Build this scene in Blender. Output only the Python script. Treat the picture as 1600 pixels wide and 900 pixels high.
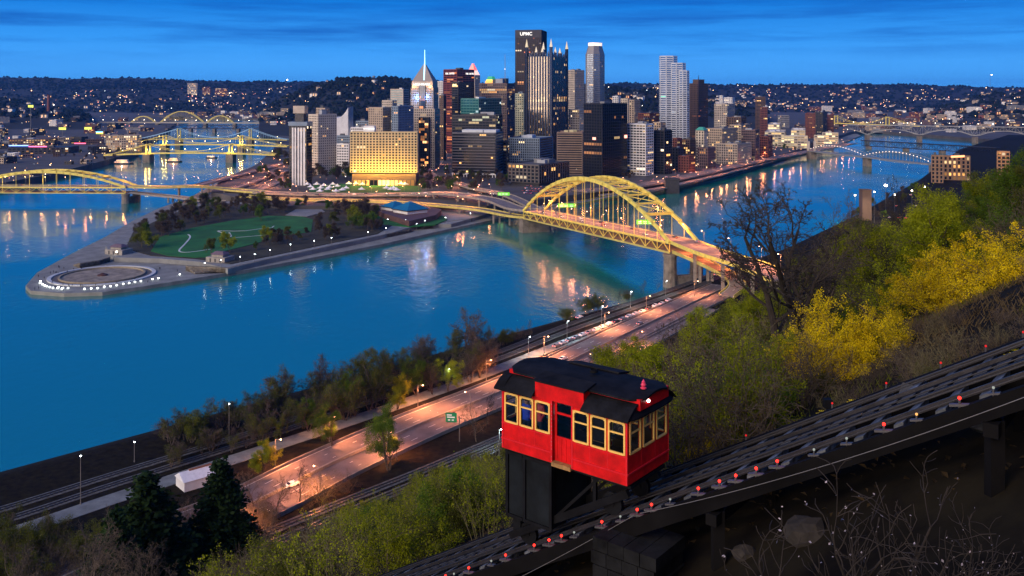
import bpy, bmesh, math, random
import numpy as np
from mathutils import Vector, Matrix, noise as mnoise

random.seed(7); rng = np.random.default_rng(7)
sc = bpy.context.scene
C = sc.collection
for _o in list(bpy.data.objects): bpy.data.objects.remove(_o)

# ------------------------------------------------------------------ camera
F, YH, H = 1430.0, 143.0, 121.0        # focal length in photo pixels, eye-level row, eye height above the river (m)
cam_d = bpy.data.cameras.new('camera'); cam = bpy.data.objects.new('camera', cam_d); C.objects.link(cam)
cam.location = (0, 0, H); cam.rotation_euler = (math.radians(90), 0, 0)
cam_d.sensor_width = 36; cam_d.lens = F / 1600 * 36
cam_d.shift_y = -(450 - YH) / 1600
cam_d.clip_start = 0.1; cam_d.clip_end = 40000
sc.camera = cam

# ------------------------------------------------------------------ world: blue-hour sky, a little afterglow sun low in the west
SUN_AZ = (-0.65, -0.76)                # where the light comes from (behind the camera, to the north-west)
SUN_EL = math.radians(22)
w = bpy.data.worlds.new('World'); sc.world = w; w.use_nodes = True
nt = w.node_tree; N = nt.nodes; Lk = nt.links
for n in list(N): N.remove(n)
out = N.new('ShaderNodeOutputWorld'); bg = N.new('ShaderNodeBackground')
sky = N.new('ShaderNodeTexSky'); sky.sky_type = 'NISHITA'; sky.sun_disc = False
sky.sun_elevation = math.radians(2); sky.sun_rotation = math.atan2(SUN_AZ[0], SUN_AZ[1])
sky.altitude = 300; sky.air_density = 1.0; sky.dust_density = 0.6; sky.ozone_density = 3.0
tc = N.new('ShaderNodeTexCoord'); sx = N.new('ShaderNodeSeparateXYZ'); Lk.new(tc.outputs['Generated'], sx.inputs[0])
ramp = N.new('ShaderNodeValToRGB'); cr = ramp.color_ramp
def lin(r, g, b): return tuple((c/255/12.92 if c <= 10 else ((c/255+.055)/1.055)**2.4) for c in (r, g, b)) + (1,)
cr.elements[0].position = 0.0; cr.elements[0].color = lin(74, 166, 248)
cr.elements[1].position = 1.0; cr.elements[1].color = lin(12, 76, 156)
for p, c in ((0.03, (68, 162, 246)), (0.055, (50, 148, 236)), (0.095, (10, 116, 210)), (0.2, (7, 104, 198)), (0.4, (10, 98, 190))):
    e = cr.elements.new(p); e.color = lin(*c)
Lk.new(sx.outputs['Z'], ramp.inputs[0])
# thin streaks of cloud
mp = N.new('ShaderNodeMapping'); mp.inputs['Scale'].default_value = (2.2, 2.2, 34); mp.inputs['Rotation'].default_value = (0.0, 0.02, 0.3)
Lk.new(tc.outputs['Generated'], mp.inputs[0])
cn = N.new('ShaderNodeTexNoise'); cn.inputs['Scale'].default_value = 2.4; cn.inputs['Detail'].default_value = 6; cn.inputs['Roughness'].default_value = .6
Lk.new(mp.outputs[0], cn.inputs['Vector'])
c2 = N.new('ShaderNodeValToRGB'); c2.color_ramp.elements[0].position = .42; c2.color_ramp.elements[1].position = .72
c2.color_ramp.elements[0].color = (0, 0, 0, 1); c2.color_ramp.elements[1].color = (.85, .85, .85, 1)
Lk.new(cn.outputs['Fac'], c2.inputs[0])
up = N.new('ShaderNodeMapRange'); up.inputs['From Min'].default_value = .02; up.inputs['From Max'].default_value = .07; Lk.new(sx.outputs['Z'], up.inputs[0])
mu = N.new('ShaderNodeMath'); mu.operation = 'MULTIPLY'; Lk.new(c2.outputs[0], mu.inputs[0]); Lk.new(up.outputs[0], mu.inputs[1])
mixc = N.new('ShaderNodeMixRGB'); mixc.inputs[2].default_value = lin(10, 84, 176); Lk.new(mu.outputs[0], mixc.inputs[0]); Lk.new(ramp.outputs[0], mixc.inputs[1])
# the western half: a share of a low-sun Nishita sky (afterglow)
nm = N.new('ShaderNodeMixRGB'); nm.blend_type = 'MULTIPLY'; nm.inputs[0].default_value = 1; nm.inputs[2].default_value = (.004, .004, .004, 1); Lk.new(sky.outputs[0], nm.inputs[1])
add = N.new('ShaderNodeMixRGB'); add.blend_type = 'ADD'; add.inputs[0].default_value = 1
Lk.new(mixc.outputs[0], add.inputs[1]); Lk.new(nm.outputs[0], add.inputs[2])
Lk.new(add.outputs[0], bg.inputs[0]); bg.inputs[1].default_value = 0.80
Lk.new(bg.outputs[0], out.inputs[0])

sun_d = bpy.data.lights.new('sun', 'SUN'); sun = bpy.data.objects.new('sun', sun_d); C.objects.link(sun)
sun_d.energy = 3.1; sun_d.angle = math.radians(54); sun_d.color = (1.0, .76, .56)
_sd = Vector((SUN_AZ[0]*math.cos(SUN_EL), SUN_AZ[1]*math.cos(SUN_EL), math.sin(SUN_EL))).normalized()
sun.rotation_euler = _sd.to_track_quat('Z', 'Y').to_euler()

vs = sc.view_settings; sc.display_settings.display_device = 'sRGB'
vs.view_transform = 'Standard'; vs.look = 'None'; vs.exposure = 0.55; vs.gamma = 1.0; vs.use_curve_mapping = False
cy = sc.cycles; cy.use_denoising = True; cy.max_bounces = 5; cy.diffuse_bounces = 2; cy.glossy_bounces = 3; cy.transmission_bounces = 4; cy.transparent_max_bounces = 6
cy.sample_clamp_indirect = 4; cy.sample_clamp_direct = 0; cy.caustics_reflective = False; cy.caustics_refractive = False; cy.use_light_tree = True; cy.blur_glossy = 0.5

# ------------------------------------------------------------------ pixels of the photograph -> points of the place
def G(px, py, z=0.0):                   # the point of the level z seen at that pixel
    Y = (H - z) * F / (py - YH); return Vector(((px - 800) / F * Y, Y, z))
def AT(px, py, Y):                      # the point at depth Y
    return Vector(((px - 800) / F * Y, Y, H + (YH - py) / F * Y))
def XA(px, Y): return (px - 800) / F * Y
def ZA(py, Y): return H + (YH - py) / F * Y

# ------------------------------------------------------------------ materials
MATS = {}
def mat(name, col, rough=.7, metal=0.0, var=.18, scale=.6, bump=0.0, spec=.4, emit=None, estr=0.0, vary=0.0, sample=False, detail=5, col2=None):
    if name in MATS: return MATS[name]
    m = bpy.data.materials.new(name); m.use_nodes = True; t = m.node_tree; n = t.nodes; l = t.links
    b = n['Principled BSDF']; b.inputs['Roughness'].default_value = rough; b.inputs['Metallic'].default_value = metal
    b.inputs['Specular IOR Level'].default_value = spec
    if var > 0 or col2:
        tcn = n.new('ShaderNodeTexCoord'); no = n.new('ShaderNodeTexNoise'); no.inputs['Scale'].default_value = scale; no.inputs['Detail'].default_value = detail; no.inputs['Roughness'].default_value = .65
        l.new(tcn.outputs['Object'], no.inputs['Vector'])
        r = n.new('ShaderNodeValToRGB'); l.new(no.outputs['Fac'], r.inputs[0])
        c1 = tuple(max(0, c*(1-var)) for c in col) + (1,)
        c2_ = (tuple(col2) if col2 else tuple(c*(1+var) for c in col)) + (1,)
        r.color_ramp.elements[0].position = .34; r.color_ramp.elements[0].color = c1
        r.color_ramp.elements[1].position = .66; r.color_ramp.elements[1].color = c2_
        src = r.outputs[0]
        if vary > 0:
            oi = n.new('ShaderNodeObjectInfo'); mr = n.new('ShaderNodeMapRange'); mr.inputs['To Min'].default_value = 1-vary; mr.inputs['To Max'].default_value = 1+vary
            l.new(oi.outputs['Random'], mr.inputs[0]); hs = n.new('ShaderNodeHueSaturation'); l.new(mr.outputs[0], hs.inputs['Value']); l.new(src, hs.inputs['Color'])
            src = hs.outputs[0]
        l.new(src, b.inputs['Base Color'])
        if bump > 0:
            bn = n.new('ShaderNodeBump'); bn.inputs['Strength'].default_value = bump; bn.inputs['Distance'].default_value = .05
            l.new(no.outputs['Fac'], bn.inputs['Height']); l.new(bn.outputs[0], b.inputs['Normal'])
    else: b.inputs['Base Color'].default_value = tuple(col) + (1,)
    if emit:
        b.inputs['Emission Color'].default_value = tuple(emit) + (1,); b.inputs['Emission Strength'].default_value = estr
    m.cycles.emission_sampling = 'AUTO' if sample else 'NONE'
    MATS[name] = m; return m
def leafmat(name, col, var=.35, trans=.35, vary=.2, scale=.9, col2=None):
    if name in MATS: return MATS[name]
    m = mat(name, col, rough=.65, var=var, scale=scale, vary=vary, spec=.06, detail=3, col2=col2)
    t = m.node_tree; n = t.nodes; l = t.links; b = n['Principled BSDF']
    tr = n.new('ShaderNodeBsdfTranslucent'); mx = n.new('ShaderNodeMixShader'); mx.inputs[0].default_value = trans
    l.new(b.inputs['Base Color'].links[0].from_socket, tr.inputs[0]); l.new(b.outputs[0], mx.inputs[1]); l.new(tr.outputs[0], mx.inputs[2]); l.new(mx.outputs[0], n['Material Output'].inputs[0])
    return m
def glow(name, col, s):                 # a lamp's own shining glass
    return mat(name, tuple(.12*c for c in col), var=0, emit=col, estr=s)

# ------------------------------------------------------------------ mesh builder
class MB:
    def __init__(s): s.v = []; s.f = []; s.m = []; s.c = []; s.mi = 0; s.col = (0, 0, 0, 1)
    def add(s, verts, faces):
        o = len(s.v); s.v.extend([tuple(p) for p in verts])
        for f in faces: s.f.append(tuple(i + o for i in f)); s.m.append(s.mi); s.c.append(s.col)
    def quad(s, a, b, c, d): s.add([a, b, c, d], [(0, 1, 2, 3)])
    def hexa(s, p):                     # 8 corners: bottom 0-3 ccw, top 4-7
        s.add(p, [(3, 2, 1, 0), (4, 5, 6, 7), (0, 1, 5, 4), (1, 2, 6, 5), (2, 3, 7, 6), (3, 0, 4, 7)])
    def box(s, x0, x1, y0, y1, z0, z1, M=None):
        p = [(x0, y0, z0), (x1, y0, z0), (x1, y1, z0), (x0, y1, z0), (x0, y0, z1), (x1, y0, z1), (x1, y1, z1), (x0, y1, z1)]
        if M is not None: p = [tuple(M @ Vector(q)) for q in p]
        s.hexa(p)
    def prism(s, poly, z0, z1, top=None, cap=True):
        n = len(poly); tp = top or poly
        s.add([(p[0], p[1], z0) for p in poly] + [(p[0], p[1], z1) for p in tp],
              [(i, (i+1) % n, n+(i+1) % n, n+i) for i in range(n)] + ([tuple(range(n, 2*n))] if cap else []))
    def beam(s, p, q, w, h=None, up=(0, 0, 1)):
        p = Vector(p); q = Vector(q); h = h or w; d = q - p
        if d.length < 1e-6: return
        d.normalize(); u = Vector(up); r = d.cross(u)
        if r.length < 1e-4: r = d.cross(Vector((1, 0, 0)))
        r.normalize(); u = r.cross(d); a = r*w/2; b = u*h/2
        s.hexa([p-a-b, p+a-b, q+a-b, q-a-b, p-a+b, p+a+b, q+a+b, q-a+b])
    def tube(s, p, q, r0, r1=None, n=6, caps=True):
        p = Vector(p); q = Vector(q); r1 = r0 if r1 is None else r1; d = q - p
        if d.length < 1e-6: return
        d.normalize(); a = d.orthogonal().normalized(); b = d.cross(a)
        ang = [2*math.pi*i/n for i in range(n)]
        s.add([p+(a*math.cos(t)+b*math.sin(t))*r0 for t in ang] + [q+(a*math.cos(t)+b*math.sin(t))*r1 for t in ang],
              [(i, (i+1) % n, n+(i+1) % n, n+i) for i in range(n)] + ([tuple(range(n-1, -1, -1)), tuple(range(n, 2*n))] if caps else []))
    def path(s, pts, r, n=5):
        for a, b in zip(pts[:-1], pts[1:]): s.tube(a, b, r, r, n)
    def ball(s, c, r, n=8, m=5, sz=1.0):
        vs_ = [(c[0], c[1], c[2]-r*sz)]; fs = []
        for j in range(1, m):
            t = math.pi*j/m - math.pi/2
            for i in range(n):
                a = 2*math.pi*i/n; vs_.append((c[0]+r*math.cos(t)*math.cos(a), c[1]+r*math.cos(t)*math.sin(a), c[2]+r*sz*math.sin(t)))
        vs_.append((c[0], c[1], c[2]+r*sz))
        for i in range(n):
            fs.append((0, 1+(i+1) % n, 1+i)); fs.append((len(vs_)-1, 1+(m-2)*n+i, 1+(m-2)*n+(i+1) % n))
            for j in range(m-2): fs.append((1+j*n+i, 1+j*n+(i+1) % n, 1+(j+1)*n+(i+1) % n, 1+(j+1)*n+i))
        s.add(vs_, fs)
    def lathe(s, prof, n=12, c=(0, 0, 0)):
        o = []; fs = []
        for r, z in prof:
            for i in range(n): a = 2*math.pi*i/n; o.append((c[0]+r*math.cos(a), c[1]+r*math.sin(a), c[2]+z))
        for j in range(len(prof)-1):
            for i in range(n): fs.append((j*n+i, j*n+(i+1) % n, (j+1)*n+(i+1) % n, (j+1)*n+i))
        fs.append(tuple(range(n-1, -1, -1))); fs.append(tuple((len(prof)-1)*n+i for i in range(n)))
        s.add(o, fs)
    def mesh(s, name, mats, off=(0, 0, 0), smooth=False, lit=False):
        me = bpy.data.meshes.new(name)
        vv = np.array(s.v, dtype=np.float64).reshape(-1, 3) - np.array(off)
        me.from_pydata(vv.tolist(), [], s.f)
        for m in (mats if isinstance(mats, (list, tuple)) else [mats]): me.materials.append(m)
        if isinstance(mats, (list, tuple)) and len(mats) > 1: me.polygons.foreach_set('material_index', np.array(s.m, dtype=np.int32))
        if lit:
            a = me.attributes.new('lit', 'FLOAT_COLOR', 'FACE'); a.data.foreach_set('color', np.array(s.c, dtype=np.float32).ravel())
        if smooth: me.polygons.foreach_set('use_smooth', np.ones(len(me.polygons), dtype=bool))
        me.update(); return me
    def build(s, name, mats, parent=None, smooth=False, lit=False, stuff=False, local=False):
        off = (0, 0, 0) if (parent is None or local) else tuple(root_loc(parent))
        o = bpy.data.objects.new(name, s.mesh(name, mats, off, smooth, lit)); C.objects.link(o)
        if parent: o.parent = parent
        if stuff: o['kind'] = 'stuff'
        return o
def root_loc(o):
    l = Vector((0, 0, 0))
    while o is not None: l += o.location; o = o.parent
    return l
def tag(o, label, cat, group=None):
    o['label'] = label; o['category'] = cat
    if group: o['group'] = group
    return o
def thing(name, label, cat, loc=(0, 0, 0), group=None, rz=0):
    o = bpy.data.objects.new(name, None); o.empty_display_size = .5; C.objects.link(o); o.location = loc; o.rotation_euler = (0, 0, rz)
    return tag(o, label, cat, group)
def struct(o): o['kind'] = 'structure'; return o
def copy_tree(o, loc=None, rz=None, scale=None, label=None, parent=None):
    c = o.copy(); C.objects.link(c); c.parent = parent
    if loc is not None: c.location = loc
    if rz is not None: c.rotation_euler = (c.rotation_euler[0], c.rotation_euler[1], rz)
    if scale is not None: c.scale = (scale,)*3 if not hasattr(scale, '__len__') else scale
    if label: c['label'] = label
    for ch in o.children: copy_tree(ch, parent=c)
    return c
def point_light(loc, power, col, r=.4, parent=None, name='lamp_light'):
    d = bpy.data.lights.new(name, 'POINT'); d.energy = power; d.color = col; d.shadow_soft_size = r
    o = bpy.data.objects.new(name, d); C.objects.link(o)
    if parent: o.parent = parent; o.location = Vector(loc) - root_loc(parent)
    else: o.location = loc
    return o

# ------------------------------------------------------------------ the lie of the land
SHORE = [Vector((-1200, -790)), Vector((-159.5, 285)), Vector((95, 546)), Vector((205, 690)), Vector((330, 880)), Vector((540, 1220)), Vector((900, 1850)), Vector((1700, 3000))]
def shore_dist(x, y):                   # metres inland from the near bank (positive on the hill side)
    best = 1e9; p = Vector((x, y)); sg = 1
    for a, b in zip(SHORE[:-1], SHORE[1:]):
        d = b - a; t = max(0, min(1, (p-a).dot(d)/d.length_squared)); q = a + d*t; r = p - q
        if r.length < best: best = r.length; sg = 1 if (d.x*r.y - d.y*r.x) < 0 else -1
    return best*sg
SLOPE = .575; FOOT = 128.0; FLAT = 9.0
def hill_z(x, y, rough=True):
    d = shore_dist(x, y)
    if d < 4: return -6 + 0.0*d if d < -2 else -6 + (d+2)/6*10
    if d < 20: return 4 + (d-4)/16*(FLAT-4)
    if d < FOOT: return FLAT
    k = d - FOOT; z = FLAT + SLOPE*k - (3.0*(1-math.exp(-k/12)))*0.6 + 2.6*max(0, min(1, (k-80)/70))
    if z > H+4: z = H+4 + (z-H-4)*.12
    # near the funicular the slope keeps to the plane of its track, hollowed on the viewer's side
    if -60 < y < 230 and k > 12:
        dx, dy = x-2.257, y-28.47; uu = .782*dx-.624*dy; q = .624*dx+.782*dy
        zt = (H-11.4)-.75+.585*(uu-2.325); off = 1.0 + 2.6*max(0, min(1, (3.5-q)/7)) - .9*max(0, min(1, (-10-q)/8))
        zz = min(zt-off, H+3); wt = max(0, min(1, (k-12)/40))*max(0, min(1, (230-y)/110)); z = z*(1-wt)+zz*wt
    if rough: z += 1.1*mnoise.noise(Vector((x*.05, y*.05, 0)))*min(1, k/25) + .35*mnoise.noise(Vector((x*.22, y*.22, 3)))*min(1, k/10)
    return z
# ================================================================== THE SETTING
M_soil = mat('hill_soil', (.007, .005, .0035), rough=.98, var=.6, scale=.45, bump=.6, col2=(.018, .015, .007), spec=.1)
# near hillside
def hill():
    U = Vector((.698, .716)); Nn = Vector((.716, -.698)); O = Vector((-159.5, 285))
    ss = np.concatenate([np.arange(-140, 60, 10), np.arange(60, 330, 3.0), np.arange(330, 900, 12), np.arange(900, 2600, 50)])
    dd = np.concatenate([np.arange(-12, 24, 4), np.arange(24, 130, 15), np.arange(128, 345, 2.6), np.arange(345, 420, 15), [470, 560, 700, 900]])
    mb = MB(); nS, nD = len(ss), len(dd)
    vs_ = []
    for s_ in ss:
        for d_ in dd:
            # bend the strip along the bank
            k = max(0, s_-364); ang = -.22*min(1, k/500)
            base = O + U*min(s_, 364)
            if k > 0:
                dir2 = Vector((U.x*math.cos(ang) - U.y*math.sin(ang), U.x*math.sin(ang) + U.y*math.cos(ang)))
                # follow the shore polyline
                rest = k; pts = SHORE[2:]
                for a, b in zip(pts[:-1], pts[1:]):
                    L_ = (b-a).length
                    if rest <= L_ or b is pts[-1]: base = a + (b-a).normalized()*rest; dd_ = (b-a).normalized(); break
                    rest -= L_
                nn = Vector((dd_.y, -dd_.x))
                nn = (Nn*(max(0, 1-k/150)) + nn*min(1, k/150)).normalized()
            else: nn = Nn
            p = base + nn*float(d_); vs_.append((p.x, p.y, hill_z(p.x, p.y)))
    mb.add(vs_, [(i*nD+j, (i+1)*nD+j, (i+1)*nD+j+1, i*nD+j+1) for i in range(nS-1) for j in range(nD-1)])
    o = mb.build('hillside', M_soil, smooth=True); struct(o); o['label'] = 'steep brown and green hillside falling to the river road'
hill()

# river
def water_mat():
    m = bpy.data.materials.new('river_water'); m.use_nodes = True; t = m.node_tree; n = t.nodes; l = t.links; b = n['Principled BSDF']
    b.inputs['Base Color'].default_value = (.005, .165, .15, 1); b.inputs['Roughness'].default_value = .09; b.inputs['IOR'].default_value = 2.2; b.inputs['Specular IOR Level'].default_value = .8
    tcn = n.new('ShaderNodeTexCoord'); mpn = n.new('ShaderNodeMapping'); mpn.inputs['Rotation'].default_value = (0, 0, .5); mpn.inputs['Scale'].default_value = (1, .6, 1)
    l.new(tcn.outputs['Object'], mpn.inputs[0])
    a = n.new('ShaderNodeTexNoise'); a.inputs['Scale'].default_value = .22; a.inputs['Detail'].default_value = 4; a.inputs['Roughness'].default_value = .6
    l.new(mpn.outputs[0], a.inputs['Vector'])
    bp = n.new('ShaderNodeBump'); bp.inputs['Strength'].default_value = .22; bp.inputs['Distance'].default_value = .9
    l.new(a.outputs['Fac'], bp.inputs['Height']); l.new(bp.outputs[0], b.inputs['Normal'])
    c = n.new('ShaderNodeTexNoise'); c.inputs['Scale'].default_value = .012; c.inputs['Detail'].default_value = 3; l.new(tcn.outputs['Object'], c.inputs['Vector'])
    mr = n.new('ShaderNodeMapRange'); mr.inputs['From Min'].default_value = .35; mr.inputs['From Max'].default_value = .65; mr.inputs['To Min'].default_value = .06; mr.inputs['To Max'].default_value = .14
    l.new(c.outputs['Fac'], mr.inputs[0]); l.new(mr.outputs[0], b.inputs['Roughness'])
    m2 = n.new('ShaderNodeMapRange'); m2.inputs['From Min'].default_value = .35; m2.inputs['From Max'].default_value = .65; m2.inputs['To Min'].default_value = .10; m2.inputs['To Max'].default_value = .36
    l.new(c.outputs['Fac'], m2.inputs[0]); l.new(m2.outputs[0], bp.inputs['Strength'])
    return m
M_water = water_mat()
mb = MB(); mb.quad((-9000, -2000, 0), (9000, -2000, 0), (9000, 16000, 0), (-9000, 16000, 0))
struct(mb.build('river', M_water))['label'] = 'wide blue river water with soft ripples'

# ---- the point of land between the rivers
M_conc = mat('quay_concrete', (.20, .21, .19), rough=.85, var=.25, scale=.12, bump=.2)
M_concd = mat('quay_face', (.07, .075, .07), rough=.9, var=.3, scale=.3)
M_lawn = mat('park_lawn', (.010, .115, .022), rough=.95, var=.35, scale=.05, detail=8)
M_city = mat('city_ground', (.07, .068, .066), rough=.9, var=.3, scale=.03)
M_stone = mat('bank_stone', (.16, .145, .11), rough=.9, var=.45, scale=.5, bump=.4)
south = [(48, 460), (100, 464), (160, 462), (230, 452), (300, 441), (400, 424), (500, 405), (600, 385), (700, 362), (757, 350), (812, 338), (900, 322), (1020, 303), (1120, 282), (1240, 246), (1300, 232), (1345, 213), (1322, 203), (1308, 196)]
north = [(40, 452), (58, 431), (110, 402), (165, 374), (205, 350), (250, 328), (300, 310), (345, 284), (395, 262), (430, 240), (440, 226), (442, 206)]
cityp = [G(*p) for p in south] + [Vector((2200, 4200, 0)), Vector((2200, 5200, 0)), Vector((-1700, 5200, 0)), Vector((-1250, 4300, 0))] + [G(*p) for p in reversed(north)]
mb = MB(); mb.prism(cityp, -3, 2.2); o = struct(mb.build('point_quay', [M_conc]))
o['label'] = 'low concrete quay round the park at the point'
# city plate, higher, set back from the bank
cp = [G(760, 322, 9), G(900, 304, 9), G(1020, 287, 9), G(1120, 268, 9), G(1240, 236, 9), G(1330, 206, 9)]
plate = cp + [Vector((2150, 4200, 9)), Vector((2150, 5100, 9)), Vector((-1650, 5100, 9)), Vector((-1150, 4200, 9))] + [G(436, 222, 9), G(424, 236, 9), G(400, 258, 9), G(345, 280, 9), G(330, 300, 9), G(440, 322, 9), G(600, 322, 9)]
mb = MB(); mb.prism(plate, 1, 9); struct(mb.build('city_ground', M_city))['label'] = 'street level ground of the downtown'

# far country: valley floor and wooded ridges to the horizon
M_ridge = mat('wooded_ridge', (.010, .014, .016), rough=1, var=.5, scale=.012, detail=8)
def far_land(name, cols, rows, label, nz=6, seed=0, sub=8):
    """cols: photo columns; rows: list of (depth, [row y at each column] or height z)"""
    px = np.linspace(cols[0], cols[-1], (len(cols)-1)*sub+1); mb = MB(); nC = len(px); vs_ = []; nR = 0
    depths = []
    for (d0, r0), (d1, r1) in zip(rows[:-1], rows[1:]):
        k = max(2, int((d1-d0)/120));
        for i in range(k): depths.append((d0+(d1-d0)*i/k, r0, r1, i/k))
    depths.append((rows[-1][0], rows[-1][1], rows[-1][1], 0))
    for d, r0, r1, t in depths:
        nR += 1; t2 = t*t*(3-2*t)
        for p in px:
            z0 = np.interp(p, cols, r0[0]) if isinstance(r0, tuple) else r0
            z1 = np.interp(p, cols, r1[0]) if isinstance(r1, tuple) else r1
            z = z0*(1-t2) + z1*t2
            x = XA(p, d); z += nz*(mnoise.fractal(Vector((x*.004, d*.004, seed)), 1, 2, 5))*(.3+.7*min(1, max(0, z)/60))
            vs_.append((x, d, max(z, 3 if z > 0 else z)))
    mb.add(vs_, [(j*nC+i, j*nC+i+1, (j+1)*nC+i+1, (j+1)*nC+i) for j in range(nR-1) for i in range(nC-1)])
    o = struct(mb.build(name, M_ridge, smooth=True)); o['label'] = label; return o
def rowz(cols, ys, d): return ([ZA(y, d) for y in ys],)
cl = [-500, 0, 60, 130, 200, 260, 330, 400, 450, 520, 560, 600, 640, 700, 800, 950, 1100, 1200, 1350, 1500, 1600, 2100]
sk = [118, 121, 122, 124, 123, 125, 127, 128, 129, 128, 127, 127, 128, 129, 130, 131, 133, 133, 132, 135, 138, 142]
far_land('far_ridge', cl, [(4700, -4.0), (5000, 14.0), (5600, rowz(cl, [y+26 for y in sk], 5600)), (7000, rowz(cl, sk, 7000)), (9000, rowz(cl, [y+3 for y in sk], 9000)), (12000, 120.0)], 'long dark wooded ridge closing the valley', nz=14, seed=1)
# Herron-like hump behind the towers, and the slope on its city side
cl2 = [405, 440, 470, 500, 530, 560, 600, 640, 680, 720, 800, 900, 950, 1000, 1080, 1140, 1200]
hz = [176, 150, 140, 131, 125, 123, 122, 124, 126, 129, 132, 132, 136, 140, 146, 155, 176]
far_land('wooded_hill', cl2, [(2300, 8.0), (2500, 18.0), (2900, rowz(cl2, [min(180, y+38) for y in hz], 2900)), (3500, rowz(cl2, hz, 3500)), (4300, rowz(cl2, [y+8 for y in hz], 4300)), (4900, -2.0)], 'dark wooded hill rising behind the downtown towers', nz=12, seed=2)
# north side: flat then rising
nshore = [(-420, 372), (-160, 322), (0, 297), (74, 283), (130, 268), (180, 254), (211, 245), (230, 228), (262, 207), (276, 195), (270, 189)]
npoly = [G(*p) for p in nshore] + [Vector((-1900, 4600, 0)), Vector((-2500, 5600, 0)), Vector((-6000, 5600, 0)), Vector((-3000, 1000, 0)), Vector((-1100, 600, 0))]
mb = MB(); mb.prism(npoly, -3, 8.5); struct(mb.build('north_bank', M_city))['label'] = 'flat north bank ground with streets'
cl3 = [-900, -400, -100, 0, 60, 110, 140]
far_land('north_hill', cl3, [(2700, 7.0), (3100, rowz(cl3, [150, 152, 160, 168, 175, 178, 182], 3100)), (3700, rowz(cl3, [128, 132, 144, 152, 163, 171, 180], 3700)), (4600, 6.0)], 'dark hill on the north bank with house lights', nz=10, seed=5)
# flats beyond the Allegheny bend and the south side flats
fl = [G(255, 186, 0), G(300, 178, 0), G(420, 176, 0)]
mb = MB(); mb.prism([Vector((XA(150, 4900), 4900, 0)), Vector((XA(300, 4000), 4000, 0)), Vector((XA(450, 3800), 3800, 0)), Vector((XA(470, 6200), 6200, 0)), Vector((XA(-300, 6500), 6500, 0)), Vector((XA(-200, 5300), 5300, 0))], -3, 7); struct(mb.build('river_flats', M_city))['label'] = 'low built-up flats beyond the far bend of the river'
ss_ = [Vector((XA(1352, 2700), 2700, 0)), Vector((XA(1600, 2050), 2050, 0)), Vector((XA(1900, 1900), 1900, 0)), Vector((XA(2300, 4200), 4200, 0)), Vector((XA(1900, 6400), 6400, 0)), Vector((XA(1250, 6400), 6400, 0)), Vector((XA(1290, 4600), 4600, 0)), Vector((XA(1345, 3300), 3300, 0))]
mb = MB(); mb.prism(ss_, -3, 8); struct(mb.build('south_flats', M_city))['label'] = 'flat built-up ground across the far river'
cl4 = [1440, 1480, 1520, 1560, 1600, 1700, 2000]
far_land('south_hill', cl4, [(2500, 6.0), (3000, rowz(cl4, [205, 195, 185, 176, 170, 160, 150], 3000)), (3800, rowz(cl4, [180, 165, 152, 145, 142, 138, 130], 3800)), (5000, 6.0)], 'dark hillside with houses above the south flats', nz=10, seed=9)
# ================================================================== THE FUNICULAR
CU = Vector((.782, -.624, 0)); CV = Vector((.624, .782, 0)); FZ = H - 11.4        # uphill, across (away from the viewer), floor height
_A = Vector((-.027*11.4, 2.572*11.4, 0)); CL, CW = 4.65, 2.40
CC = _A + CU*CL/2 + CV*CW/2; CC.z = FZ
CM = Matrix(((CU.x, CV.x, 0, 0), (CU.y, CV.y, 0, 0), (0, 0, 1, 0), (0, 0, 0, 1)))     # car axes -> world axes
TS = .585                                                                          # track gradient
def TZ(u): return FZ - .75 + TS*(u - CL/2)                                          # top of rail below/above the car
def TP(u, q, dz=0.0): p = CC + CU*u + CV*q; return Vector((p.x, p.y, TZ(u) + dz))

M_red = mat('car_red_paint', (.52, .004, .006), rough=.5, var=.30, scale=2.2, bump=.15, spec=.22)
M_trim = mat('car_red_moulding', (.60, .012, .02), rough=.35, var=.1, scale=3)
M_yel = mat('window_frame_yellow', (.80, .52, .13), rough=.45, var=.12, scale=4)
M_roof = mat('car_roof_tar', (.008, .009, .012), rough=.8, var=.6, scale=1.2, bump=.3, spec=.12)
M_iron = mat('undercarriage_iron', (.005, .006, .008), rough=.7, spec=.1, var=.4, scale=1.5, bump=.2)
M_ironl = mat('undercarriage_panel', (.006, .009, .012), rough=.65, spec=.12, var=.5, scale=1.2, bump=.2)
M_ins = mat('car_interior', (.018, .013, .010), rough=.8, var=.2)
M_sill = mat('door_sill_wood', (.30, .17, .06), rough=.7, var=.3, scale=6)
def glass_mat():
    m = bpy.data.materials.new('window_glass'); m.use_nodes = True; t = m.node_tree; n = t.nodes; l = t.links
    for x in list(n):
        if x.type != 'OUTPUT_MATERIAL': n.remove(x)
    tr = n.new('ShaderNodeBsdfTransparent'); tr.inputs[0].default_value = (.75, .8, .85, 1); gl = n.new('ShaderNodeBsdfGlossy'); gl.inputs['Roughness'].default_value = .03
    fr = n.new('ShaderNodeFresnel'); fr.inputs[0].default_value = 1.5; mx = n.new('ShaderNodeMixShader')
    l.new(fr.outputs[0], mx.inputs[0]); l.new(tr.outputs[0], mx.inputs[1]); l.new(gl.outputs[0], mx.inputs[2]); l.new(mx.outputs[0], n['Material Output'].inputs[0]); return m
M_glass = glass_mat()
car = thing('funicular_car', 'red funicular car with yellow window frames and black roof climbing the track', 'funicular car', CC, rz=math.atan2(CU.y, CU.x))
hx, hy = CL/2, CW/2
WZ0, WZ1, EZ = .87, 1.80, 2.02
def part(name, m, mb, par=car, **k): return mb.build(name, m, par, local=True, **k)
side_w = [(.024, .140), (.155, .268), (.286, .406), (.594, .714), (.730, .846), (.863, .985)]
side_w = [(a*CL-hx, b*CL-hx) for a, b in side_w]
d0, d1 = .425*CL-hx, .578*CL-hx
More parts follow.
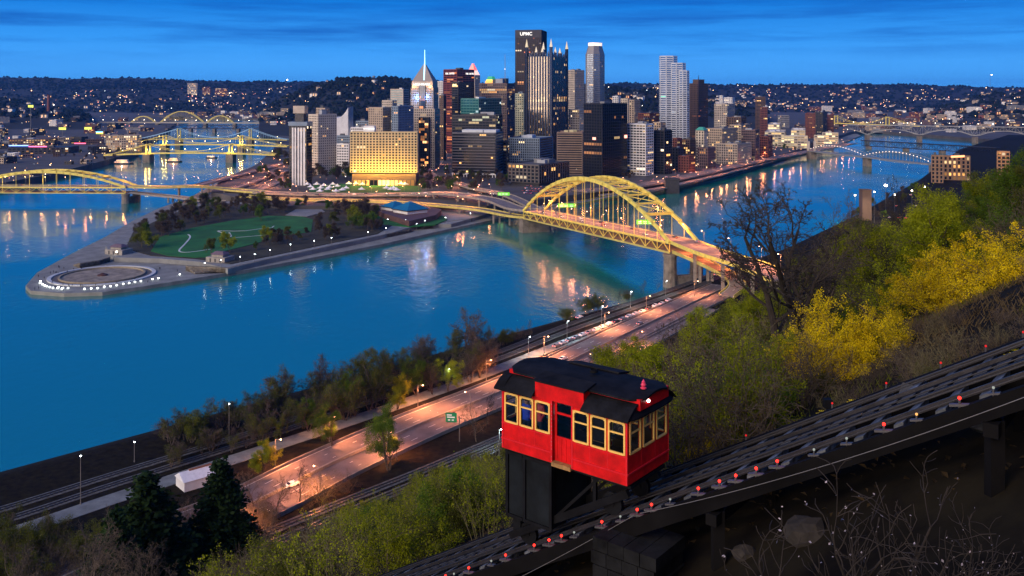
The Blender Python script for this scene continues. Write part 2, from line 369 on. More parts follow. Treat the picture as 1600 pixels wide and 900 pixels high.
# walls
mb = MB(); t = .07
def wall_run(x0, x1, wins, place):
    """panel below, header above, posts between the windows"""
    place(x0, x1, 0.0, WZ0); place(x0, x1, WZ1, EZ)
    e = [x0] + [v for ab in wins for v in ab] + [x1]
    for i in range(0, len(e), 2): place(e[i], e[i+1], WZ0, WZ1)
for sy in (-1, 1):
    def pl(x0, x1, z0, z1, sy=sy): mb.box(x0, x1, min(sy*hy, sy*(hy-t)), max(sy*hy, sy*(hy-t)), z0, z1)
    wall_run(-hx, d0, side_w[:3], pl); wall_run(d1, hx, side_w[3:], pl)
    pl(d0, d1, 1.97, EZ)
end_w = [(-hy+.12, -hy+.74), (-hy+.87, -hy+1.53), (-hy+1.66, -hy+2.28)]
for sxn in (-1, 1):
    def pe(y0, y1, z0, z1, s=sxn): mb.box(min(s*(hx+.003), s*(hx-t)), max(s*(hx+.003), s*(hx-t)), y0, y1, z0, z1)
    wall_run(-hy+t, hy-t, end_w, pe)
part('body', M_red, mb)
mb = MB(); mb.box(-hx+.08, hx-.08, -hy+.08, hy-.08, -.06, .02); mb.box(-hx+.08, hx-.08, -hy+.08, hy-.08, 2.04, 2.07)
mb.box(-hx+.1, -.5, hy-.55, hy-.1, .38, .46); mb.box(.5, hx-.1, hy-.55, hy-.1, .38, .46); mb.box(-hx+.1, -.5, -hy+.1, -hy+.5, .38, .46); mb.box(.5, hx-.1, -hy+.1, -hy+.5, .38, .46)
for sy in (-1, 1):
    def pl2(x0, x1, z0, z1, sy=sy): mb.box(x0, x1, min(sy*(hy-t-.004), sy*(hy-t-.02)), max(sy*(hy-t-.004), sy*(hy-t-.02)), z0, z1)
    wall_run(-hx+.08, d0-.01, side_w[:3], pl2); wall_run(d1+.01, hx-.08, side_w[3:], pl2)
for sxn in (-1, 1):
    def pe2(y0, y1, z0, z1, s=sxn): mb.box(min(s*(hx-t-.004), s*(hx-t-.02)), max(s*(hx-t-.004), s*(hx-t-.02)), y0, y1, z0, z1)
    wall_run(-hy+.1, hy-.1, end_w, pe2)
part('interior', M_ins, mb)
# mouldings and panel joints
mb = MB()
for sy in (-1, 1):
    for (a, b) in ((-hx-.02, d0+.005), (d1-.005, hx+.02)):
        mb.box(a, b, min(sy*hy, sy*(hy+.035)), max(sy*hy, sy*(hy+.035)), .30, .345)
        mb.box(a, b, min(sy*hy, sy*(hy+.02)), max(sy*hy, sy*(hy+.02)), .80, .825)
    for x in (-hx+.02, d0-.03, d1+.03, hx-.02): mb.box(x-.03, x+.03, min(sy*hy, sy*(hy+.018)), max(sy*hy, sy*(hy+.018)), .01, 2.0)
for s in (-1, 1):
    mb.box(min(s*hx, s*(hx+.038)), max(s*hx, s*(hx+.038)), -hy-.02, hy+.02, .30, .345)
for sy in (-1, 1):
    for x in [(side_w[i][1]+side_w[i+1][0])/2 for i in (0, 1, 3, 4)]: mb.box(x-.008, x+.008, *sorted((sy*hy, sy*(hy+.006))), .35, .795)
for s in (-1, 1):
    for y in ((end_w[0][1]+end_w[1][0])/2, (end_w[1][1]+end_w[2][0])/2): mb.box(*sorted((s*hx, s*(hx+.008))), y-.008, y+.008, .35, .85)
part('moulding', M_trim, mb)
mb = MB()
for k in range(16): mb.ball((d0-.015, -hy-.012, .08+k*.115), .013, 6, 4)
part('rivet_row', mat('rivet_pale', (.5, .5, .5), rough=.3, metal=.5, var=0), mb, stuff=True)
# windows: frame > pane, meeting rail
def window(axis, a, b, fixed, out_, bar=.42):
    mb = MB(); fw = .045; z0, z1 = WZ0, WZ1
    def bx(p0, p1, q0, q1, o0=-.02, o1=.03):
        y0, y1 = sorted((fixed+out_*o0, fixed+out_*o1))
        if axis == 'x': mb.box(p0, p1, y0, y1, q0, q1)
        else: mb.box(y0, y1, p0, p1, q0, q1)
    bx(a-.01, a+fw, z0, z1); bx(b-fw, b+.01, z0, z1); bx(a+fw, b-fw, z0-.012, z0+fw); bx(a+fw, b-fw, z1-fw, z1+.012)
    # rounded upper corners
    bx(a+fw, a+fw+.035, z1-fw-.035, z1-fw, -.015, .026); bx(b-fw-.035, b-fw, z1-fw-.035, z1-fw, -.015, .026)
    zb = z1-(z1-z0)*.36; bx(a+fw, b-fw, zb-.022, zb+.022, -.015, .022)
    w_ = part('window', M_yel, mb)
    g = MB(); c = fixed-out_*.005
    if axis == 'x': g.quad((a+fw, c, z0+fw), (b-fw, c, z0+fw), (b-fw, c, z1-fw), (a+fw, c, z1-fw))
    else: g.quad((c, a+fw, z0+fw), (c, b-fw, z0+fw), (c, b-fw, z1-fw), (c, a+fw, z1-fw))
    part('pane', M_glass, g, w_)
for sy in (-1, 1):
    for a, b in side_w: window('x', a, b, sy*hy, sy)
for s in (-1, 1):
    for a, b in end_w: window('y', a, b, s*hx, s)
# doors, recessed, with two lights and a panelled lower half
for sy in (-1, 1):
    mb = MB(); y0, y1 = sorted((sy*(hy-.16), sy*(hy-.11)))
    a, b = d0+.0, d1
    mb.box(a, b, y0, y1, .06, .82); mb.box(a, a+.09, y0, y1, .82, 1.97); mb.box(b-.09, b, y0, y1, .82, 1.97); mb.box(a+.09, b-.09, y0, y1, 1.86, 1.97); mb.box(a+.09, b-.09, y0, y1, 1.50, 1.56)
    for k in range(4):
        xx = a+.1+k*(b-a-.2)/3; yy = sorted((sy*(hy-.11), sy*(hy-.095))); mb.box(xx-.012, xx+.012, yy[0], yy[1], .1, .78)
    d_ = part('door', M_red, mb); g = MB(); c = sy*(hy-.135); g.quad((a+.09, c, .82), (b-.09, c, .82), (b-.09, c, 1.86), (a+.09, c, 1.86)); part('pane', M_glass, g, d_)
    ln = MB(); ln.box(a, b, *sorted((sy*(hy-.185), sy*(hy-.163))), .06, .82); part('inner_panel', M_ins, ln, d_)
    h = MB(); h.box(b-.075, b-.045, *sorted((sy*(hy-.11), sy*(hy-.06))), .86, 1.0); part('handle', M_iron, h, d_)
    mb = MB(); mb.box(a-.0, b, *sorted((sy*(hy-.16), sy*(hy+.06))), -.07, .05); part('door_sill', M_sill, mb)
# roofs: skirt roof broken by the raised door bay, clerestory band, arched top roof
b0, b1 = .29*CL-hx, .68*CL-hx
def skirt(poly0, poly1): return
mb = MB()
ov = .24
for (xa, xb, sh_) in ((-hx-.16, b0-.002, -1), (b1+.002, hx+.16, 1)):
    mb = MB()
    for sy in (-1, 1):
        n = 5; prof = []
        for i in range(n+1):
            s_ = i/n; prof.append((hy+ov-(ov+.42)*s_, EZ-.06+.36*math.sin(s_*math.pi/2)))
        for (ya, za), (yb, zb) in zip(prof[:-1], prof[1:]):
            mb.hexa([(xa, sy*ya, za-.05), (xb, sy*ya, za-.05), (xb, sy*yb, zb-.05), (xa, sy*yb, zb-.05), (xa, sy*ya, za), (xb, sy*ya, za), (xb, sy*yb, zb), (xa, sy*yb, zb)] if sy < 0 else
                    [(xb, sy*ya, za-.05), (xa, sy*ya, za-.05), (xa, sy*yb, zb-.05), (xb, sy*yb, zb-.05), (xb, sy*ya, za), (xa, sy*ya, za), (xa, sy*yb, zb), (xb, sy*yb, zb)])
    s = sh_                              # rounded hood over the end
    n = 7; rows = 5; vs_ = []; fs = []
    for j in range(rows+1):
        tj = j/rows; rr = 1-tj*.62; z = EZ-.07+.36*math.sin(tj*math.pi/2)
        for i in range(n+1):
            a = -math.pi/2 + math.pi*i/n
            yy = math.copysign(abs(math.sin(a))**.55, math.sin(a))*(hy+ov-.002)*(rr*.6+.4); xx = hx - .2 + (abs(math.cos(a))**.5)*(.44*rr)
            vs_.append((s*xx, yy, z+.004))
    for j in range(rows):
        for i in range(n): fs.append((j*(n+1)+i, j*(n+1)+i+1, (j+1)*(n+1)+i+1, (j+1)*(n+1)+i) if s > 0 else (j*(n+1)+i+1, j*(n+1)+i, (j+1)*(n+1)+i, (j+1)*(n+1)+i+1))
    k = len(vs_); vs_ += [(x, y, z-.05) for x, y, z in vs_[:n+1]]
    for i in range(n): fs.append((k+i, k+i+1, i+1, i) if s > 0 else (k+i+1, k+i, i, i+1))
    fs.append(tuple(range(k, k+n+1)))
    mb.add(vs_, fs)
    part('skirt_roof', M_roof, mb)
mb = MB(); mb.box(-hx+.0, hx+.22, -hy+.36, hy-.36, EZ+.10, EZ+.42); part('clerestory', M_red, mb)
for sy in (-1, 1):
    mb = MB(); mb.box(b0, b1, *sorted((sy*(hy-.01), sy*(hy+.05))), EZ-.10, EZ+.40); mb.box(b0, b0+.06, *sorted((sy*(hy-.4), sy*(hy-.01))), EZ-.1, EZ+.40); mb.box(b1-.06, b1, *sorted((sy*(hy-.4), sy*(hy-.01))), EZ-.1, EZ+.40)
    part('door_bay_panel', M_red, mb)
mb = MB()
def arch_roof(xa, xb, half, z0, rise, th=.06, n=8, rnd=0):
    xs = np.linspace(xa, xb, 15); vs_ = []; fs = []
    for x in xs:
        e = min(x-xa, xb-x); hf = half
        if rnd and e < rnd: hf = half*(.62+.38*math.sqrt(max(0, 1-((rnd-e)/rnd)**2)))
        for i in range(n+1):
            s_ = -1+2*i/n; vs_.append((x, hf*s_, z0+rise*(1-s_*s_)))
    m = n+1
    for j in range(len(xs)-1):
        for i in range(n): fs.append((j*m+i, (j+1)*m+i, (j+1)*m+i+1, j*m+i+1))
    k = len(vs_); vs_ += [(x, y, z-th) for x, y, z in vs_]
    for j in range(len(xs)-1):
        for i in range(n): fs.append((k+j*m+i, k+j*m+i+1, k+(j+1)*m+i+1, k+(j+1)*m+i))
        fs.append((j*m, k+j*m, k+(j+1)*m, (j+1)*m)); fs.append((j*m+n, (j+1)*m+n, k+(j+1)*m+n, k+j*m+n))
    for i in range(n):
        fs.append((i, i+1, k+i+1, k+i)); q = (len(xs)-1)*m; fs.append((q+i+1, q+i, k+q+i, k+q+i+1))
    mb.add(vs_, fs)
arch_roof(-hx-.06, hx+.30, hy-.18, EZ+.43, .10, rnd=.5)
top = part('top_roof', M_roof, mb)
mb = MB()
for sy in (-1, 1):
    mb.hexa([(b0-.05, sy*(hy+.09), EZ+.385), (b1+.05, sy*(hy+.09), EZ+.385), (b1+.05, sy*(hy-.55), EZ+.505), (b0-.05, sy*(hy-.55), EZ+.505), (b0-.05, sy*(hy+.09), EZ+.43), (b1+.05, sy*(hy+.09), EZ+.43), (b1+.05, sy*(hy-.55), EZ+.555), (b0-.05, sy*(hy-.55), EZ+.555)] if sy < 0 else
            [(b1+.05, sy*(hy+.09), EZ+.385), (b0-.05, sy*(hy+.09), EZ+.385), (b0-.05, sy*(hy-.55), EZ+.505), (b1+.05, sy*(hy-.55), EZ+.505), (b1+.05, sy*(hy+.09), EZ+.43), (b0-.05, sy*(hy+.09), EZ+.43), (b0-.05, sy*(hy-.55), EZ+.555), (b1+.05, sy*(hy-.55), EZ+.555)])
part('door_bay_roof', M_roof, mb)
mb = MB(); mb.lathe([(.09, 0), (.09, .03), (.05, .05), (.085, .11), (.05, .17), (.06, .19), (.02, .25), (.005, .27)], 10, (hx-.02, -.25, EZ+.565)); part('beacon', mat('beacon_pink', (.65, .05, .11), rough=.3, var=0), mb)
mb = MB(); mb.ball((hx+.25, -.42, EZ+.3), .045, 8, 6); part('end_lamp', glow('end_lamp_glow', (1, .9, .8), 9), mb)
mb = MB(); mb.lathe([(.13, 0), (.13, .07), (.10, .09), (.10, .06)], 10, (.35, .05, EZ+.60)); part('roof_vent', M_iron, mb)
# undercarriage: panelled box at the lower end, raking truss, wheels on the rail
mb = MB(); gz = lambda x: TZ(x)-FZ
lx0, lx1 = -hx+.06, -hx+1.85
mb.box(lx0, lx1, -hy+.16, hy-.16, -2.15, -.07)
part('ballast_box', M_ironl, mb)
mb = MB()
for x in (lx0-.02, lx0+.68, lx1-.08): mb.box(x, x+.1, -hy+.10, -hy+.157, -2.2, -.08); mb.box(x, x+.1, hy-.157, hy-.10, -2.2, -.08)
for z in (-2.2, -.2):
    mb.box(lx0+.081, lx0+.658, -hy+.105, -hy+.155, z, z+.1); mb.box(lx0+.781, lx1-.082, -hy+.105, -hy+.155, z, z+.1)
mb.box(-hx, hx, -hy+.2, hy-.2, -.16, -.065)
part('box_ribs', M_iron, mb)
mb = MB()
for sy in (-1, 1):
    y = sy*(hy-.3)
    mb.beam((-hx+.1, y, gz(-hx+.1)+.52), (hx-.15, y, gz(hx-.15)+.50), .14, .22)
    mb.beam((lx1-.05, y, -.1), (lx1-.05, y, gz(lx1)+.5), .12, .12, (1, 0, 0)); mb.beam((lx1, y, gz(lx1)+.55), (hx-1.15, y, -.15), .09, .09); mb.beam((hx-1.3, y, gz(hx-1.3)+.5), (hx-1.3, y, -.12), .1, .1, (1, 0, 0))
mb.box(-hx+.2, -hx+.5, -.9, .9, -2.7, -2.1)
part('truck_frame', M_iron, mb)
for sy in (-1, 1):
    for x in (-hx+.75, hx-.75):
        mb = MB(); z = gz(x)+.36; y = sy*.78
        mb.tube((x, y-.07, z), (x, y+.07, z), .34, .34, 16); mb.tube((x, y-.10, z), (x, y+.10, z), .09, .09, 8)
        part('wheel', M_iron, mb)

# ---- track
M_rail = mat('rail_steel', (.035, .035, .04), rough=.45, metal=.6, var=.3, scale=2)
M_tie = mat('sleeper_wood_glints', (.020, .021, .023), rough=.85, var=.6, scale=2.5, bump=.4, vary=.45, col2=(.16, .19, .21))  # pale bluish patches put glints of light into the wood colour
M_step = mat('walkway_plank', (.04, .042, .04), rough=.9, var=.5, scale=3, vary=.4)
M_black = mat('stringer_black', (.0045, .0045, .005), rough=.85, var=.4, spec=.08)
U0, U1 = -46, 26
trk = thing('funicular_track', 'black timber funicular track with two pairs of rails on a trestle', 'railway track', TP(0, 1.7, -.4))
SU = (CU*1 + Vector((0, 0, TS))).normalized()
def tbox(mb, u, q0, q1, du, z0, z1):
    p = [TP(u-du, q0, z0), TP(u+du, q0, z0), TP(u+du, q1, z0), TP(u-du, q1, z0), TP(u-du, q0, z1), TP(u+du, q0, z1), TP(u+du, q1, z1), TP(u-du, q1, z1)]
    mb.hexa(p)
for q in (-.78, .78, 2.62, 4.18):
    mb = MB(); mb.beam(TP(U0, q, -.06), TP(U1, q, -.06), .07, .13); mb.build('rail', M_rail, trk)
for q in (-.78, .78, 2.62, 4.18, -2.1, 5.0, 1.25, 2.15):
    mb = MB(); mb.beam(TP(U0, q, -.55 if abs(q) < 5 and q not in (-2.1, 1.25, 2.15) else -.30), TP(U1, q, -.55 if abs(q) < 5 and q not in (-2.1, 1.25, 2.15) else -.30), .24, .42); mb.build('stringer', M_black, trk)
tie = None; k = 0
u = U0
while u < U1:
    for qc in (0, 3.4):
        if tie is None:
            mb = MB(); c = TP(u, qc, -.2); trk_ = trk
            tbox(mb, u, qc-1.15, qc+1.15, .11, -.30, -.135); tie = mb.build('sleeper', M_tie, trk); tie_u = TP(u, qc)
        else:
            o = tie.copy(); C.objects.link(o); o.location = tie.location + (TP(u, qc, random.uniform(-.015, .015)) - tie_u)
        k += 1
    u += .93
stp = None; u = U0
while u < U1:
    if stp is None:
        mb = MB(); tbox(mb, u, 1.40, 2.0, .16, -.10, -.05); stp = mb.build('walkway_step', M_step, trk); su = TP(u, 1.7)
    else:
        o = stp.copy(); C.objects.link(o); o.location = stp.location + (TP(u, 1.7, random.uniform(-.02, .02)) - su)
    u += .46
# light rail along the near edge: bulbs with small hoods, red ones lit, the others given a faint glow
M_hood = mat('lamp_hood_grey', (.06, .06, .065), rough=.5, var=.2)
M_redg = glow('red_bulb_glow', (1, .02, .012), 3.2); M_dim = glow('amber_bulb_glow', (1, .45, .12), 1.0); M_faint = glow('white_bulb_faint', (.8, .9, .8), .25)
def lin_on_track(px, q):
    best = None
    for uu in np.arange(U0, U1, .05):
        p = TP(uu, q, .12)
        if p.y < 1: continue
        x = 800 + p.x/p.y*F
        if best is None or abs(x-px) < best[0]: best = (abs(x-px), uu)
    return best[1]
red_px = [680, 697, 733, 791, 836, 859, 877, 941, 995, 1019, 1093, 1125, 1151, 1182, 1215, 1383, 1498]
redu = [lin_on_track(p, -2.1) for p in red_px]
for i, uu in enumerate(redu):
    mb = MB(); b = TP(uu, -2.12, .0); mb.tube(b+Vector((0, 0, -.25)), b+Vector((0, 0, .10)), .03, .03, 6); mb.beam(b+Vector((-.16, .12, -.04)), b+Vector((.16, -.12, .04)), .12, .05)
    t_ = tag(mb.build('track_lamp', M_hood), 'small red lamp lit on the near edge of the funicular track', 'lamp', 'red lamps along the funicular track')
    g = MB(); g.ball(b+Vector((0, 0, .15)), .038, 8, 6); g.build('bulb', M_redg, t_)
    point_light(b+Vector((0, -.02, .19)), .55, (1, .03, .012), .06, t_)
uu = U0 + .3; j = 0
while uu < U1:
    if min(abs(uu-r) for r in redu) > .35:
        mb = MB(); b = TP(uu, -2.12, 0); mb.tube(b+Vector((0, 0, -.2)), b+Vector((0, 0, .08)), .022, .022, 5); mb.beam(b+Vector((-.10, .08, -.04)), b+Vector((.11, -.09, .03)), .12, .04)
        t_ = tag(mb.build('lamp_socket', M_hood), 'faintly glowing pale bulb socket on the near edge of the funicular track', 'lamp', 'faintly glowing bulbs along the funicular track')
        g = MB(); g.ball(b+Vector((0, 0, .12)), .032, 6, 5); g.build('bulb', (M_dim if j % 5 == 0 and uu > 5 else M_faint), t_)
        j += 1
    uu += .78
for px in (1165, 1300, 1385, 1470, 1540, 1600):
    uu = lin_on_track(px, 5.05); mb = MB(); b = TP(uu, 5.05, -.05); mb.tube(b+Vector((0, 0, -.2)), b+Vector((0, 0, .1)), .03, .03, 6)
    t_ = tag(mb.build('far_track_lamp', M_hood), 'dim red lamp on the far edge of the funicular track beside the shrubs', 'lamp', 'red lamps on the far edge of the track'); g = MB(); g.ball(b+Vector((0, 0, .15)), .035, 6, 5); g.build('bulb', glow('red_bulb_dim', (1, .02, .02), .5), t_)
# haulage cables
M_cable = mat('haulage_cable', (.03, .03, .03), rough=.5, metal=.6, var=.2)
for q, dz in ((-.25, .06), (.25, .06), (3.15, .06), (3.65, .06), (-1.45, .02), (1.1, .04)):
    mb = MB(); mb.tube(TP(U0, q, dz), TP(U1, q, dz), .018, .018, 5); tag(mb.build('haulage_cable', M_cable), 'thin steel cable running along the funicular track', 'cable', 'haulage cables on the track')
# loose sagging wires beside the track
def wire(a, b, sag, r, label):
    pts = []
    for i in range(25): t_ = i/24; p = a.lerp(b, t_); pts.append(p + Vector((0, 0, -sag*4*t_*(1-t_))))
    mb = MB(); mb.path(pts, r, 5); tag(mb.build('loose_wire', mat('wire_pale', (.13, .13, .13), rough=.4, var=.1)), label, 'wire')
wire(TP(3.4, -2.3, .05), TP(16, -2.9, .1), .35, .009, 'pale sagging wire from the track edge up to the slope')
wire(TP(-6.5, -2.9, -1.1), TP(3.2, -2.3, .05), .2, .008, 'pale wire dropping from the lamp row under the car')
# trestle: bents and a stone pier
M_pier = mat('pier_stone', (.009, .010, .011), rough=.95, spec=.1, var=.6, scale=1.5, bump=.5)
for uu in np.arange(-40, 25, 6.5):
    tr = thing('trestle_bent', 'black timber trestle frame carrying the funicular track', 'trestle', TP(uu, 1.5, -3), 'trestle frames under the track')
    for q in (-1.9, 1.4, 4.8):
        p = TP(uu, q, -.6); g = hill_z(p.x, p.y)-1.0
        if g < p.z-.2:
            mb = MB(); mb.beam(p, Vector((p.x, p.y, g)), .3, .3, (1, 0, 0)); mb.build('post', M_black, tr)
    mb = MB(); mb.beam(TP(uu, -2.3, -.75), TP(uu, 5.2, -.75), .3, .3); mb.build('cap_beam', M_black, tr)
pp = TP(3.2, -2.6, 0); pz = hill_z(pp.x, pp.y)-1.5
pier = thing('stone_pier', 'dark coursed stone pier below the funicular track', 'pier', (pp.x, pp.y, pz))
zc = pz; r_ = 0
while zc < TZ(3.2)-.85:
    n = 4
    for i in range(n):
        for jx in range(2):
            mb = MB(); off = (.12 if r_ % 2 else 0); x0 = -1.0+i*.5+off*.5; q0 = -2.9+jx*.8
            p0 = CC + CU*(3.2+x0) + CV*q0; sh = random.uniform(0, .03)
            c = [p0 - CV*sh, p0 + CU*.48 - CV*sh, p0 + CU*.48 + CV*.78, p0 + CV*.78]
            mb.hexa([(q.x, q.y, zc+.01) for q in c] + [(q.x, q.y, zc+.36) for q in c]); mb.build('block', M_pier, pier)
    zc += .38; r_ += 1
# two passengers at the windows
def passenger(x, y, colr, label, turn=0.0, hgt=1.62, hair=(.03, .02, .015)):
    me = bpy.data.meshes.new('person'); k = hgt/1.7
    pts = [(0, 0, .92), (0, 0, 1.12), (0, 0, 1.38), (0, 0, 1.47), (0, .02, 1.56), (0, .02, 1.66),
           (.17, 0, 1.39), (.22, .03, 1.14), (.17, .20, .98), (-.17, 0, 1.39), (-.22, .03, 1.14), (-.15, .2, 1.0),
           (.10, 0, .86), (.11, .02, .48), (.11, 0, .07), (.11, .13, .03), (-.10, 0, .86), (-.11, .02, .48), (-.11, 0, .07), (-.11, .13, .03)]
    rad = [.15, .145, .16, .06, .085, .075, .07, .052, .04, .07, .052, .04, .09, .065, .045, .04, .09, .065, .045, .04]
    ed = [(0, 1), (1, 2), (2, 3), (3, 4), (4, 5), (2, 6), (6, 7), (7, 8), (2, 9), (9, 10), (10, 11), (0, 12), (12, 13), (13, 14), (14, 15), (0, 16), (16, 17), (17, 18), (18, 19)]
    me.from_pydata([(a*k, b*k, c*k) for a, b, c in pts], ed, [])
    o = bpy.data.objects.new('person', me); C.objects.link(o)
    sk_ = o.modifiers.new('s', 'SKIN'); o.modifiers.new('u', 'SUBSURF').levels = 1; o.modifiers['u'].render_levels = 2
    for i, r in enumerate(rad): me.skin_vertices[0].data[i].radius = (r, r*(.75 if i in (0, 1, 2) else 1))
    me.skin_vertices[0].data[0].use_root = True
    m = bpy.data.materials.new('person_clothes'); m.use_nodes = True; t = m.node_tree; b = t.nodes['Principled BSDF']
    tcn = t.nodes.new('ShaderNodeTexCoord'); sp = t.nodes.new('ShaderNodeSeparateXYZ'); rp = t.nodes.new('ShaderNodeValToRGB'); mr = t.nodes.new('ShaderNodeMath'); mr.operation = 'DIVIDE'; mr.inputs[1].default_value = 2
    t.links.new(tcn.outputs['Object'], sp.inputs[0]); t.links.new(sp.outputs[2], mr.inputs[0]); t.links.new(mr.outputs[0], rp.inputs[0]); rp.color_ramp.interpolation = 'CONSTANT'
    rp.color_ramp.elements[0].color = (.02, .025, .05, 1); e = rp.color_ramp.elements; e[1].position = .46*k; e[1].color = tuple(colr)+(1,)
    x_ = e.new(.735*k); x_.color = (.42, .24, .17, 1)
    t.links.new(rp.outputs[0], b.inputs['Base Color']); me.materials.append(m)
    wpos = CC + CU*x + CV*y; o.location = (wpos.x, wpos.y, FZ+.02); o.rotation_euler = (0, 0, math.atan2(CU.y, CU.x)+turn)
    tag(o, label, 'person')
    hb = MB(); hb.ball((0, -.005, 1.66*k), .105, 10, 7, 1.08); hd = hb.build('hair', mat('hair_dark', hair, var=.2), o, local=True)
    fb = MB(); fb.ball((0, .09, 1.60*k), .018, 6, 4); fb.ball((.035, .085, 1.635*k), .011, 6, 4); fb.ball((-.035, .085, 1.635*k), .011, 6, 4); fb.build('face', mat('face_dark', (.2, .1, .08), var=0), o, local=True)
    return o
passenger(-hx+.55, -.62, (.02, .06, .55), 'person in a bright blue top at the first car window', math.pi, 1.55)
passenger(-hx+.98, -.60, (.50, .05, .07), 'person in a red striped top at the second car window', math.pi+.3, 1.66)
passenger(-hx+1.25, -.30, (.05, .40, .50), 'person in a turquoise top standing deeper in the car', math.pi-.3, 1.72)
# ================================================================== THE CITY
def pane_mat(name, base, rough=.12, spec=.7, metal=0.0, k=1.0):
    m = bpy.data.materials.new(name); m.use_nodes = True; t = m.node_tree; b = t.nodes['Principled BSDF']
    b.inputs['Base Color'].default_value = tuple(base)+(1,); b.inputs['Roughness'].default_value = rough; b.inputs['Specular IOR Level'].default_value = spec; b.inputs['Metallic'].default_value = metal
    a = t.nodes.new('ShaderNodeAttribute'); a.attribute_name = 'lit'; t.links.new(a.outputs['Color'], b.inputs['Emission Color']); b.inputs['Emission Strength'].default_value = k
    m.cycles.emission_sampling = 'NONE'; return m
P_dark = pane_mat('pane_dark', (.008, .010, .014), .2, .25); P_blue = pane_mat('pane_blue', (.03, .06, .10), .1, .9); P_teal = pane_mat('pane_teal', (.015, .09, .10), .1, .9)
P_silver = pane_mat('pane_silver', (.26, .31, .36), .16, .8, .75); P_bronze = pane_mat('pane_bronze', (.02, .012, .010), .2, .2); P_ppg = pane_mat('pane_mirror', (.22, .19, .15), .10, .9, .85)
def W(name, c, r=.8, var=.15, sc_=.08): return mat('wall_'+name, c, rough=r, var=var, scale=sc_)
warm = [(1.0, .55, .18), (1.0, .66, .30), (1.0, .45, .12), (1, .78, .5)]; cool = [(.8, .95, 1), (.7, .9, .9), (1, .95, .8)]
def facade(mw, mp, p0, p1, z0, z1, bay=4.0, floor=3.8, pier=.3, span=.35, pp=.35, sp=.30, lit=.08, cols=warm, power=1.6, rows=None, ends=.8):
    p0 = Vector((p0[0], p0[1], 0)); p1 = Vector((p1[0], p1[1], 0)); e = p1-p0; Lg = e.length
    if Lg < 1 or z1-z0 < 2: return
    e.normalize(); n = Vector((e.y, -e.x, 0))
    nb = max(1, round(Lg/bay)); nf = max(1, round((z1-z0)/floor)); bw = Lg/nb; fh = (z1-z0)/nf
    def strip(a, b, za, zb, d):
        q = [p0+e*a, p0+e*b]; o0 = n*.0; o1 = n*d
        mw.hexa([(*(q[0]+o1).xy, za), (*(q[1]+o1).xy, za), (*(q[1]-n*.05).xy, za), (*(q[0]-n*.05).xy, za), (*(q[0]+o1).xy, zb), (*(q[1]+o1).xy, zb), (*(q[1]-n*.05).xy, zb), (*(q[0]-n*.05).xy, zb)])
    if pier > 0:
        for i in range(nb+1):
            c = i*bw; hw = bw*pier/2; a, b = max(0, c-hw), min(Lg, c+hw)
            if i == 0: b = max(b, ends)
            if i == nb: a = min(a, Lg-ends)
            strip(a, b, z0, z1, pp)
    if span > 0:
        for j in range(nf+1):
            c = z0+j*fh; hh = fh*span/2; strip(0, Lg, max(z0, c-hh), min(z1, c+hh), sp)
    run = 0; rc = None
    for j in range(nf):
        rowlit = rows is not None and j in rows; run = 0
        for i in range(nb):
            a, b = i*bw+bw*pier/2, (i+1)*bw-bw*pier/2; za, zb = z0+j*fh+fh*span/2, z0+(j+1)*fh-fh*span/2
            q0 = p0+e*a+n*.03; q1 = p0+e*b+n*.03
            col = (0, 0, 0, 1)
            if run > 0: col = rc; run -= 1
            elif random.random() < (.75 if rowlit else lit*.55):
                cc = random.choice(cols); k = power*random.choice((.12, .2, .35, .6, 1.0)); rc = col = (cc[0]*k, cc[1]*k, cc[2]*k, 1)
                run = random.choice((0, 0, 1, 2)) if not rowlit else 3
            mp.col = col
            mp.quad((q0.x, q0.y, za), (q1.x, q1.y, za), (q1.x, q1.y, zb), (q0.x, q0.y, zb))
def footprint(xl, xc, xr, D, yaw, R=None, Lm=None):
    a = math.radians(yaw); Cx = XA(xc, D); k = (xl-800)/F; k2 = (xr-800)/F
    L_ = (Cx-k*D)/(math.cos(a)+k*math.sin(a)) if Lm is None else Lm
    den = math.sin(a)-k2*math.cos(a); R_ = R if R else max(4, min(110, (k2*D-Cx)/den if abs(den) > 1e-3 else 30))
    dL = Vector((-math.cos(a), math.sin(a))); dR = Vector((math.sin(a), math.cos(a))); Cn = Vector((Cx, D))
    return [Cn+dL*L_, Cn, Cn+dR*R_, Cn+dR*R_+dL*L_]
BLD = []
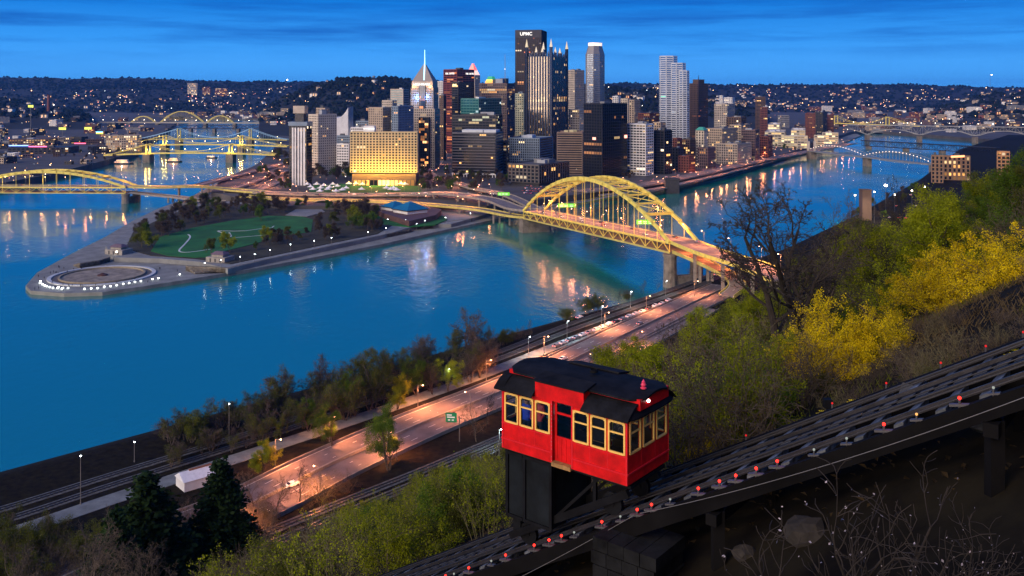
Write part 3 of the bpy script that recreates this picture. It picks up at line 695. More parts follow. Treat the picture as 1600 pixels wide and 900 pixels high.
def tower(name, label, poly, z0, z1, wall, pane, roofm=None, units=2, parapet=1.2, cat='building', group=None, fac=None, unit_h=(2, 5), top_m=None, **kw):
    cen = sum(poly, Vector((0, 0)))/len(poly)
    t = thing(name, label, cat, (cen.x, cen.y, z0), group)
    mw, mp = MB(), MB(); mw.prism(poly, z0, z1-.3)
    n = len(poly)
    for i in range(n):
        a, b = poly[i], poly[(i+1) % n]; e = (b-a); nn = Vector((e.y, -e.x)); vis = nn.dot(-a) > 0
        if vis:
            k = dict(kw)
            if fac and i in fac: k.update(fac[i])
            facade(mw, mp, a, b, z0, z1, **k)
    mw.build('wall', wall, t)
    if mp.f: mp.build('windows', pane, t, lit=True, stuff=True)
    # roof: parapet walls and plant boxes
    mr = MB(); sh = [cen + (p-cen)*.965 for p in poly]
    mr.prism(sh, z1-.31, z1-.05)
    for i in range(n):
        a, b = poly[i], poly[(i+1) % n]; a2, b2 = sh[i], sh[(i+1) % n]
        mr.hexa([(a.x, a.y, z1-.3), (b.x, b.y, z1-.3), (b2.x, b2.y, z1-.3), (a2.x, a2.y, z1-.3), (a.x, a.y, z1+parapet), (b.x, b.y, z1+parapet), (b2.x, b2.y, z1+parapet), (a2.x, a2.y, z1+parapet)])
    mr.build('roof', roofm or wall, t)
    e0 = (poly[1]-poly[0]); e1 = (poly[2]-poly[1])
    for u in range(units):
        a, b = random.uniform(.15, .6), random.uniform(.2, .6); wa, wb = random.uniform(.15, .32), random.uniform(.15, .35); h_ = random.uniform(*unit_h)
        pts = [poly[0]+e0*a+e1*b, poly[0]+e0*(a+wa)+e1*b, poly[0]+e0*(a+wa)+e1*(b+wb), poly[0]+e0*a+e1*(b+wb)]
        m_ = MB(); m_.prism(pts, z1-.06, z1+h_); m_.build('roof_plant', top_m or random.choice(ROOFM), t)
    BLD.append(t); return t
ROOFM = [W('roof_pale', (.30, .33, .36)), W('roof_grey', (.16, .17, .18)), W('roof_dark', (.07, .075, .08))]
def bpx(name, label, xl, xc, xr, ytop, D, yaw, wall, pane, z0=9, R=None, **kw):
    return tower(name, label, footprint(xl, xc, xr, D, yaw, R), z0, ZA(ytop, D), wall, pane, **kw)
def sign(par, text, poly_a, poly_b, z, size, m, along=.5, off=.6):
    cu = bpy.data.curves.new('sign_text', 'FONT'); cu.body = text; cu.size = size; cu.extrude = .15; cu.align_x = 'CENTER'; cu.offset = size*.015; cu.materials.append(m)
    tmp = bpy.data.objects.new('sign_tmp', cu); C.objects.link(tmp); bpy.context.view_layer.update()
    me = bpy.data.meshes.new_from_object(tmp.evaluated_get(bpy.context.evaluated_depsgraph_get())); bpy.data.objects.remove(tmp)
    o = bpy.data.objects.new('sign_lettering', me); C.objects.link(o); o.parent = par; o['kind'] = 'stuff'
    e = (poly_b-poly_a); p = poly_a+e*along; e.normalize(); n = Vector((e.y, -e.x))
    q = p+n*off; o.location = Vector((q.x, q.y, z))-par.location
    o.rotation_euler = (math.pi/2, 0, math.atan2(e.y, e.x)); return o
G_sign = glow('sign_white_glow', (1, .95, .9), 1.1); G_blue = glow('mast_blue_glow', (.35, .75, 1), 2.2); G_warmstrip = glow('warm_strip_glow', (1, .6, .25), 2.0)

w_white = W('white', (.62, .64, .64)); w_tan = W('tan', (.36, .30, .23)); w_lime = W('limestone', (.40, .36, .30)); w_grey = W('grey', (.22, .23, .24)); w_blueg = W('blue_grey', (.16, .22, .29))
w_brown = W('brown', (.10, .065, .05)); w_dark = W('dark', (.022, .024, .028), .5); w_brick = W('brick', (.16, .055, .04)); w_red = W('red_granite', (.16, .035, .03), .4); w_steel = W('rust_steel', (.012, .010, .011), .7); w_black = W('black', (.007, .009, .014), .5)
w_gold = W('hotel_aluminium', (.46, .38, .22), .55); w_green = W('copper_green', (.05, .30, .24)); w_cream = W('cream', (.48, .44, .36)); w_pur = W('mauve_brown', (.12, .085, .09))

# --- white ribbed riverside tower
pf = footprint(452, 479, 487, 1090, 14); zt = ZA(197, 1090)
t = tower('ribbed_apartment_tower', 'slim tower with broad white vertical ribs and a dark flat cap', pf, 9, zt, w_dark, P_dark, bay=4.2, floor=3.4, pier=.12, span=.22, lit=.10, units=0, parapet=.2)
e = (pf[1]-pf[0]).normalized(); n_ = Vector((e.y, -e.x)); LL = (pf[1]-pf[0]).length
for a, b in ((.18, .42), (.50, .60), (.66, .94)):
    for aa, bb in (((a, (a+b)/2-.03), ((a+b)/2+.03, b)) if b-a > .2 else ((a, b),)):
        m_ = MB(); q0, q1 = pf[0]+e*LL*aa, pf[0]+e*LL*bb
        m_.hexa([(*(q0+n_*1.2).to_tuple(), 9), (*(q1+n_*1.2).to_tuple(), 9), (*q1.to_tuple(), 9), (*q0.to_tuple(), 9), (*(q0+n_*1.2).to_tuple(), zt-2), (*(q1+n_*1.2).to_tuple(), zt-2), (*q1.to_tuple(), zt-2), (*q0.to_tuple(), zt-2)])
        m_.build('rib', w_white, t)
m_ = MB(); cen = sum(pf, Vector((0, 0)))/4; m_.prism([cen+(p-cen)*1.1 for p in pf], zt+.25, zt+5); m_.build('roof_cap', w_blueg, t)
m_ = MB(); m_.prism([cen+(p-cen)*.5 for p in pf], zt+5, zt+15); m_.build('penthouse', w_dark, t)
m_ = MB(); m_.prism([cen+(p-cen)*.66 for p in pf], zt+15, zt+24); m_.build('plant_room', w_lime, t)
# --- gateway towers behind
bpx('apartment_block', 'tan and blue-grey apartment tower with dishes on its roof behind the ribbed tower', 482, 497, 526, 180, 1230, 42, w_cream, P_dark, bay=3.6, floor=3.3, pier=.5, span=.5, lit=.05, units=3, unit_h=(4, 9))
bpx('apartment_block', 'narrow brown apartment tower peeping between the ribbed tower and its neighbour', 494, 508, 515, 170, 1290, 30, w_tan, P_dark, bay=3.6, floor=3.3, pier=.5, span=.5, lit=.05, units=1)
for i, (a, b, c, y, d, m, lb) in enumerate(((526, 545, 549, 226, 1240, w_white, 'low pale block with white roof bands beside the gold hotel'), (524, 548, 552, 213, 1500, w_blueg, 'wide low blue-grey block behind the gold hotel'), (548, 574, 580, 200, 1450, w_white, 'white low block above the gold hotel roof'), (556, 576, 579, 190, 1600, w_blueg, 'blue-grey office block left of the stepped tan tower'))):
    bpx('office_block', lb, a, b, c, y, d, 12, m, P_dark, bay=3.5, floor=3.8, pier=.3, span=.5, lit=.15)
# convention hall sail roof
t = thing('convention_hall', 'white hall with a swooping roof ending in a tall sail', 'building', (XA(528, 1900), 1900, 9))
m_ = MB(); Y0 = 1900; vs_ = []
for i in range(13):
    s_ = i/12; x = XA(500+44*s_, Y0); z = ZA(186-2*s_-16*max(0, (s_-.6)/.4)**2*(1 if s_ < 1 else 1), Y0); vs_ += [(x, Y0, 9), (x, Y0, z), (x, Y0+60, z+2), (x, Y0+60, 9)]
m_.add(vs_, [(4*i+k, 4*i+4+k, 4*i+5+k, 4*i+1+k) for i in range(12) for k in (0, 1, 2)]); m_.build('roof_shell', w_white, t)
# --- gold hotel
hp = footprint(547, 652, 654, 1095, 3); zt = ZA(207, 1095)
t = tower('grand_hotel', 'broad gold-lit hotel slab with a tight grid of square windows', hp, ZA(270, 1095), zt, w_gold, P_dark, bay=3.9, floor=3.3, pier=.40, span=.40, pp=.55, sp=.5, lit=.03, units=0, parapet=.8)
m_ = MB(); pod = footprint(550, 650, 655, 1087, 3); m_.prism(pod, 9, ZA(271.5, 1095)); m_.build('podium', w_brown, t)
mw, mp = MB(), MB(); facade(mw, mp, Vector(footprint(552, 648, 655, 1085, 3)[0]), Vector(footprint(552, 648, 655, 1085, 3)[1]), 9.2, 16, bay=5, floor=6.5, pier=.2, span=.1, lit=1.6, cols=[(1, .42, .08), (1, .55, .15)], power=3); mw.build('shopfront', w_brown, t); mp.build('shopfront_glass', P_dark, t, lit=True, stuff=True)
e = (hp[1]-hp[0]); m_ = MB(); q = hp[0]+e*.19+Vector((0, 6)); m_.prism([q, q+e*.16, q+e*.16+Vector((0, 12)), q+Vector((0, 12))], zt-.1, zt+7.5); ph = m_.build('penthouse', w_white, t)
sign(t, 'WYNDHAM', q, q+e*.16, zt+3.2, 2.6, G_sign, .5, .5)
n_ = Vector((e.y, -e.x)).normalized()
for i in range(9):                       # ground floodlights washing the facade
    p = hp[0]+e*((i+.5)/9)+n_*13
    L_ = point_light((p.x, p.y, ZA(268, 1095)), 13000 if 1 < i < 6 else 8000, (1, .56, .06), 1.2, t, 'facade_floodlight')
# --- stepped tan block
for (a, b, c, y, d, lb, m) in ((576, 598, 622, 169, 1250, 'tan stepped apartment tower with a lower wing behind the gold hotel', w_tan), (597, 613, 620, 158, 1265, 'highest tan block of the stepped group behind the gold hotel', w_lime), (612, 622, 646, 167, 1240, 'blue-grey wing of the stepped group behind the gold hotel', w_blueg)):
    bpx('apartment_tower', lb, a, b, c, y, d, 30, m, P_dark, bay=3.6, floor=3.3, pier=.5, span=.5, lit=.06, units=2, unit_h=(2, 5))
bpx('office_tower', 'pale banded office tower with a bright white roof left of the pyramid tower', 610, 630, 639, 140, 1520, 22, w_lime, P_teal, bay=20, floor=3.8, pier=.02, span=.5, lit=.05, units=1, top_m=w_white)
# --- pyramid tower
D = 1330; pf = footprint(641, 678, 686, D, 16); zt = ZA(137, D); zs = ZA(170, D)
t = tower('pyramid_tower', 'granite tower with a grey pyramid top and a glowing blue mast', footprint(641, 679, 687, D-4, 16), 9, zs, w_lime, P_dark, bay=3.1, floor=3.6, pier=.45, span=.45, lit=.05, units=0, parapet=.1)
mw, mp = MB(), MB(); up_ = footprint(642, 677, 685, D+2, 16); mw.prism(up_, zs, zt)
for i in (0, 1): facade(mw, mp, up_[i], up_[i+1], zs, zt, bay=3.1, floor=3.6, pier=.45, span=.45, lit=.05)
mw.build('upper_shaft', w_lime, t); mp.build('upper_windows', P_dark, t, lit=True, stuff=True)
e = up_[1]-up_[0]; n_ = Vector((e.y, -e.x)).normalized(); slot = [up_[0]+e*.37+n_*.7, up_[0]+e*.66+n_*.7, up_[0]+e*.66-n_*3, up_[0]+e*.37-n_*3]
mw, mp = MB(), MB(); mw.prism(slot, zs, zt+3); facade(mw, mp, slot[0], slot[1], zs+.2, zt+2.8, bay=3, floor=3.7, pier=.05, span=.1, lit=.3, cols=[(1, .35, .1)]); mw.build('glass_slot', w_black, t); mp.build('slot_glass', P_blue, t, lit=True, stuff=True)
s2 = footprint(654, 670, 674, D-8, 16); mw, mp = MB(), MB(); mw.prism(s2, 9, ZA(183, D)); facade(mw, mp, s2[0], s2[1], 9.2, ZA(184, D), bay=3, floor=3.7, pier=.05, span=.12, lit=.35, cols=[(1, .35, .1), (1, .5, .2)]); mw.build('lower_slot', w_black, t); mp.build('lower_slot_glass', P_dark, t, lit=True, stuff=True)
cen = sum(up_, Vector((0, 0)))/4; m_ = MB(); base = [cen+(p-cen)*.93 for p in up_]; m_.prism(base, zt, zt+9); m_.build('crown', w_lime, t)
m_ = MB(); zb = zt+9; apex = ZA(99, D); tp = [cen+(p-cen)*.06 for p in up_]; m_.prism(base, zb, apex, top=tp); m_.build('pyramid', mat('pyramid_slate', (.20, .185, .18), rough=.5, var=.1), t)
m_ = MB(); m_.tube((cen.x, cen.y-9, zb+2), (cen.x, cen.y-1, apex), 1.1, .8, 6); m_.tube((cen.x, cen.y, apex-2), (cen.x, cen.y, ZA(77, D)), .8, .35, 6); m_.build('mast', G_blue, t)
sign(t, 'HIGHMARK', base[0], base[1], zt+3.2, 5.2, G_sign, .5, 1.0)
for fx in (.28, .72): point_light((*(up_[0]+e*fx+n_*4).to_tuple(), zt-14), 7000, (.15, .35, 1), .6, t, 'blue_floodlight')
for fx in (.1, .9): point_light((*(base[0]+(base[1]-base[0])*fx+n_*4).to_tuple(), zt+2), 2500, (1, .45, .2), .6, t, 'crown_floodlight')
# --- red granite tower
pr = footprint(693, 714, 741, 1650, 40); zt = ZA(109, 1650)
t = tower('red_granite_tower', 'tall dark red tower with white lettering on both top corners', pr, 9, zt, w_red, P_bronze, bay=8, floor=3.9, pier=.08, span=.45, lit=.10, cols=[(1, .3, .08), (1, .4, .15)], power=1.2, units=1, fac={0: dict(lit=.25)})
sign(t, 'K&L GATES', pr[0], pr[1], zt-8, 4.4, G_sign, .5, .8); sign(t, 'K&L GATES', pr[1], pr[2], zt-8, 4.2, G_sign, .72, .8)
pk = footprint(706, 716, 741, 1500, 32); t = bpx('dark_office_tower', 'dark office tower with lit yellow floors in front of the red tower', 706, 716, 741, 129, 1500, 32, w_dark, P_dark, bay=6, floor=3.8, pier=.05, span=.35, lit=.22, cols=[(1, .6, .25), (1, .75, .45)], power=1.2, units=1)
sign(t, 'PNC', pk[0], pk[1], ZA(134, 1500), 4.2, glow('sign_yellow_glow', (1, .75, .3), 2.5), .5, .8)
# stepped pyramid tower
pg = footprint(728, 742, 750, 1900, 35); zt = ZA(118, 1900); t = tower('stepped_pyramid_tower', 'limestone tower topped by a stepped pyramid glowing red', pg, 9, zt, w_lime, P_dark, bay=4, floor=3.8, pier=.45, span=.4, lit=.06, units=0)
cen = sum(pg, Vector((0, 0)))/4
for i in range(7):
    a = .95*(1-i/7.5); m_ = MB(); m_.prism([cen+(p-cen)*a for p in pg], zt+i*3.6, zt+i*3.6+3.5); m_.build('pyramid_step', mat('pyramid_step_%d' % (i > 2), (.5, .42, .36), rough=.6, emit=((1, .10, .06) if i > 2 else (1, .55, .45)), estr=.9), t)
# copper-roofed tower
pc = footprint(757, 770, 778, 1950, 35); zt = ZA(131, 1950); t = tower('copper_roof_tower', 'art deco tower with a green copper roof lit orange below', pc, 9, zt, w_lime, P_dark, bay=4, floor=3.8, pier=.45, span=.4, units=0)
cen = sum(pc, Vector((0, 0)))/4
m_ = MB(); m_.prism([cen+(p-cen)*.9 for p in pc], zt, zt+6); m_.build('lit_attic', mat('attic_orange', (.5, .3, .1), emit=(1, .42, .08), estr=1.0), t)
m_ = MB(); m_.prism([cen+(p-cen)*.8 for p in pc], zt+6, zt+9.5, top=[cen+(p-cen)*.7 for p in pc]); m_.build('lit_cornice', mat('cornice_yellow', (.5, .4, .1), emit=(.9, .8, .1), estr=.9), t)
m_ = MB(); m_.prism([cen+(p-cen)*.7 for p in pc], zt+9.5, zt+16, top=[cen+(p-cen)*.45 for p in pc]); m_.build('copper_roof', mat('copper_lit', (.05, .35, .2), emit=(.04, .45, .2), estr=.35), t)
# radio mast
t = thing('radio_mast', 'thin lattice radio mast with a white beacon above the brown tower', 'mast', (XA(789, 1900), 1900, ZA(128, 1900)))
m_ = MB(); zb, zt = ZA(128, 1900), ZA(85, 1900)
for k in range(3):
    a = k*2.1; m_.tube((XA(789, 1900)+2*math.cos(a), 1900+2*math.sin(a), zb), (XA(789, 1900)+.25*math.cos(a), 1900+.25*math.sin(a), zt), .35, .2, 4)
for i in range(14):
    f_ = i/14; r = 2*(1-f_)+.25*f_; z = zb+(zt-zb)*f_
    for k in range(3): a, b = k*2.1, (k+1)*2.1; m_.tube((XA(789, 1900)+r*math.cos(a), 1900+r*math.sin(a), z), (XA(789, 1900)+r*math.cos(b), 1900+r*math.sin(b), z+3), .15, .15, 3)
m_.build('lattice', mat('mast_steel', (.25, .27, .3), var=0), t); m_ = MB(); m_.ball((XA(789, 1900), 1897.5, ZA(108, 1900)), 1.2, 6, 4); m_.build('beacon', G_sign, t)
# brown gridded tower with antenna, and friends
bpx('gridded_brown_tower', 'wide mauve-brown gridded tower with lit orange floors', 749, 792, 804, 131, 1560, 18, w_pur, P_dark, bay=3.6, floor=4.0, pier=.35, span=.3, lit=.12, cols=warm, power=.9, units=3, unit_h=(3, 10), rows=(28, 27))
bpx('teal_glass_tower', 'teal glass office block with a lit red and white roof sign band', 720, 748, 783, 155, 1340, 30, W('teal_spandrel', (.04, .17, .17), .35), P_teal, bay=5, floor=4.0, pier=.06, span=.35, lit=.10, cols=cool, power=.8, units=2, top_m=w_white)
bpx('dark_office_block', 'dark glass block with sparse yellow windows below the teal block', 706, 775, 785, 181, 1275, 10, w_dark, P_dark, bay=5, floor=4.0, pier=.04, span=.3, lit=.22, cols=[(1, .7, .35), (.9, .9, .6)], power=.8, units=2)
bpx('narrow_tower', 'pale green narrow old tower beside the glass castle tower', 805, 818, 824, 147, 1480, 30, W('pale_green', (.34, .37, .27)), P_dark, bay=3.6, floor=3.6, pier=.45, span=.4, lit=.10, units=2, top_m=w_blueg)
# dark slab with striped floors
ps = footprint(707, 774, 786, 1190, 12); zt = ZA(209, 1190); z0 = ZA(271, 1190)
t = tower('striped_dark_slab', 'dark office slab with strong horizontal stripes on a white colonnade', ps, z0, zt, W('slab_grey', (.10, .105, .12)), P_dark, bay=60, floor=3.7, pier=.0, span=.30, sp=.9, lit=.0, units=0, parapet=1.5)
m_ = MB(); m_.prism([sum(ps, Vector((0, 0)))/4+(p-sum(ps, Vector((0, 0)))/4)*1.03 for p in ps], z0-2.2, z0-.02); m_.build('canopy_slab', w_white, t)
for i in range(16):
    q = ps[0]+(ps[1]-ps[0])*(i/15); m_ = MB(); m_.box(q.x-.5, q.x+.5, q.y-.5, q.y+.5, 9, z0-2.2); m_.build('column', w_white, t)
m_ = MB(); m_.prism([sum(ps, Vector((0, 0)))/4+(p-sum(ps, Vector((0, 0)))/4)*.7 for p in ps], 9, z0-2.2); m_.build('lobby', w_dark, t)
e0, e1 = ps[1]-ps[0], ps[2]-ps[1]
for a, b in ((.17, .66), (.68, .97)):
    m_ = MB(); q = ps[0]+e0*a+e1*.25; m_.prism([q, q+e0*(b-a), q+e0*(b-a)+e1*.5, q+e1*.5], zt-.1, zt+4.5); m_.build('white_plant_room', W('plant_white', (.5, .55, .58)), t)
mw, mp = MB(), MB(); facade(mw, mp, ps[0]+Vector((0, -.1)), ps[1]+Vector((0, -.1)), z0, zt, bay=3, floor=3.7, pier=.15, span=.45, pp=.05, sp=.04, lit=.05); mp.build('lit_windows', P_dark, t, lit=True, stuff=True)
bpx('blue_grey_block', 'blue-grey gridded office block with white plant on the roof', 794, 843, 864, 217, 1285, 22, w_blueg, P_dark, bay=3.2, floor=3.4, pier=.45, span=.35, lit=.03, units=4, unit_h=(3, 6), top_m=W('plant_pale', (.45, .52, .58)), fac={1: dict(bay=40, pier=.1)})
pw = footprint(794, 842, 889, 1075, 33); t = tower('newspaper_block', 'low dark grey block with vertical fins and a long flat roof', pw, 13, ZA(259, 1075), W('news_grey', (.085, .085, .085)), P_dark, bay=5.5, floor=4.5, pier=.18, span=.08, pp=.6, lit=.05, units=4, unit_h=(2, 5), parapet=1.2, fac={0: dict(pier=.30, span=.3)})
m_ = MB(); m_.prism([sum(pw, Vector((0, 0)))/4+(p-sum(pw, Vector((0, 0)))/4)*.9 for p in pw], 9, 13); m_.build('recessed_base', w_dark, t)
bpx('brown_striped_block', 'brown office block with fine horizontal stripes left of the black tower', 870, 910, 913, 208, 1235, 8, W('striped_tan', (.20, .15, .12)), P_dark, bay=30, floor=3.1, pier=.02, span=.5, lit=.02, units=3, unit_h=(2, 4), top_m=W('plant_yellowish', (.45, .42, .25)))
# black glass tower
pb = footprint(912, 941, 980, 1175, 42); t = tower('black_glass_tower', 'black square tower with small red-lit sign and lit floors near the bridge', pb, 9, ZA(163, 1175), w_black, P_dark, bay=4.4, floor=3.9, pier=.12, span=.18, lit=.035, cols=[(1, .65, .3), (1, .4, .15)], power=1.2, units=1, fac={0: dict(rows=(8, 11), lit=.06)})
m_ = MB(); q = pb[0].lerp(pb[1], .5); q2 = pb[0].lerp(pb[1], .68); nn = Vector(((pb[1]-pb[0]).y, -(pb[1]-pb[0]).x)).normalized()*.8
m_.quad((*(q+nn), ZA(219, 1175)), (*(q2+nn), ZA(219, 1175)), (*(q2+nn), ZA(215, 1175)), (*(q+nn), ZA(215, 1175))); m_.build('lit_sign', glow('sign_red_glow', (1, .35, .25), 2.2), t)
m_ = MB(); q = pb[1].lerp(pb[2], .86); q2 = pb[1].lerp(pb[2], .98); nn = Vector(((pb[2]-pb[1]).y, -(pb[2]-pb[1]).x)).normalized()*.8
m_.quad((*(q+nn), ZA(218, 1175)), (*(q2+nn), ZA(218, 1175)), (*(q2+nn), ZA(213, 1175)), (*(q+nn), ZA(213, 1175))); m_.build('lit_sign', glow('sign_red_glow', (1, .35, .25), 2.2), t)
bpx('white_slab_block', 'white office slab with rows of broad windows beside the black tower', 980, 1009, 1021, 195, 1215, 38, w_white, P_dark, bay=5, floor=3.6, pier=.16, span=.48, lit=.10, units=2)
bpx('dark_balcony_block', 'dark block with white floor edges next to the white slab', 1021, 1038, 1050, 205, 1235, 40, w_dark, P_dark, bay=5, floor=3.5, pier=.1, span=.22, lit=.10, units=2)
# --- the tall black steel tower
D = 2066; pu = footprint(805, 846, 854, D, 12); zt = ZA(47, D)
t = tower('tall_steel_tower', 'tallest dark steel tower with glowing white letters at its top', pu, 9, zt, w_steel, P_bronze, bay=5, floor=4.0, pier=.22, span=.3, pp=.8, lit=.10, cols=[(1, .4, .15), (1, .75, .5), (1, .25, .1)], power=.9, units=0, parapet=1)
m_ = MB(); e = pu[1]-pu[0]; nn = Vector((e.y, -e.x)).normalized()
m_.hexa([(*(pu[0]+nn*1.2), zt-17), (*(pu[1]+nn*1.2), zt-17), (*pu[1], zt-17), (*pu[0], zt-17), (*(pu[0]+nn*1.2), zt+.9), (*(pu[1]+nn*1.2), zt+.9), (*pu[1], zt+.9), (*pu[0], zt+.9)]); m_.build('sign_band', w_black, t)
sign(t, 'UPMC', pu[0], pu[1], zt-11.5, 10.5, G_sign, .42, 1.6)
# --- glass castle tower
D = 1350; pp_ = footprint(823, 861, 885.5, D, 21); zt = ZA(88, D)
t = thing('glass_castle_tower', 'mirror glass tower crowned with pointed glass spires', 'building', (*pp_[1], 9)); mw, mp = MB(), MB(); mw.prism(pp_, 9, zt)
M_mir = mat('mirror_glass', (.17, .165, .16), rough=.16, metal=.9, var=.06, scale=.05)
M_rib = mat('mirror_rib', (.12, .125, .14), rough=.25, metal=.8, var=.06, scale=.05)
for i in range(4):
    a, b = pp_[i], pp_[(i+1) % 4]; e = b-a; nn = Vector((e.y, -e.x)).normalized(); Lg = e.length; n = 9 if i % 2 == 0 else 9
    if nn.dot(-a) > 0:
        low = ZA(160, D)
        facade(mw, mp, a, b, 12, zt-1, bay=Lg/(n*2), floor=3.9, pier=.06, span=.16, pp=.05, sp=.04, lit=.10, cols=[(1, .5, .15), (1, .65, .3)], power=.9, rows=(25, 24, 21))
    for k in range(n+1):                 # folded pilasters with points
        q = a+e*(k/n); big = k in (0, n) or (k == n//2 and False); r = 2.6 if big else 1.35; hh = zt+(14 if big else (4 if k % 2 == 0 else 1.5))
        pts = [q+Vector((r*math.cos(x), r*math.sin(x))) for x in [math.pi/4*j+.3 for j in range(8)]]
        if big and i in (1, 3) and k == 0: continue
        if big and i in (0, 2) and False: continue
        m_ = MB(); m_.prism(pts, 9, hh, cap=True); m_.build('pilaster', M_rib, t)
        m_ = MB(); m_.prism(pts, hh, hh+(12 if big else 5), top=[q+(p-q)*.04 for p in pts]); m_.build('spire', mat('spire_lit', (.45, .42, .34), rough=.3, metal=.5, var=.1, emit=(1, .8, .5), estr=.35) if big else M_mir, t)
for (fx, fi) in ((.33, 0), (.62, 0), (.33, 1), (.66, 1)):
    a, b = pp_[fi], pp_[fi+1]; q = a.lerp(b, fx)+(b-a).orthogonal().normalized()*0; cen = sum(pp_, Vector((0, 0)))/4; q = q+(cen-q)*.12
    pts = [q+Vector((2.4*math.cos(x), 2.4*math.sin(x))) for x in [math.pi/4*j+.3 for j in range(8)]]
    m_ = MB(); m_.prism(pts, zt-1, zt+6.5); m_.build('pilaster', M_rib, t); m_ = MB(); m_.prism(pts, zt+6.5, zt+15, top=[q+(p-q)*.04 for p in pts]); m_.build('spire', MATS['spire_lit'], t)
mw.build('wall', M_mir, t); mp.build('windows', P_ppg, t, lit=True, stuff=True)
# --- slabs right of it
bpx('twin_tan_slab', 'pale tan twin slab tower right of the glass castle', 886, 898, 913, 110, 1800, 40, w_lime, P_dark, bay=3.0, floor=3.6, pier=.42, span=.45, lit=.03, units=2)
# --- chamfered grey tower
D = 1880; q = footprint(911, 933, 948.5, D, 32); zt = ZA(84, D); e0 = (q[1]-q[0]); e1 = (q[2]-q[1]); ch = .26
po = [q[0]+e0*ch, q[1]-e0*ch, q[1]+e1*ch, q[2]-e1*ch, q[2]-e0*ch, q[3]+e0*ch, q[3]-e1*ch, q[0]+e1*ch]
t = tower('chamfered_grey_tower', 'tall grey tower with cut corners and a bright lit crown', po, 9, zt, W('grey_granite', (.20, .20, .205), .45), P_silver, bay=3.2, floor=3.9, pier=.3, span=.35, lit=.06, units=0, parapet=.1, fac={1: dict(lit=.02)})
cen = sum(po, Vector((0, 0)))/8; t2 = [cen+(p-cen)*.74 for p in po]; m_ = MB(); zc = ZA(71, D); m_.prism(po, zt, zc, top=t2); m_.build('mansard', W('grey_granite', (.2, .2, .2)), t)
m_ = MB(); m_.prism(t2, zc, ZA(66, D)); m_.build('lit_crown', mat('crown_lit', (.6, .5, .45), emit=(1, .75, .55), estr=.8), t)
sign(t, 'BNY MELLON', t2[1], t2[2], zc+.8, 3.4, G_sign, .5, .8); sign(t, 'BNY', t2[0], t2[1], zc+.8, 4, G_sign, .5, .8)
# --- silver stepped octagons
D = 1694
for (xl, xr, yt, dd, lb) in ((1033, 1060, 88, 0, 'tallest shaft of the banded silver tower group'), (1050, 1073, 99, -8, 'middle shaft of the banded silver tower group'), (1062, 1078, 111, -16, 'lowest shaft of the banded silver tower group')):
    Dd = D+dd; cx = XA((xl+xr)/2, Dd); r = XA(xr, Dd)-cx; pts = [Vector((cx+r*1.06*math.cos(a), Dd+r+r*1.06*math.sin(a))) for a in [math.pi/8+math.pi/4*j for j in range(8)]]
    tower('silver_octagon_tower', lb, pts, 9, ZA(yt, Dd), W('silver_band', (.50, .55, .60), .35), P_silver, bay=20, floor=4.0, pier=.02, span=.42, lit=.03, cols=[(.3, 1, .6), (.9, .95, 1)], power=.6, units=0, group=None)
# --- brown old tower with mast
pf = footprint(1077, 1091, 1106, 1800, 42); t = bpx('old_brown_tower', 'dark brown setback tower with a small mast beside the silver towers', 1077, 1091, 1106, 131, 1800, 42, w_brown, P_dark, bay=3.6, floor=3.6, pier=.5, span=.35, lit=.05, cols=[(1, .3, .1)], units=0)
cen = sum(pf, Vector((0, 0)))/4; m_ = MB(); m_.prism([cen+(p-cen)*.62 for p in pf], ZA(131, 1800), ZA(124, 1800)); m_.build('setback', w_brown, t); m_ = MB(); m_.tube((*cen, ZA(124, 1800)), (*cen, ZA(117, 1800)), .8, .3, 5); m_.build('mast', w_dark, t)
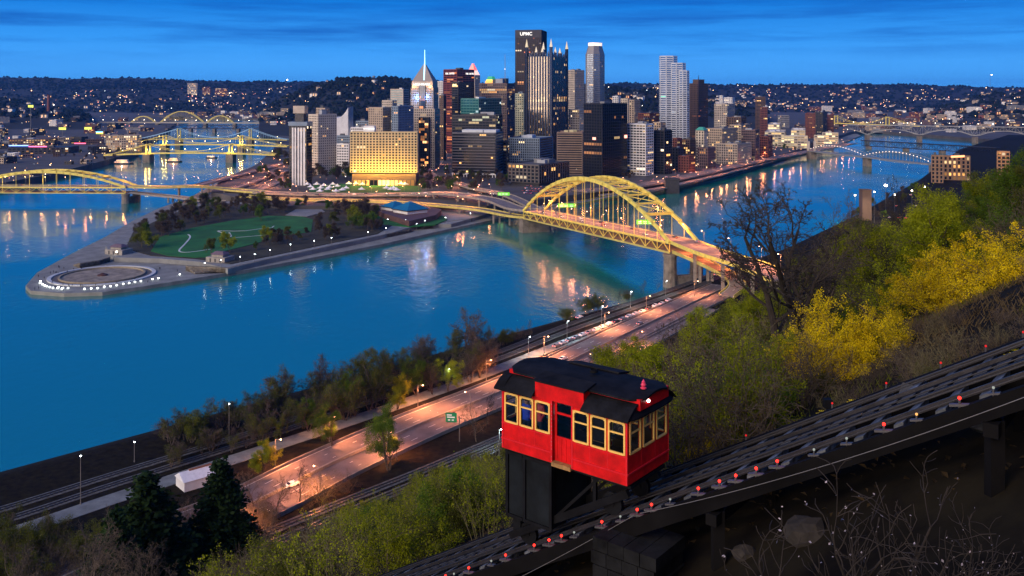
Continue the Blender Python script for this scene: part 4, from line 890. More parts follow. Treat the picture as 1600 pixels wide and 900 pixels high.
# --- more towers and blocks, each as it stands
LST = [
 ('white_office_tower', 'white narrow tower left of the banded silver group', 957, 966, 970, 151, 1750, 35, w_white, .10), ('white_office_tower', 'second pale tower close behind the black tower', 970, 981, 986, 155, 1650, 35, w_cream, .10),
 ('art_deco_tower', 'tan stepped tower with a lit orange cap', 983, 991, 1000, 157, 1600, 38, w_tan, .10), ('brick_block', 'dark red brick block before the silver group', 997, 1015, 1030, 178, 1560, 38, w_brick, .05),
 ('brown_block', 'brown block under the art deco tower', 998, 1008, 1022, 187, 1480, 38, w_brown, .06), ('tan_block', 'tan office block by the silver group base', 1020, 1032, 1040, 192, 1450, 38, w_tan, .10),
 ('brick_block', 'red brick block with lit edge on the boulevard', 1051, 1058, 1066, 217, 1330, 40, w_brick, .06), ('brick_block', 'brown brick block with lit windows on the boulevard', 1065, 1078, 1087, 219, 1345, 40, w_brown, .25),
 ('green_roof_block', 'cream block with a turquoise copper roof', 1087, 1100, 1106, 205, 1370, 40, w_cream, .06), ('tan_block', 'wide tan block behind the turquoise roofed one', 1103, 1128, 1152, 202, 1430, 36, w_tan, .15),
 ('low_brick_block', 'low dark red block right by the parkway', 1060, 1076, 1086, 245, 1260, 40, w_brick, .05), ('low_brick_block', 'dark stepped brick block with pale corner', 1090, 1106, 1118, 232, 1330, 40, w_pur, .06),
 ('wide_office_block', 'long pale office block with ribbon windows above the parkway', 1120, 1152, 1174, 226, 1400, 34, w_lime, .08), ('old_hotel_block', 'tall mauve old block above the parkway', 1158, 1180, 1186, 204, 1470, 28, w_pur, .12),
 ('brown_block', 'dark brown block behind the wide pale office', 1135, 1158, 1166, 184, 1620, 30, w_brown, .05), ('tan_block', 'tan blocks in the middle of the old town', 1140, 1158, 1172, 196, 1540, 30, w_tan, .12),
 ('brick_block', 'narrow brick block right of the mauve old block', 1187, 1200, 1207, 214, 1530, 25, w_brick, .10), ('white_block', 'white slab on the bluff', 1131, 1144, 1148, 153, 2350, 30, w_white, .2),
 ('white_block', 'small white tower on the bluff', 1124, 1129, 1131, 150, 2380, 30, w_white, .2), ('brown_tower', 'brown slab tower on the bluff', 1180, 1196, 1199, 152, 2200, 15, w_brown, .08),
 ('brown_tower', 'lower brown slab below the bluff tower', 1188, 1199, 1201, 168, 2120, 15, w_brick, .08), ('tan_block', 'pale college block on the bluff', 1116, 1136, 1148, 163, 2150, 30, w_lime, .15),
 ('dark_tower', 'black round-shouldered tower on the bluff edge', 1274, 1286, 1292, 176, 2150, 30, w_black, .15), ('brick_block', 'brick block beside the black bluff tower', 1258, 1276, 1280, 178, 2200, 20, w_brick, .1), ('brick_block', 'brick block right of the black bluff tower', 1290, 1302, 1306, 180, 2220, 20, w_brick, .1),
 ('dark_block', 'dark low block at the foot of the white slab', 1050, 1060, 1068, 232, 1290, 40, w_dark, .1), ('tan_block', 'small tan building between the brick blocks', 1010, 1022, 1030, 205, 1390, 38, w_tan, .1),
 ('grey_block', 'grey office building behind the brown striped block', 880, 900, 912, 180, 1500, 36, w_grey, .1), ('white_block', 'low ornate white building behind the glass castle', 889, 905, 913, 172, 1420, 36, w_cream, .15),
 ('dark_block', 'narrow dark block between the slab and the blue block', 786, 792, 795, 222, 1230, 12, w_dark, .3), ('grey_block', 'small grey office behind the gridded brown tower', 795, 803, 810, 165, 1620, 30, w_blueg, .1),
 ('brown_block', 'brown block in the street gap by the pyramid tower', 686, 693, 697, 150, 1480, 20, w_brown, .1), ('white_block', 'white block in the street gap by the pyramid tower', 683, 692, 696, 128, 1750, 20, w_white, .05),
]
for nm, lb, a, b, c, y, d, yw, m, l in LST:
    bpx(nm, lb, a, b, c, y, d, yw, m, P_dark, bay=random.choice((3.2, 3.6, 4.2)), floor=random.choice((3.4, 3.7, 4.0)), pier=random.choice((.3, .42, .5)), span=random.choice((.35, .45)), lit=l, units=random.choice((1, 2, 3)), unit_h=(1.5, 4))
# turquoise roof
q = footprint(1086, 1100, 1107, 1368, 40); t = [b for b in BLD if b.name.startswith('green_roof_block')][0]; cen = sum(q, Vector((0, 0)))/4; m_ = MB(); zt = ZA(205, 1370); m_.prism(q, zt+1.25, zt+6, top=[cen+(p-cen)*.4 for p in q]); m_.build('copper_roof', w_green, t)
# lit complex near the bridge head (arena/jail side)
for (a, b, c, y, d, lb) in ((1195, 1226, 1236, 207, 1850, 'long lit white hall with bright bands near the lattice bridge'), (1225, 1262, 1280, 213, 1800, 'low curved hall with a pale roof and yellow lit glass'), (1236, 1258, 1262, 204, 1900, 'yellow lit block behind the halls'), (1272, 1288, 1292, 212, 1850, 'lit tower block at the end of the halls'), (1285, 1310, 1318, 208, 1950, 'yellow lit parking block above the river'), (1200, 1218, 1222, 195, 1980, 'pale banded block on the slope behind the halls')):
    bpx('lit_hall', lb, a, b, c, y, d, 18, w_cream, pane_mat('pane_hall', (.1, .1, .08)), bay=6, floor=5, pier=.12, span=.4, lit=1.1, cols=[(1, .62, .22), (1, .7, .35), (1, .8, .4)], power=1.3, units=3, top_m=w_white, unit_h=(1, 3))
# ================================================================== LAMPS AND ROADS
SOD = (1.0, .31, .11); WARMW = (1.0, .78, .52); COOLW = (.75, .95, 1.0); GOLD = (1.0, .68, .22)
M_pole = mat('lamp_pole_grey', (.16, .16, .16), rough=.5, metal=.4, var=.1)
G_sod = glow('sodium_lamp_glow', (1, .45, .22), 16); G_ww = glow('warm_lamp_glow', (1, .82, .6), 20); G_cw = glow('cool_lamp_glow', (.85, .97, 1), 18); G_gold = glow('gold_lamp_glow', (1, .7, .25), 18)
GLOWS = {SOD: G_sod, WARMW: G_ww, COOLW: G_cw, GOLD: G_gold}
_lamp_mesh = {}
def lamp(p, h, col, power_, label, group, arm=(1.6, 0), r=.28, name='street_lamp', light=True):
    power = power_*.5; p = Vector(p); key = (round(h, 1), arm, col, r)
    if key not in _lamp_mesh:
        mb = MB(); mb.tube((0, 0, 0), (0, 0, h), .13, .08, 6)
        if arm[0] or arm[1]: mb.tube((0, 0, h-.1), (arm[0], arm[1], h+.25), .06, .05, 5)
        mb.tube((0, 0, 0), (0, 0, .5), .2, .2, 6)
        b = MB(); b.ball((arm[0], arm[1], h+.1), r, 8, 5, .7); _lamp_mesh[key] = (mb.mesh('street_lamp', M_pole), b.mesh('bulb', GLOWS[col]))
    pm, bm_ = _lamp_mesh[key]
    o = bpy.data.objects.new(name, pm); C.objects.link(o); o.location = p; tag(o, label, 'street lamp', group)
    c = bpy.data.objects.new('bulb', bm_); C.objects.link(c); c.parent = o
    if light and power > 0:
        kk = (col, power)
        if kk not in _lamp_mesh:
            d = bpy.data.lights.new('lamp_light', 'POINT'); d.energy = power*.28; d.color = col; d.shadow_soft_size = .45
            e = bpy.data.lights.new('lamp_cone', 'SPOT'); e.energy = power*1.5; e.color = col; e.shadow_soft_size = .3; e.spot_size = math.radians(150); e.spot_blend = .5; _lamp_mesh[kk] = (d, e)
        for dd in _lamp_mesh[kk]: l = bpy.data.objects.new('lamp_light', dd); C.objects.link(l); l.parent = o; l.location = (arm[0], arm[1], h-.5)
    return o
M_asph = mat('road_asphalt', (.17, .145, .135), rough=.85, var=.22, scale=.12, detail=8)
M_par = mat('road_parapet', (.24, .22, .19), rough=.85, var=.2, scale=.3)
M_line = mat('road_line_paint', (.65, .63, .58), rough=.7, var=.1)
def smooth_pts(pts, per=6):
    P = [Vector(p) for p in pts]; out_ = []
    for i in range(len(P)-1):
        p0, p1, p2, p3 = P[max(0, i-1)], P[i], P[i+1], P[min(len(P)-1, i+2)]
        for k in range(per):
            t = k/per; out_.append(.5*((2*p1)+(p2-p0)*t+(2*p0-5*p1+4*p2-p3)*t*t+(3*p1-p0-3*p2+p3)*t**3))
    out_.append(P[-1]); return out_
def frames(P):
    R_ = []
    for i in range(len(P)):
        d = (P[min(i+1, len(P)-1)]-P[max(i-1, 0)]); d.z = 0; d.normalize(); R_.append(Vector((d.y, -d.x, 0)))
    return R_
def ribbon(mb, P, R_, a, b, z0, z1):     # swept box from offset a to offset b
    vs_ = []
    for p, r in zip(P, R_): vs_ += [p+r*a+Vector((0, 0, z0)), p+r*b+Vector((0, 0, z0)), p+r*b+Vector((0, 0, z1)), p+r*a+Vector((0, 0, z1))]
    n = len(P); fs = []
    for i in range(n-1):
        k = 4*i
        for j in range(4): fs.append((k+j, k+(j+1) % 4, k+4+(j+1) % 4, k+4+j))
    fs += [(3, 2, 1, 0), (4*n-4, 4*n-3, 4*n-2, 4*n-1)]
    mb.add(vs_, [tuple(reversed(f)) for f in fs])
def road(name, pts, width, label, thick=.5, parapet=.9, lines=2, mat_=None, par_m=None, piers=None, per=6, edge=True):
    P = smooth_pts(pts, per); R_ = frames(P); hw = width/2
    mb = MB(); ribbon(mb, P, R_, -hw, hw, -thick, 0); o = struct(mb.build(name, mat_ or M_asph)); o['label'] = label
    if parapet > 0:
        for s in (-1, 1):
            mb = MB(); a, b = sorted((s*hw, s*(hw+.35))); ribbon(mb, P, R_, a, b, -thick-.6, parapet); x = mb.build('parapet', par_m or M_par, o); x.location = (0, 0, 0)
    if lines:
        for k in range(lines+1):
            off = -hw+.5+(width-1.0)*k/lines; solid = k in (0, lines); mb = MB()
            if solid: ribbon(mb, P, R_, off-.09, off+.09, .004, .012)
            else:
                acc = 0
                for i in range(len(P)-1):
                    d = P[i+1]-P[i]; L_ = d.length; s0 = (-acc) % 12
                    while s0 < L_:
                        q = P[i]+d*(s0/L_); q2 = P[i]+d*(min(L_, s0+3.5)/L_); r = R_[i]
                        mb.hexa([q+r*(off-.09)+Vector((0, 0, .004)), q+r*(off+.09)+Vector((0, 0, .004)), q2+r*(off+.09)+Vector((0, 0, .004)), q2+r*(off-.09)+Vector((0, 0, .004)), q+r*(off-.09)+Vector((0, 0, .012)), q+r*(off+.09)+Vector((0, 0, .012)), q2+r*(off+.09)+Vector((0, 0, .012)), q2+r*(off-.09)+Vector((0, 0, .012))]); s0 += 12
                    acc += L_
            if mb.f: m_ = mb.build('lane_line', M_line, o); m_['kind'] = 'stuff'
    if piers:
        M_ = mat('viaduct_pier', (.22, .20, .18), rough=.9, var=.2)
        acc = 0
        for i in range(1, len(P)):
            acc += (P[i]-P[i-1]).length
            if acc > piers:
                acc = 0
                for s in ((-.6, .6) if width > 8 else (0,)):
                    q = P[i]+R_[i]*hw*s; mb = MB(); mb.box(q.x-.8, q.x+.8, q.y-.8, q.y+.8, 1.0 if q.z > 3 else q.z-2, q.z-thick-.6); mb.build('pier', M_, o)
    return P, R_, o
M_yb = mat('bridge_yellow_paint', (.74, .62, .12), rough=.5, var=.2, scale=.3); M_yd = mat('bridge_yellow_dull', (.50, .43, .11), rough=.6, var=.25, scale=.2)
M_pst = mat('bridge_pier_stone', (.17, .15, .125), rough=.9, var=.35, scale=.25, bump=.4)
M_grey = mat('bridge_grey_steel', (.20, .22, .23), rough=.6, var=.2, scale=.3)

# ================================================================== THE TWO-LEVEL ARCH BRIDGE
def arch_bridge(name, label, PL, PR, zl, zr, off, rise, piers_L, nb=16, near_lamps=True, lowlights=14):
    PL = Vector((*PL, zl)); PR = Vector((*PR, zr)); off = Vector((*off, 0)); ax = PR-PL
    t = thing(name, label, 'bridge', (PL.x, PL.y, 0)); dp = 6.0
    def at(f, side, dz=0): p = PL+ax*f+off*side; return Vector((p.x, p.y, p.z+dz))
    # decks
    for dz, nm in ((0, 'upper_deck'), (-dp, 'lower_deck')):
        mb = MB(); mb.hexa([at(0, 0, dz-.7), at(1, 0, dz-.7), at(1, 1, dz-.7), at(0, 1, dz-.7), at(0, 0, dz), at(1, 0, dz), at(1, 1, dz), at(0, 1, dz)]); mb.build(nm, M_asph, t)
    mb = MB()
    for s in (.035, .965, .49, .51):
        for f0 in np.arange(0, 1, .02) if s not in (.49, .51) else (0,): mb.beam(at(f0, s, .010), at(f0+(.02 if s not in (.49, .51) else 1), s, .010), .16, .012)
    mb.build('deck_lines', M_line, t, stuff=True)
    for s in (0, 1):
        mb = MB(); mb.beam(at(0, s, -.5), at(1, s, -.5), .7, 1.3); mb.build('top_chord', M_yb, t)
        mb = MB(); mb.beam(at(0, s, -dp-.5), at(1, s, -dp-.5), .7, 1.1); mb.build('bottom_chord', M_yb if s else M_yd, t)
        ns = 2*nb
        for i in range(ns):
            a, b = i/ns, (i+1)/ns
            mb = MB(); mb.beam(at(a, s, -dp), at(b, s, -1)) if False else None
            if i % 2 == 0: mb.beam(at(a, s, -dp), at(b, s, -.9), .38, .38)
            else: mb.beam(at(a, s, -.9), at(b, s, -dp), .38, .38)
            mb.build('web_diagonal', M_yb, t)
        for i in range(nb+1):
            mb = MB(); mb.beam(at(i/nb, s, -dp), at(i/nb, s, -.9), .34, .34, (1, 0, 0)); mb.build('web_post', M_yb, t)
        # rail on the upper deck
        mb = MB()
        for i in range(64): mb.beam(at(i/64, .015+.97*s, 0), at(i/64, .015+.97*s, 1.15), .12, .12, (1, 0, 0))
        for z in (.6, 1.1): mb.beam(at(0, .015+.97*s, z), at(1, .015+.97*s, z), .1, .12)
        mb.build('railing', M_grey, t, stuff=True)
    # arch ribs
    n = 24; arc = lambda f: rise*4*f*(1-f)
    for s in (0, 1):
        for i in range(n):
            a, b = i/n, (i+1)/n; mb = MB(); ext = .004
            th = 3.0-1.0*abs(.5-(a+b)/2)*2
            mb.beam(at(a-ext*(i > 0), s, arc(a)), at(b+ext*(i < n-1), s, arc(b)), 1.5, th); mb.build('arch_rib', M_yb, t)
        for i in range(1, nb):
            f = i/nb; h = arc(f)
            if h > 3: mb = MB(); mb.beam(at(f, s, 0), at(f, s, h-1.2), .30, .30, (1, 0, 0)); mb.build('hanger', M_yb, t)
    # bracing between the ribs
    fs = [i/nb for i in range(2, nb-1)]
    for i, f in enumerate(fs):
        if arc(f) < 9: continue
        mb = MB(); mb.beam(at(f, 0, arc(f)), at(f, 1, arc(f)), .7, 1.2); mb.build('cross_brace', M_yb, t)
        g = f+1/nb
        if arc(g) >= 9:
            for (sa, sb) in ((0, 1), (1, 0)): mb = MB(); mb.beam(at(f, sa, arc(f)), at(g, sb, arc(g)), .45, .45); mb.build('cross_brace', M_yb, t)
    for f in (2.0/nb, 1-2.0/nb):
        mb = MB(); mb.beam(at(f, 0, arc(f)), at(f, 1, arc(f)), 1.0, 1.8); mb.build('portal_brace', M_yb, t)
    # piers
    for (f, kind) in piers_L:
        if kind == 'wall':
            mb = MB(); e = ax.normalized()*5; c0, c1 = at(f, -.12), at(f, 1.12)
            mb.hexa([(*(c0-e).xy, -2), (*(c0+e).xy, -2), (*(c1+e).xy, -2), (*(c1-e).xy, -2)] + [(*(c0-e*.8).xy, c0.z-dp-1.1), (*(c0+e*.8).xy, c0.z-dp-1.1), (*(c1+e*.8).xy, c1.z-dp-1.1), (*(c1-e*.8).xy, c1.z-dp-1.1)]); mb.build('pier', M_pst, t)
        else:
            for s in (0.02, .98):
                c = at(f, s); mb = MB(); mb.lathe([(4.6, -2), (4.2, 6), (4.0, c.z-dp-3), (4.6, c.z-dp-2.9), (4.6, c.z-dp-1.1)], 12, (c.x, c.y, 0)); mb.build('pier', M_pst, t)
            mb = MB(); c0, c1 = at(f, 0), at(f, 1); e = ax.normalized()*2.2
            mb.hexa([(*(c0-e).xy, -2), (*(c0+e).xy, -2), (*(c1+e).xy, -2), (*(c1-e).xy, -2), (*(c0-e).xy, 6.5), (*(c0+e).xy, 6.5), (*(c1+e).xy, 6.5), (*(c1-e).xy, 6.5)]); mb.build('pier_wall', M_pst, t)
    # lights: lower deck lamps between the decks, lamps on the upper deck
    for i in range(lowlights):
        p = at((i+.5)/lowlights, .5, -1.3); b = MB(); b.ball(p, .16, 6, 4); b.build('deck_lamp', G_sod, t); point_light(p-Vector((0, 0, .4)), 800, (1, .34, .08), .3, t)
    return t, at
fb, fat = arch_bridge('arch_bridge', 'yellow two-level arch bridge with lit decks crossing the near river', (9.9, 786.5), (97.6, 567), 18.5, 27.6, (18.5, 7.4), 33.5, [(0, 'wall'), (1, 'cols')])
for i in range(9):
    for s, ar in ((.03, (1.2, .5)), (.97, (-1.2, -.5))):
        lamp(fat((i+.5)/9, s), 9, SOD, 13000, 'tall roadway lamp on the upper deck of the near yellow bridge', 'lamps on the near arch bridge', ar)
# lit green sign boards over the lower approach
G_green = glow('green_sign_glow', (.20, .75, .04), .8)
def green_board(px, py, Y, w, label):
    c = AT(px, py, Y); t = thing('gantry_sign', label, 'road sign', (c.x, c.y, c.z-6)); mb = MB(); mb.box(c.x-w/2, c.x+w/2, c.y-.15, c.y+.15, c.z-1.6, c.z+1.6); mb.build('board', G_green, t)
    mb = MB()
    for s in (-.45, .45): mb.tube((c.x+w*s, c.y+.3, c.z-7), (c.x+w*s, c.y+.3, c.z+1.6), .15, .15, 5)
    mb.build('support', M_pole, t)
    mb = MB()
    for j in range(3):
        for k in (0, 1): mb.box(c.x-w*.42+w*.28*j, c.x-w*.42+w*.28*j+w*.2, c.y-.19, c.y-.16, c.z-1+k*1.1, c.z-.6+k*1.1)
    mb.build('legend', glow('legend_glow', (.8, 1, .7), 1.0), t, stuff=True)
green_board(886, 321, 760, 15, 'glowing green sign board over the bridge deck near the city end')
green_board(1009, 347, 640, 13, 'glowing green sign board over the bridge deck near the tunnel end')
green_board(787, 303, 930, 12, 'glowing green sign board at the ramp below the newspaper block')

# ================================================================== APPROACH ROADS ROUND THE POINT
R = {}
def roadpx(name, pix, width, label, **k):
    return road(name, [G(x, y, z) if not isinstance(z, tuple) else AT(x, y, z[0]) for x, y, z in pix], width, label, **k)
bR, bL = fat(1, .5), fat(0, .5)
axd = (bR-bL).normalized()
# near-side approaches to the tunnel portal
road('tunnel_approach', [bR+axd*.3, G(1108, 393, 28), G(1180, 416, 28.2), G(1232, 438, 28.3)], 18, 'upper deck roadway running from the bridge to the hillside', parapet=1.0, piers=30, par_m=M_yb)
road('lower_ramp', [bR+axd*.3+Vector((-3, -1, -6)), G(1093, 406, 21), G(1135, 427, 18), G(1152, 445, 14), G(1135, 462, 10)], 9, 'lower ramp curling from the bridge down to the river road', parapet=1.0, par_m=M_yd, piers=30)
for i, (d, z) in enumerate(((8, -6), (28, -6.6), (48, -8.5))):
    p = bR+axd*d+Vector((-2, -2, z+4.5)); point_light(p, 6000, (1, .22, .06), .3, fb)
for px_, py_ in ((1100, 384), (1142, 397), (1190, 411), (1220, 424)):
    lamp(G(px_, py_, 28.1), 9, SOD, 20000, 'roadway lamp on the tunnel approach by the hillside', 'lamps on the tunnel approach', (-1.5, -.6))
# city-side: upper and lower decks fan out
road('upper_viaduct', [bL-axd*.3, bL-axd*35+Vector((-4, 0, -.6)), G(765, 311, 17), G(700, 302, 15), G(640, 303, 13), G(560, 304, 11.5), G(470, 303, 11), G(400, 300, 12)], 16, 'upper viaduct running from the bridge along the edge of the park', parapet=.9, piers=35)
road('lower_viaduct', [bL-axd*.3+Vector((-3, 0, -6)), bL-axd*30+Vector((-9, -6, -6)), G(750, 327, 11), G(690, 321, 10.5), G(620, 316, 10), G(540, 313, 10), G(440, 311, 10), G(380, 306, 11)], 11, 'lower viaduct passing the blue-roofed museum', parapet=.9, piers=45, par_m=M_yd)
road('city_ramp', [bL-axd*14+Vector((8, 3, -.4)), G(790, 304, 15), G(740, 294, 12.5), G(715, 286, 10.5), G(690, 281, 9.6), G(668, 268, 9.4)], 10, 'ramp curving from the bridge up to the street beside the hotel', parapet=.8, piers=30)
road('parkway_ramp', [bL-axd*2+Vector((14, 5, -6)), G(862, 326, 13), G(930, 312, 11), G(1000, 297, 10.5)], 9, 'ramp from the bridge onto the riverside parkway', parapet=.9, piers=26, par_m=M_yd)
road('boulevard', [G(905, 299, 10.2), G(1000, 289, 10.2), G(1090, 272, 10.2), G(1180, 252, 10.2), G(1250, 239, 10.2), G(1330, 224, 11)], 22, 'broad pink-lit boulevard along the far bank of the near river', parapet=.8, lines=4)
road('riverside_parkway', [G(940, 305, 7), G(1020, 296, 7), G(1120, 274, 7), G(1210, 250, 7), G(1260, 240, 7)], 10, 'lower parkway just above the wharf', parapet=.6, lines=2)
road('hotel_street', [G(668, 268, 9.3), G(684, 252, 9.3), G(692, 240, 9.3), G(696, 228, 9.3), G(699, 215, 9.3)], 18, 'busy glowing street running between the towers', parapet=0, thick=.2, lines=3)
# Allegheny side interchange
road('interchange_ramp', [G(300, 292, 14), G(345, 280, 12), G(385, 270, 11), G(425, 260, 10), G(450, 252, 9.6)], 13, 'pink-lit ramp along the other river', parapet=.8, piers=30)
road('interchange_ramp', [G(360, 296, 11), G(395, 284, 10.5), G(425, 274, 10), G(448, 266, 9.6)], 11, 'second pink-lit ramp beside the ribbed tower', parapet=.8)
road('interchange_street', [G(390, 302, 10), G(420, 290, 9.6), G(440, 281, 9.4), G(458, 272, 9.3)], 13, 'street sweeping past the ribbed tower', parapet=.6)
# second arch bridge over the other river
dl, dr = G(-130, 303, 11), G(196, 303, 11)
fd, dat = arch_bridge('second_arch_bridge', 'yellow arch bridge with two decks over the other river', G(-60, 296, 14.5).xy, G(196, 297, 14.5).xy, 17.5, 17.5, (4, 20), 16.5, [(0, 'wall'), (1, 'cols')], nb=12, lowlights=10)
for i in range(8):
    lamp(dat((i+.5)/8, .97), 9, GOLD if i < 4 else SOD, 5000, 'roadway lamp on the second arch bridge', 'lamps on the second arch bridge', (0, -1.2))
e1 = dat(1, .5)
road('far_bridge_approach', [e1+Vector((.3, 0, 0)), AT(250, 292, e1.y), AT(310, 291, e1.y+10), G(360, 296, 12), G(410, 300, 11.6)], 15, 'roadway from the second arch bridge across the park neck', parapet=.9, piers=48, par_m=M_yd)
road('far_bridge_lower', [e1+Vector((.3, -2, -6)), AT(240, 304, e1.y), AT(280, 308, e1.y-20), AT(318, 313, e1.y-40), G(350, 315, 6)], 10, 'lower roadway dropping from the second arch bridge into the trees', parapet=.9, piers=48, par_m=M_par)

# ================================================================== THE OTHER BRIDGES
def deck_bridge(t, a, b, w, z, camber, m, nm='deck', th=2.0):
    n = 16; mb = MB(); d = (b-a); r = Vector((d.y, -d.x, 0)).normalized()*w/2
    P = [a+d*(i/n)+Vector((0, 0, z+camber*4*(i/n)*(1-i/n))) for i in range(n+1)]; ribbon(mb, P, [r.normalized()]*(n+1), -w/2, w/2, -th, 0); mb.build(nm, m, t); return P
def suspension(name, label, pa, pb, z, tw, th, m, camber=4, lamps=14, lit=True, w=16, col=GOLD, glowm=None):
    """pa, pb: ends; tw: tower fractions; th: tower height above the deck"""
    a, b = Vector((*pa, 0)), Vector((*pb, 0)); t = thing(name, label, 'bridge', a); d = b-a; r = Vector((d.y, -d.x, 0)).normalized()*w/2
    P = deck_bridge(t, a, b, w, z, camber, m)
    def deck(f): return a+d*f+Vector((0, 0, z+camber*4*f*(1-f)))
    for f in tw:
        for s in (-1, 1):
            p = deck(f)+r*s; mb = MB(); mb.beam(p-Vector((0, 0, 4)), p+Vector((0, 0, th)), 2.6, 2.2, (1, 0, 0)); mb.build('tower_leg', m, t)
            if lit: point_light(p+Vector((0, -4, 3)), 3500, (1, .60, .12), .5, t, 'tower_floodlight')
        mb = MB(); mb.beam(deck(f)-r+Vector((0, 0, th-1.5)), deck(f)+r+Vector((0, 0, th-1.5)), 2, 2.5); mb.build('tower_portal', m, t)
        mb = MB(); q = deck(f); mb.box(q.x-6, q.x+6, q.y-5-w/3, q.y+5+w/3, -2, q.z-2.2); mb.build('pier', M_pst, t)
    spans = [(0, tw[0], 0, 1), (tw[0], tw[1], 1, 1), (tw[1], 1, 1, 0)]
    for s in (-1, 1):
        mb = MB(); hb = MB()
        for f0, f1, h0, h1 in spans:
            pts = []
            for i in range(17):
                u = i/16; f = f0+(f1-f0)*u
                if h0 and h1: hh = th*(1-4*u*(1-u)*.93)
                else: uu = u if h1 else 1-u; hh = th*uu**1.5
                p = deck(f)+r*s+Vector((0, 0, .4+hh)); pts.append(p)
                if hh > 1: hb.tube(deck(f)+r*s, p, .12, .12, 3)
            mb.path(pts, .45, 4)
        mb.build('main_cable', glowm or m, t); hb.build('hangers', glowm or m, t, stuff=True)
    for i in range(lamps):
        f = (i+.5)/lamps; lamp(deck(f)+r*.9, 6, col, 900, 'deck lamp on the '+label.split(' with')[0][:60], 'lamps on '+name+' decks', (0, 0), r=.5)
    return t
def gp(px, py, z=0): v = G(px, py, z); return (v.x, v.y)
suspension('suspension_bridge', 'yellow suspension bridge with lit towers standing first over the other river', (XA(165, 1560), 1560), (XA(437, 1560), 1560), 13.5, (.245, .72), 15, M_yb, camber=4)
suspension('suspension_bridge', 'yellow suspension bridge with lit towers second in the row', (XA(175, 1790), 1790), (XA(450, 1790), 1790), 14.5, (.30, .735), 17, M_yb, camber=4)
suspension('suspension_bridge', 'suspension bridge strung with pale blue-white light third in the row', (XA(205, 2020), 2020), (XA(450, 2020), 2020), 15, (.305, .76), 22, M_yd, camber=3, lit=False, lamps=8, glowm=glow('cable_blue_glow', (.45, .70, 1), .4))
# railway truss, black
a, b = Vector((XA(258, 2700), 2700, 0)), Vector((XA(445, 2620), 2620, 0)); t = thing('railway_truss_bridge', 'black railway truss bridge low over the other river', 'bridge', a)
M_bk = mat('truss_black', (.012, .013, .016), rough=.7, var=.2); P = deck_bridge(t, a, b, 10, 14, 0, M_bk); d = b-a; n = 30
for s in (-5, 5):
    mb = MB(); mb.beam(a+Vector((0, s, 22)), b+Vector((0, s, 22)), 1, 1.3); mb.build('top_chord', M_bk, t)
    mb = MB()
    for i in range(n): p0, p1 = a+d*(i/n), a+d*((i+1)/n); mb.beam(p0+Vector((0, s, 13 if i % 2 else 22)), p1+Vector((0, s, 22 if i % 2 else 13)), .7, .7)
    mb.build('web', M_bk, t, stuff=True)
for f in (.02, .22, .42, .62, .82): q = a+d*f; mb = MB(); mb.box(q.x-4, q.x+4, q.y-8, q.y+8, -2, 12.2); mb.build('pier', M_pst, t)
# three-arch bridge, far
a, b = Vector((XA(60, 3150), 3150, 0)), Vector((XA(415, 3050), 3050, 0)); t = thing('far_arch_bridge', 'dull yellow bridge with three low arches far up the other river', 'bridge', a); d = b-a; zz = 18
P = deck_bridge(t, a, b, 14, zz, 0, mat('deck_pale', (.30, .29, .24), var=.1), th=4)
for (x0, x1, hgt) in ((201, 246, 27), (249, 325, 44), (325, 372, 30)):
    f0, f1 = [(XA(x, 3100)-a.x)/d.x for x in (x0, x1)]
    for s in (-6, 6):
        pts = [a+d*(f0+(f1-f0)*i/20)+Vector((0, s, 10+hgt*4*(i/20)*(1-i/20))) for i in range(21)]; mb = MB()
        for p, q in zip(pts[:-1], pts[1:]): mb.beam(p, q, 1.4, 2.6)
        mb.build('arch_rib', M_yd, t); mb = MB()
        for p in pts[2:-2]: mb.beam(Vector((p.x, p.y, zz)), p, .5, .5, (1, 0, 0))
        mb.build('hangers', M_yd, t, stuff=True)
for x in (201, 247, 325, 372): q = a+d*((XA(x, 3100)-a.x)/d.x); mb = MB(); mb.box(q.x-5, q.x+5, q.y-10, q.y+10, -2, zz-4.1); mb.build('pier', M_pst, t)
for i in range(22): lamp(a+d*((i+.5)/22)+Vector((0, -6.5, zz)), 7, WARMW, 0, 'lamp on the far three-arch bridge', 'lamps on the far three-arch bridge', (0, 0), r=.8, light=False)
# lens-shaped truss bridge strung with lights
a, b = Vector((XA(1268, 1640), 1640, 0)), Vector((XA(1462, 1330), 1330, 0)); t = thing('lens_truss_bridge', 'old lens-shaped truss bridge outlined with small lights', 'bridge', a); d = b-a; zz = 15
P = deck_bridge(t, a, b, 14, zz, 0, M_grey, th=1.6); r = Vector((d.y, -d.x, 0)).normalized()*6.5
def lens(f): u = (f*2) % 1 if f < 1 else 1; return 10.5*4*u*(1-u)
lb = MB()
for s in (-1, 1):
    for up_ in (1, -.45):
        mb = MB()
        for k in range(40):
            f0, f1 = k/40, (k+1)/40; p = a+d*f0+r*s+Vector((0, 0, zz+2+up_*lens(f0))); q = a+d*f1+r*s+Vector((0, 0, zz+2+up_*lens(f1 if f1 < 1 else 1))); mb.beam(p, q, .5, .7)
            if up_ > 0 and s == (1 if r.y < 0 else -1): lb.ball(p+Vector((0, -.6, .5)), .62, 5, 3)
        mb.build('truss_chord', M_grey, t)
    mb = MB()
    for k in range(1, 40):
        f0 = k/40; mb.beam(a+d*f0+r*s+Vector((0, 0, zz+2-.45*lens(f0))), a+d*f0+r*s+Vector((0, 0, zz+2+lens(f0))), .3, .3, (1, 0, 0))
    mb.build('truss_posts', M_grey, t, stuff=True)
lb.build('festoon_lights', glow('festoon_glow', (1, .72, .55), 3.0), t, stuff=True)
for f, w_ in ((0, 6), (.5, 4), (1, 6)): q = a+d*f; mb = MB(); mb.box(q.x-w_, q.x+w_, q.y-9, q.y+9, -2, zz-1.7); mb.build('pier', M_pst, t)
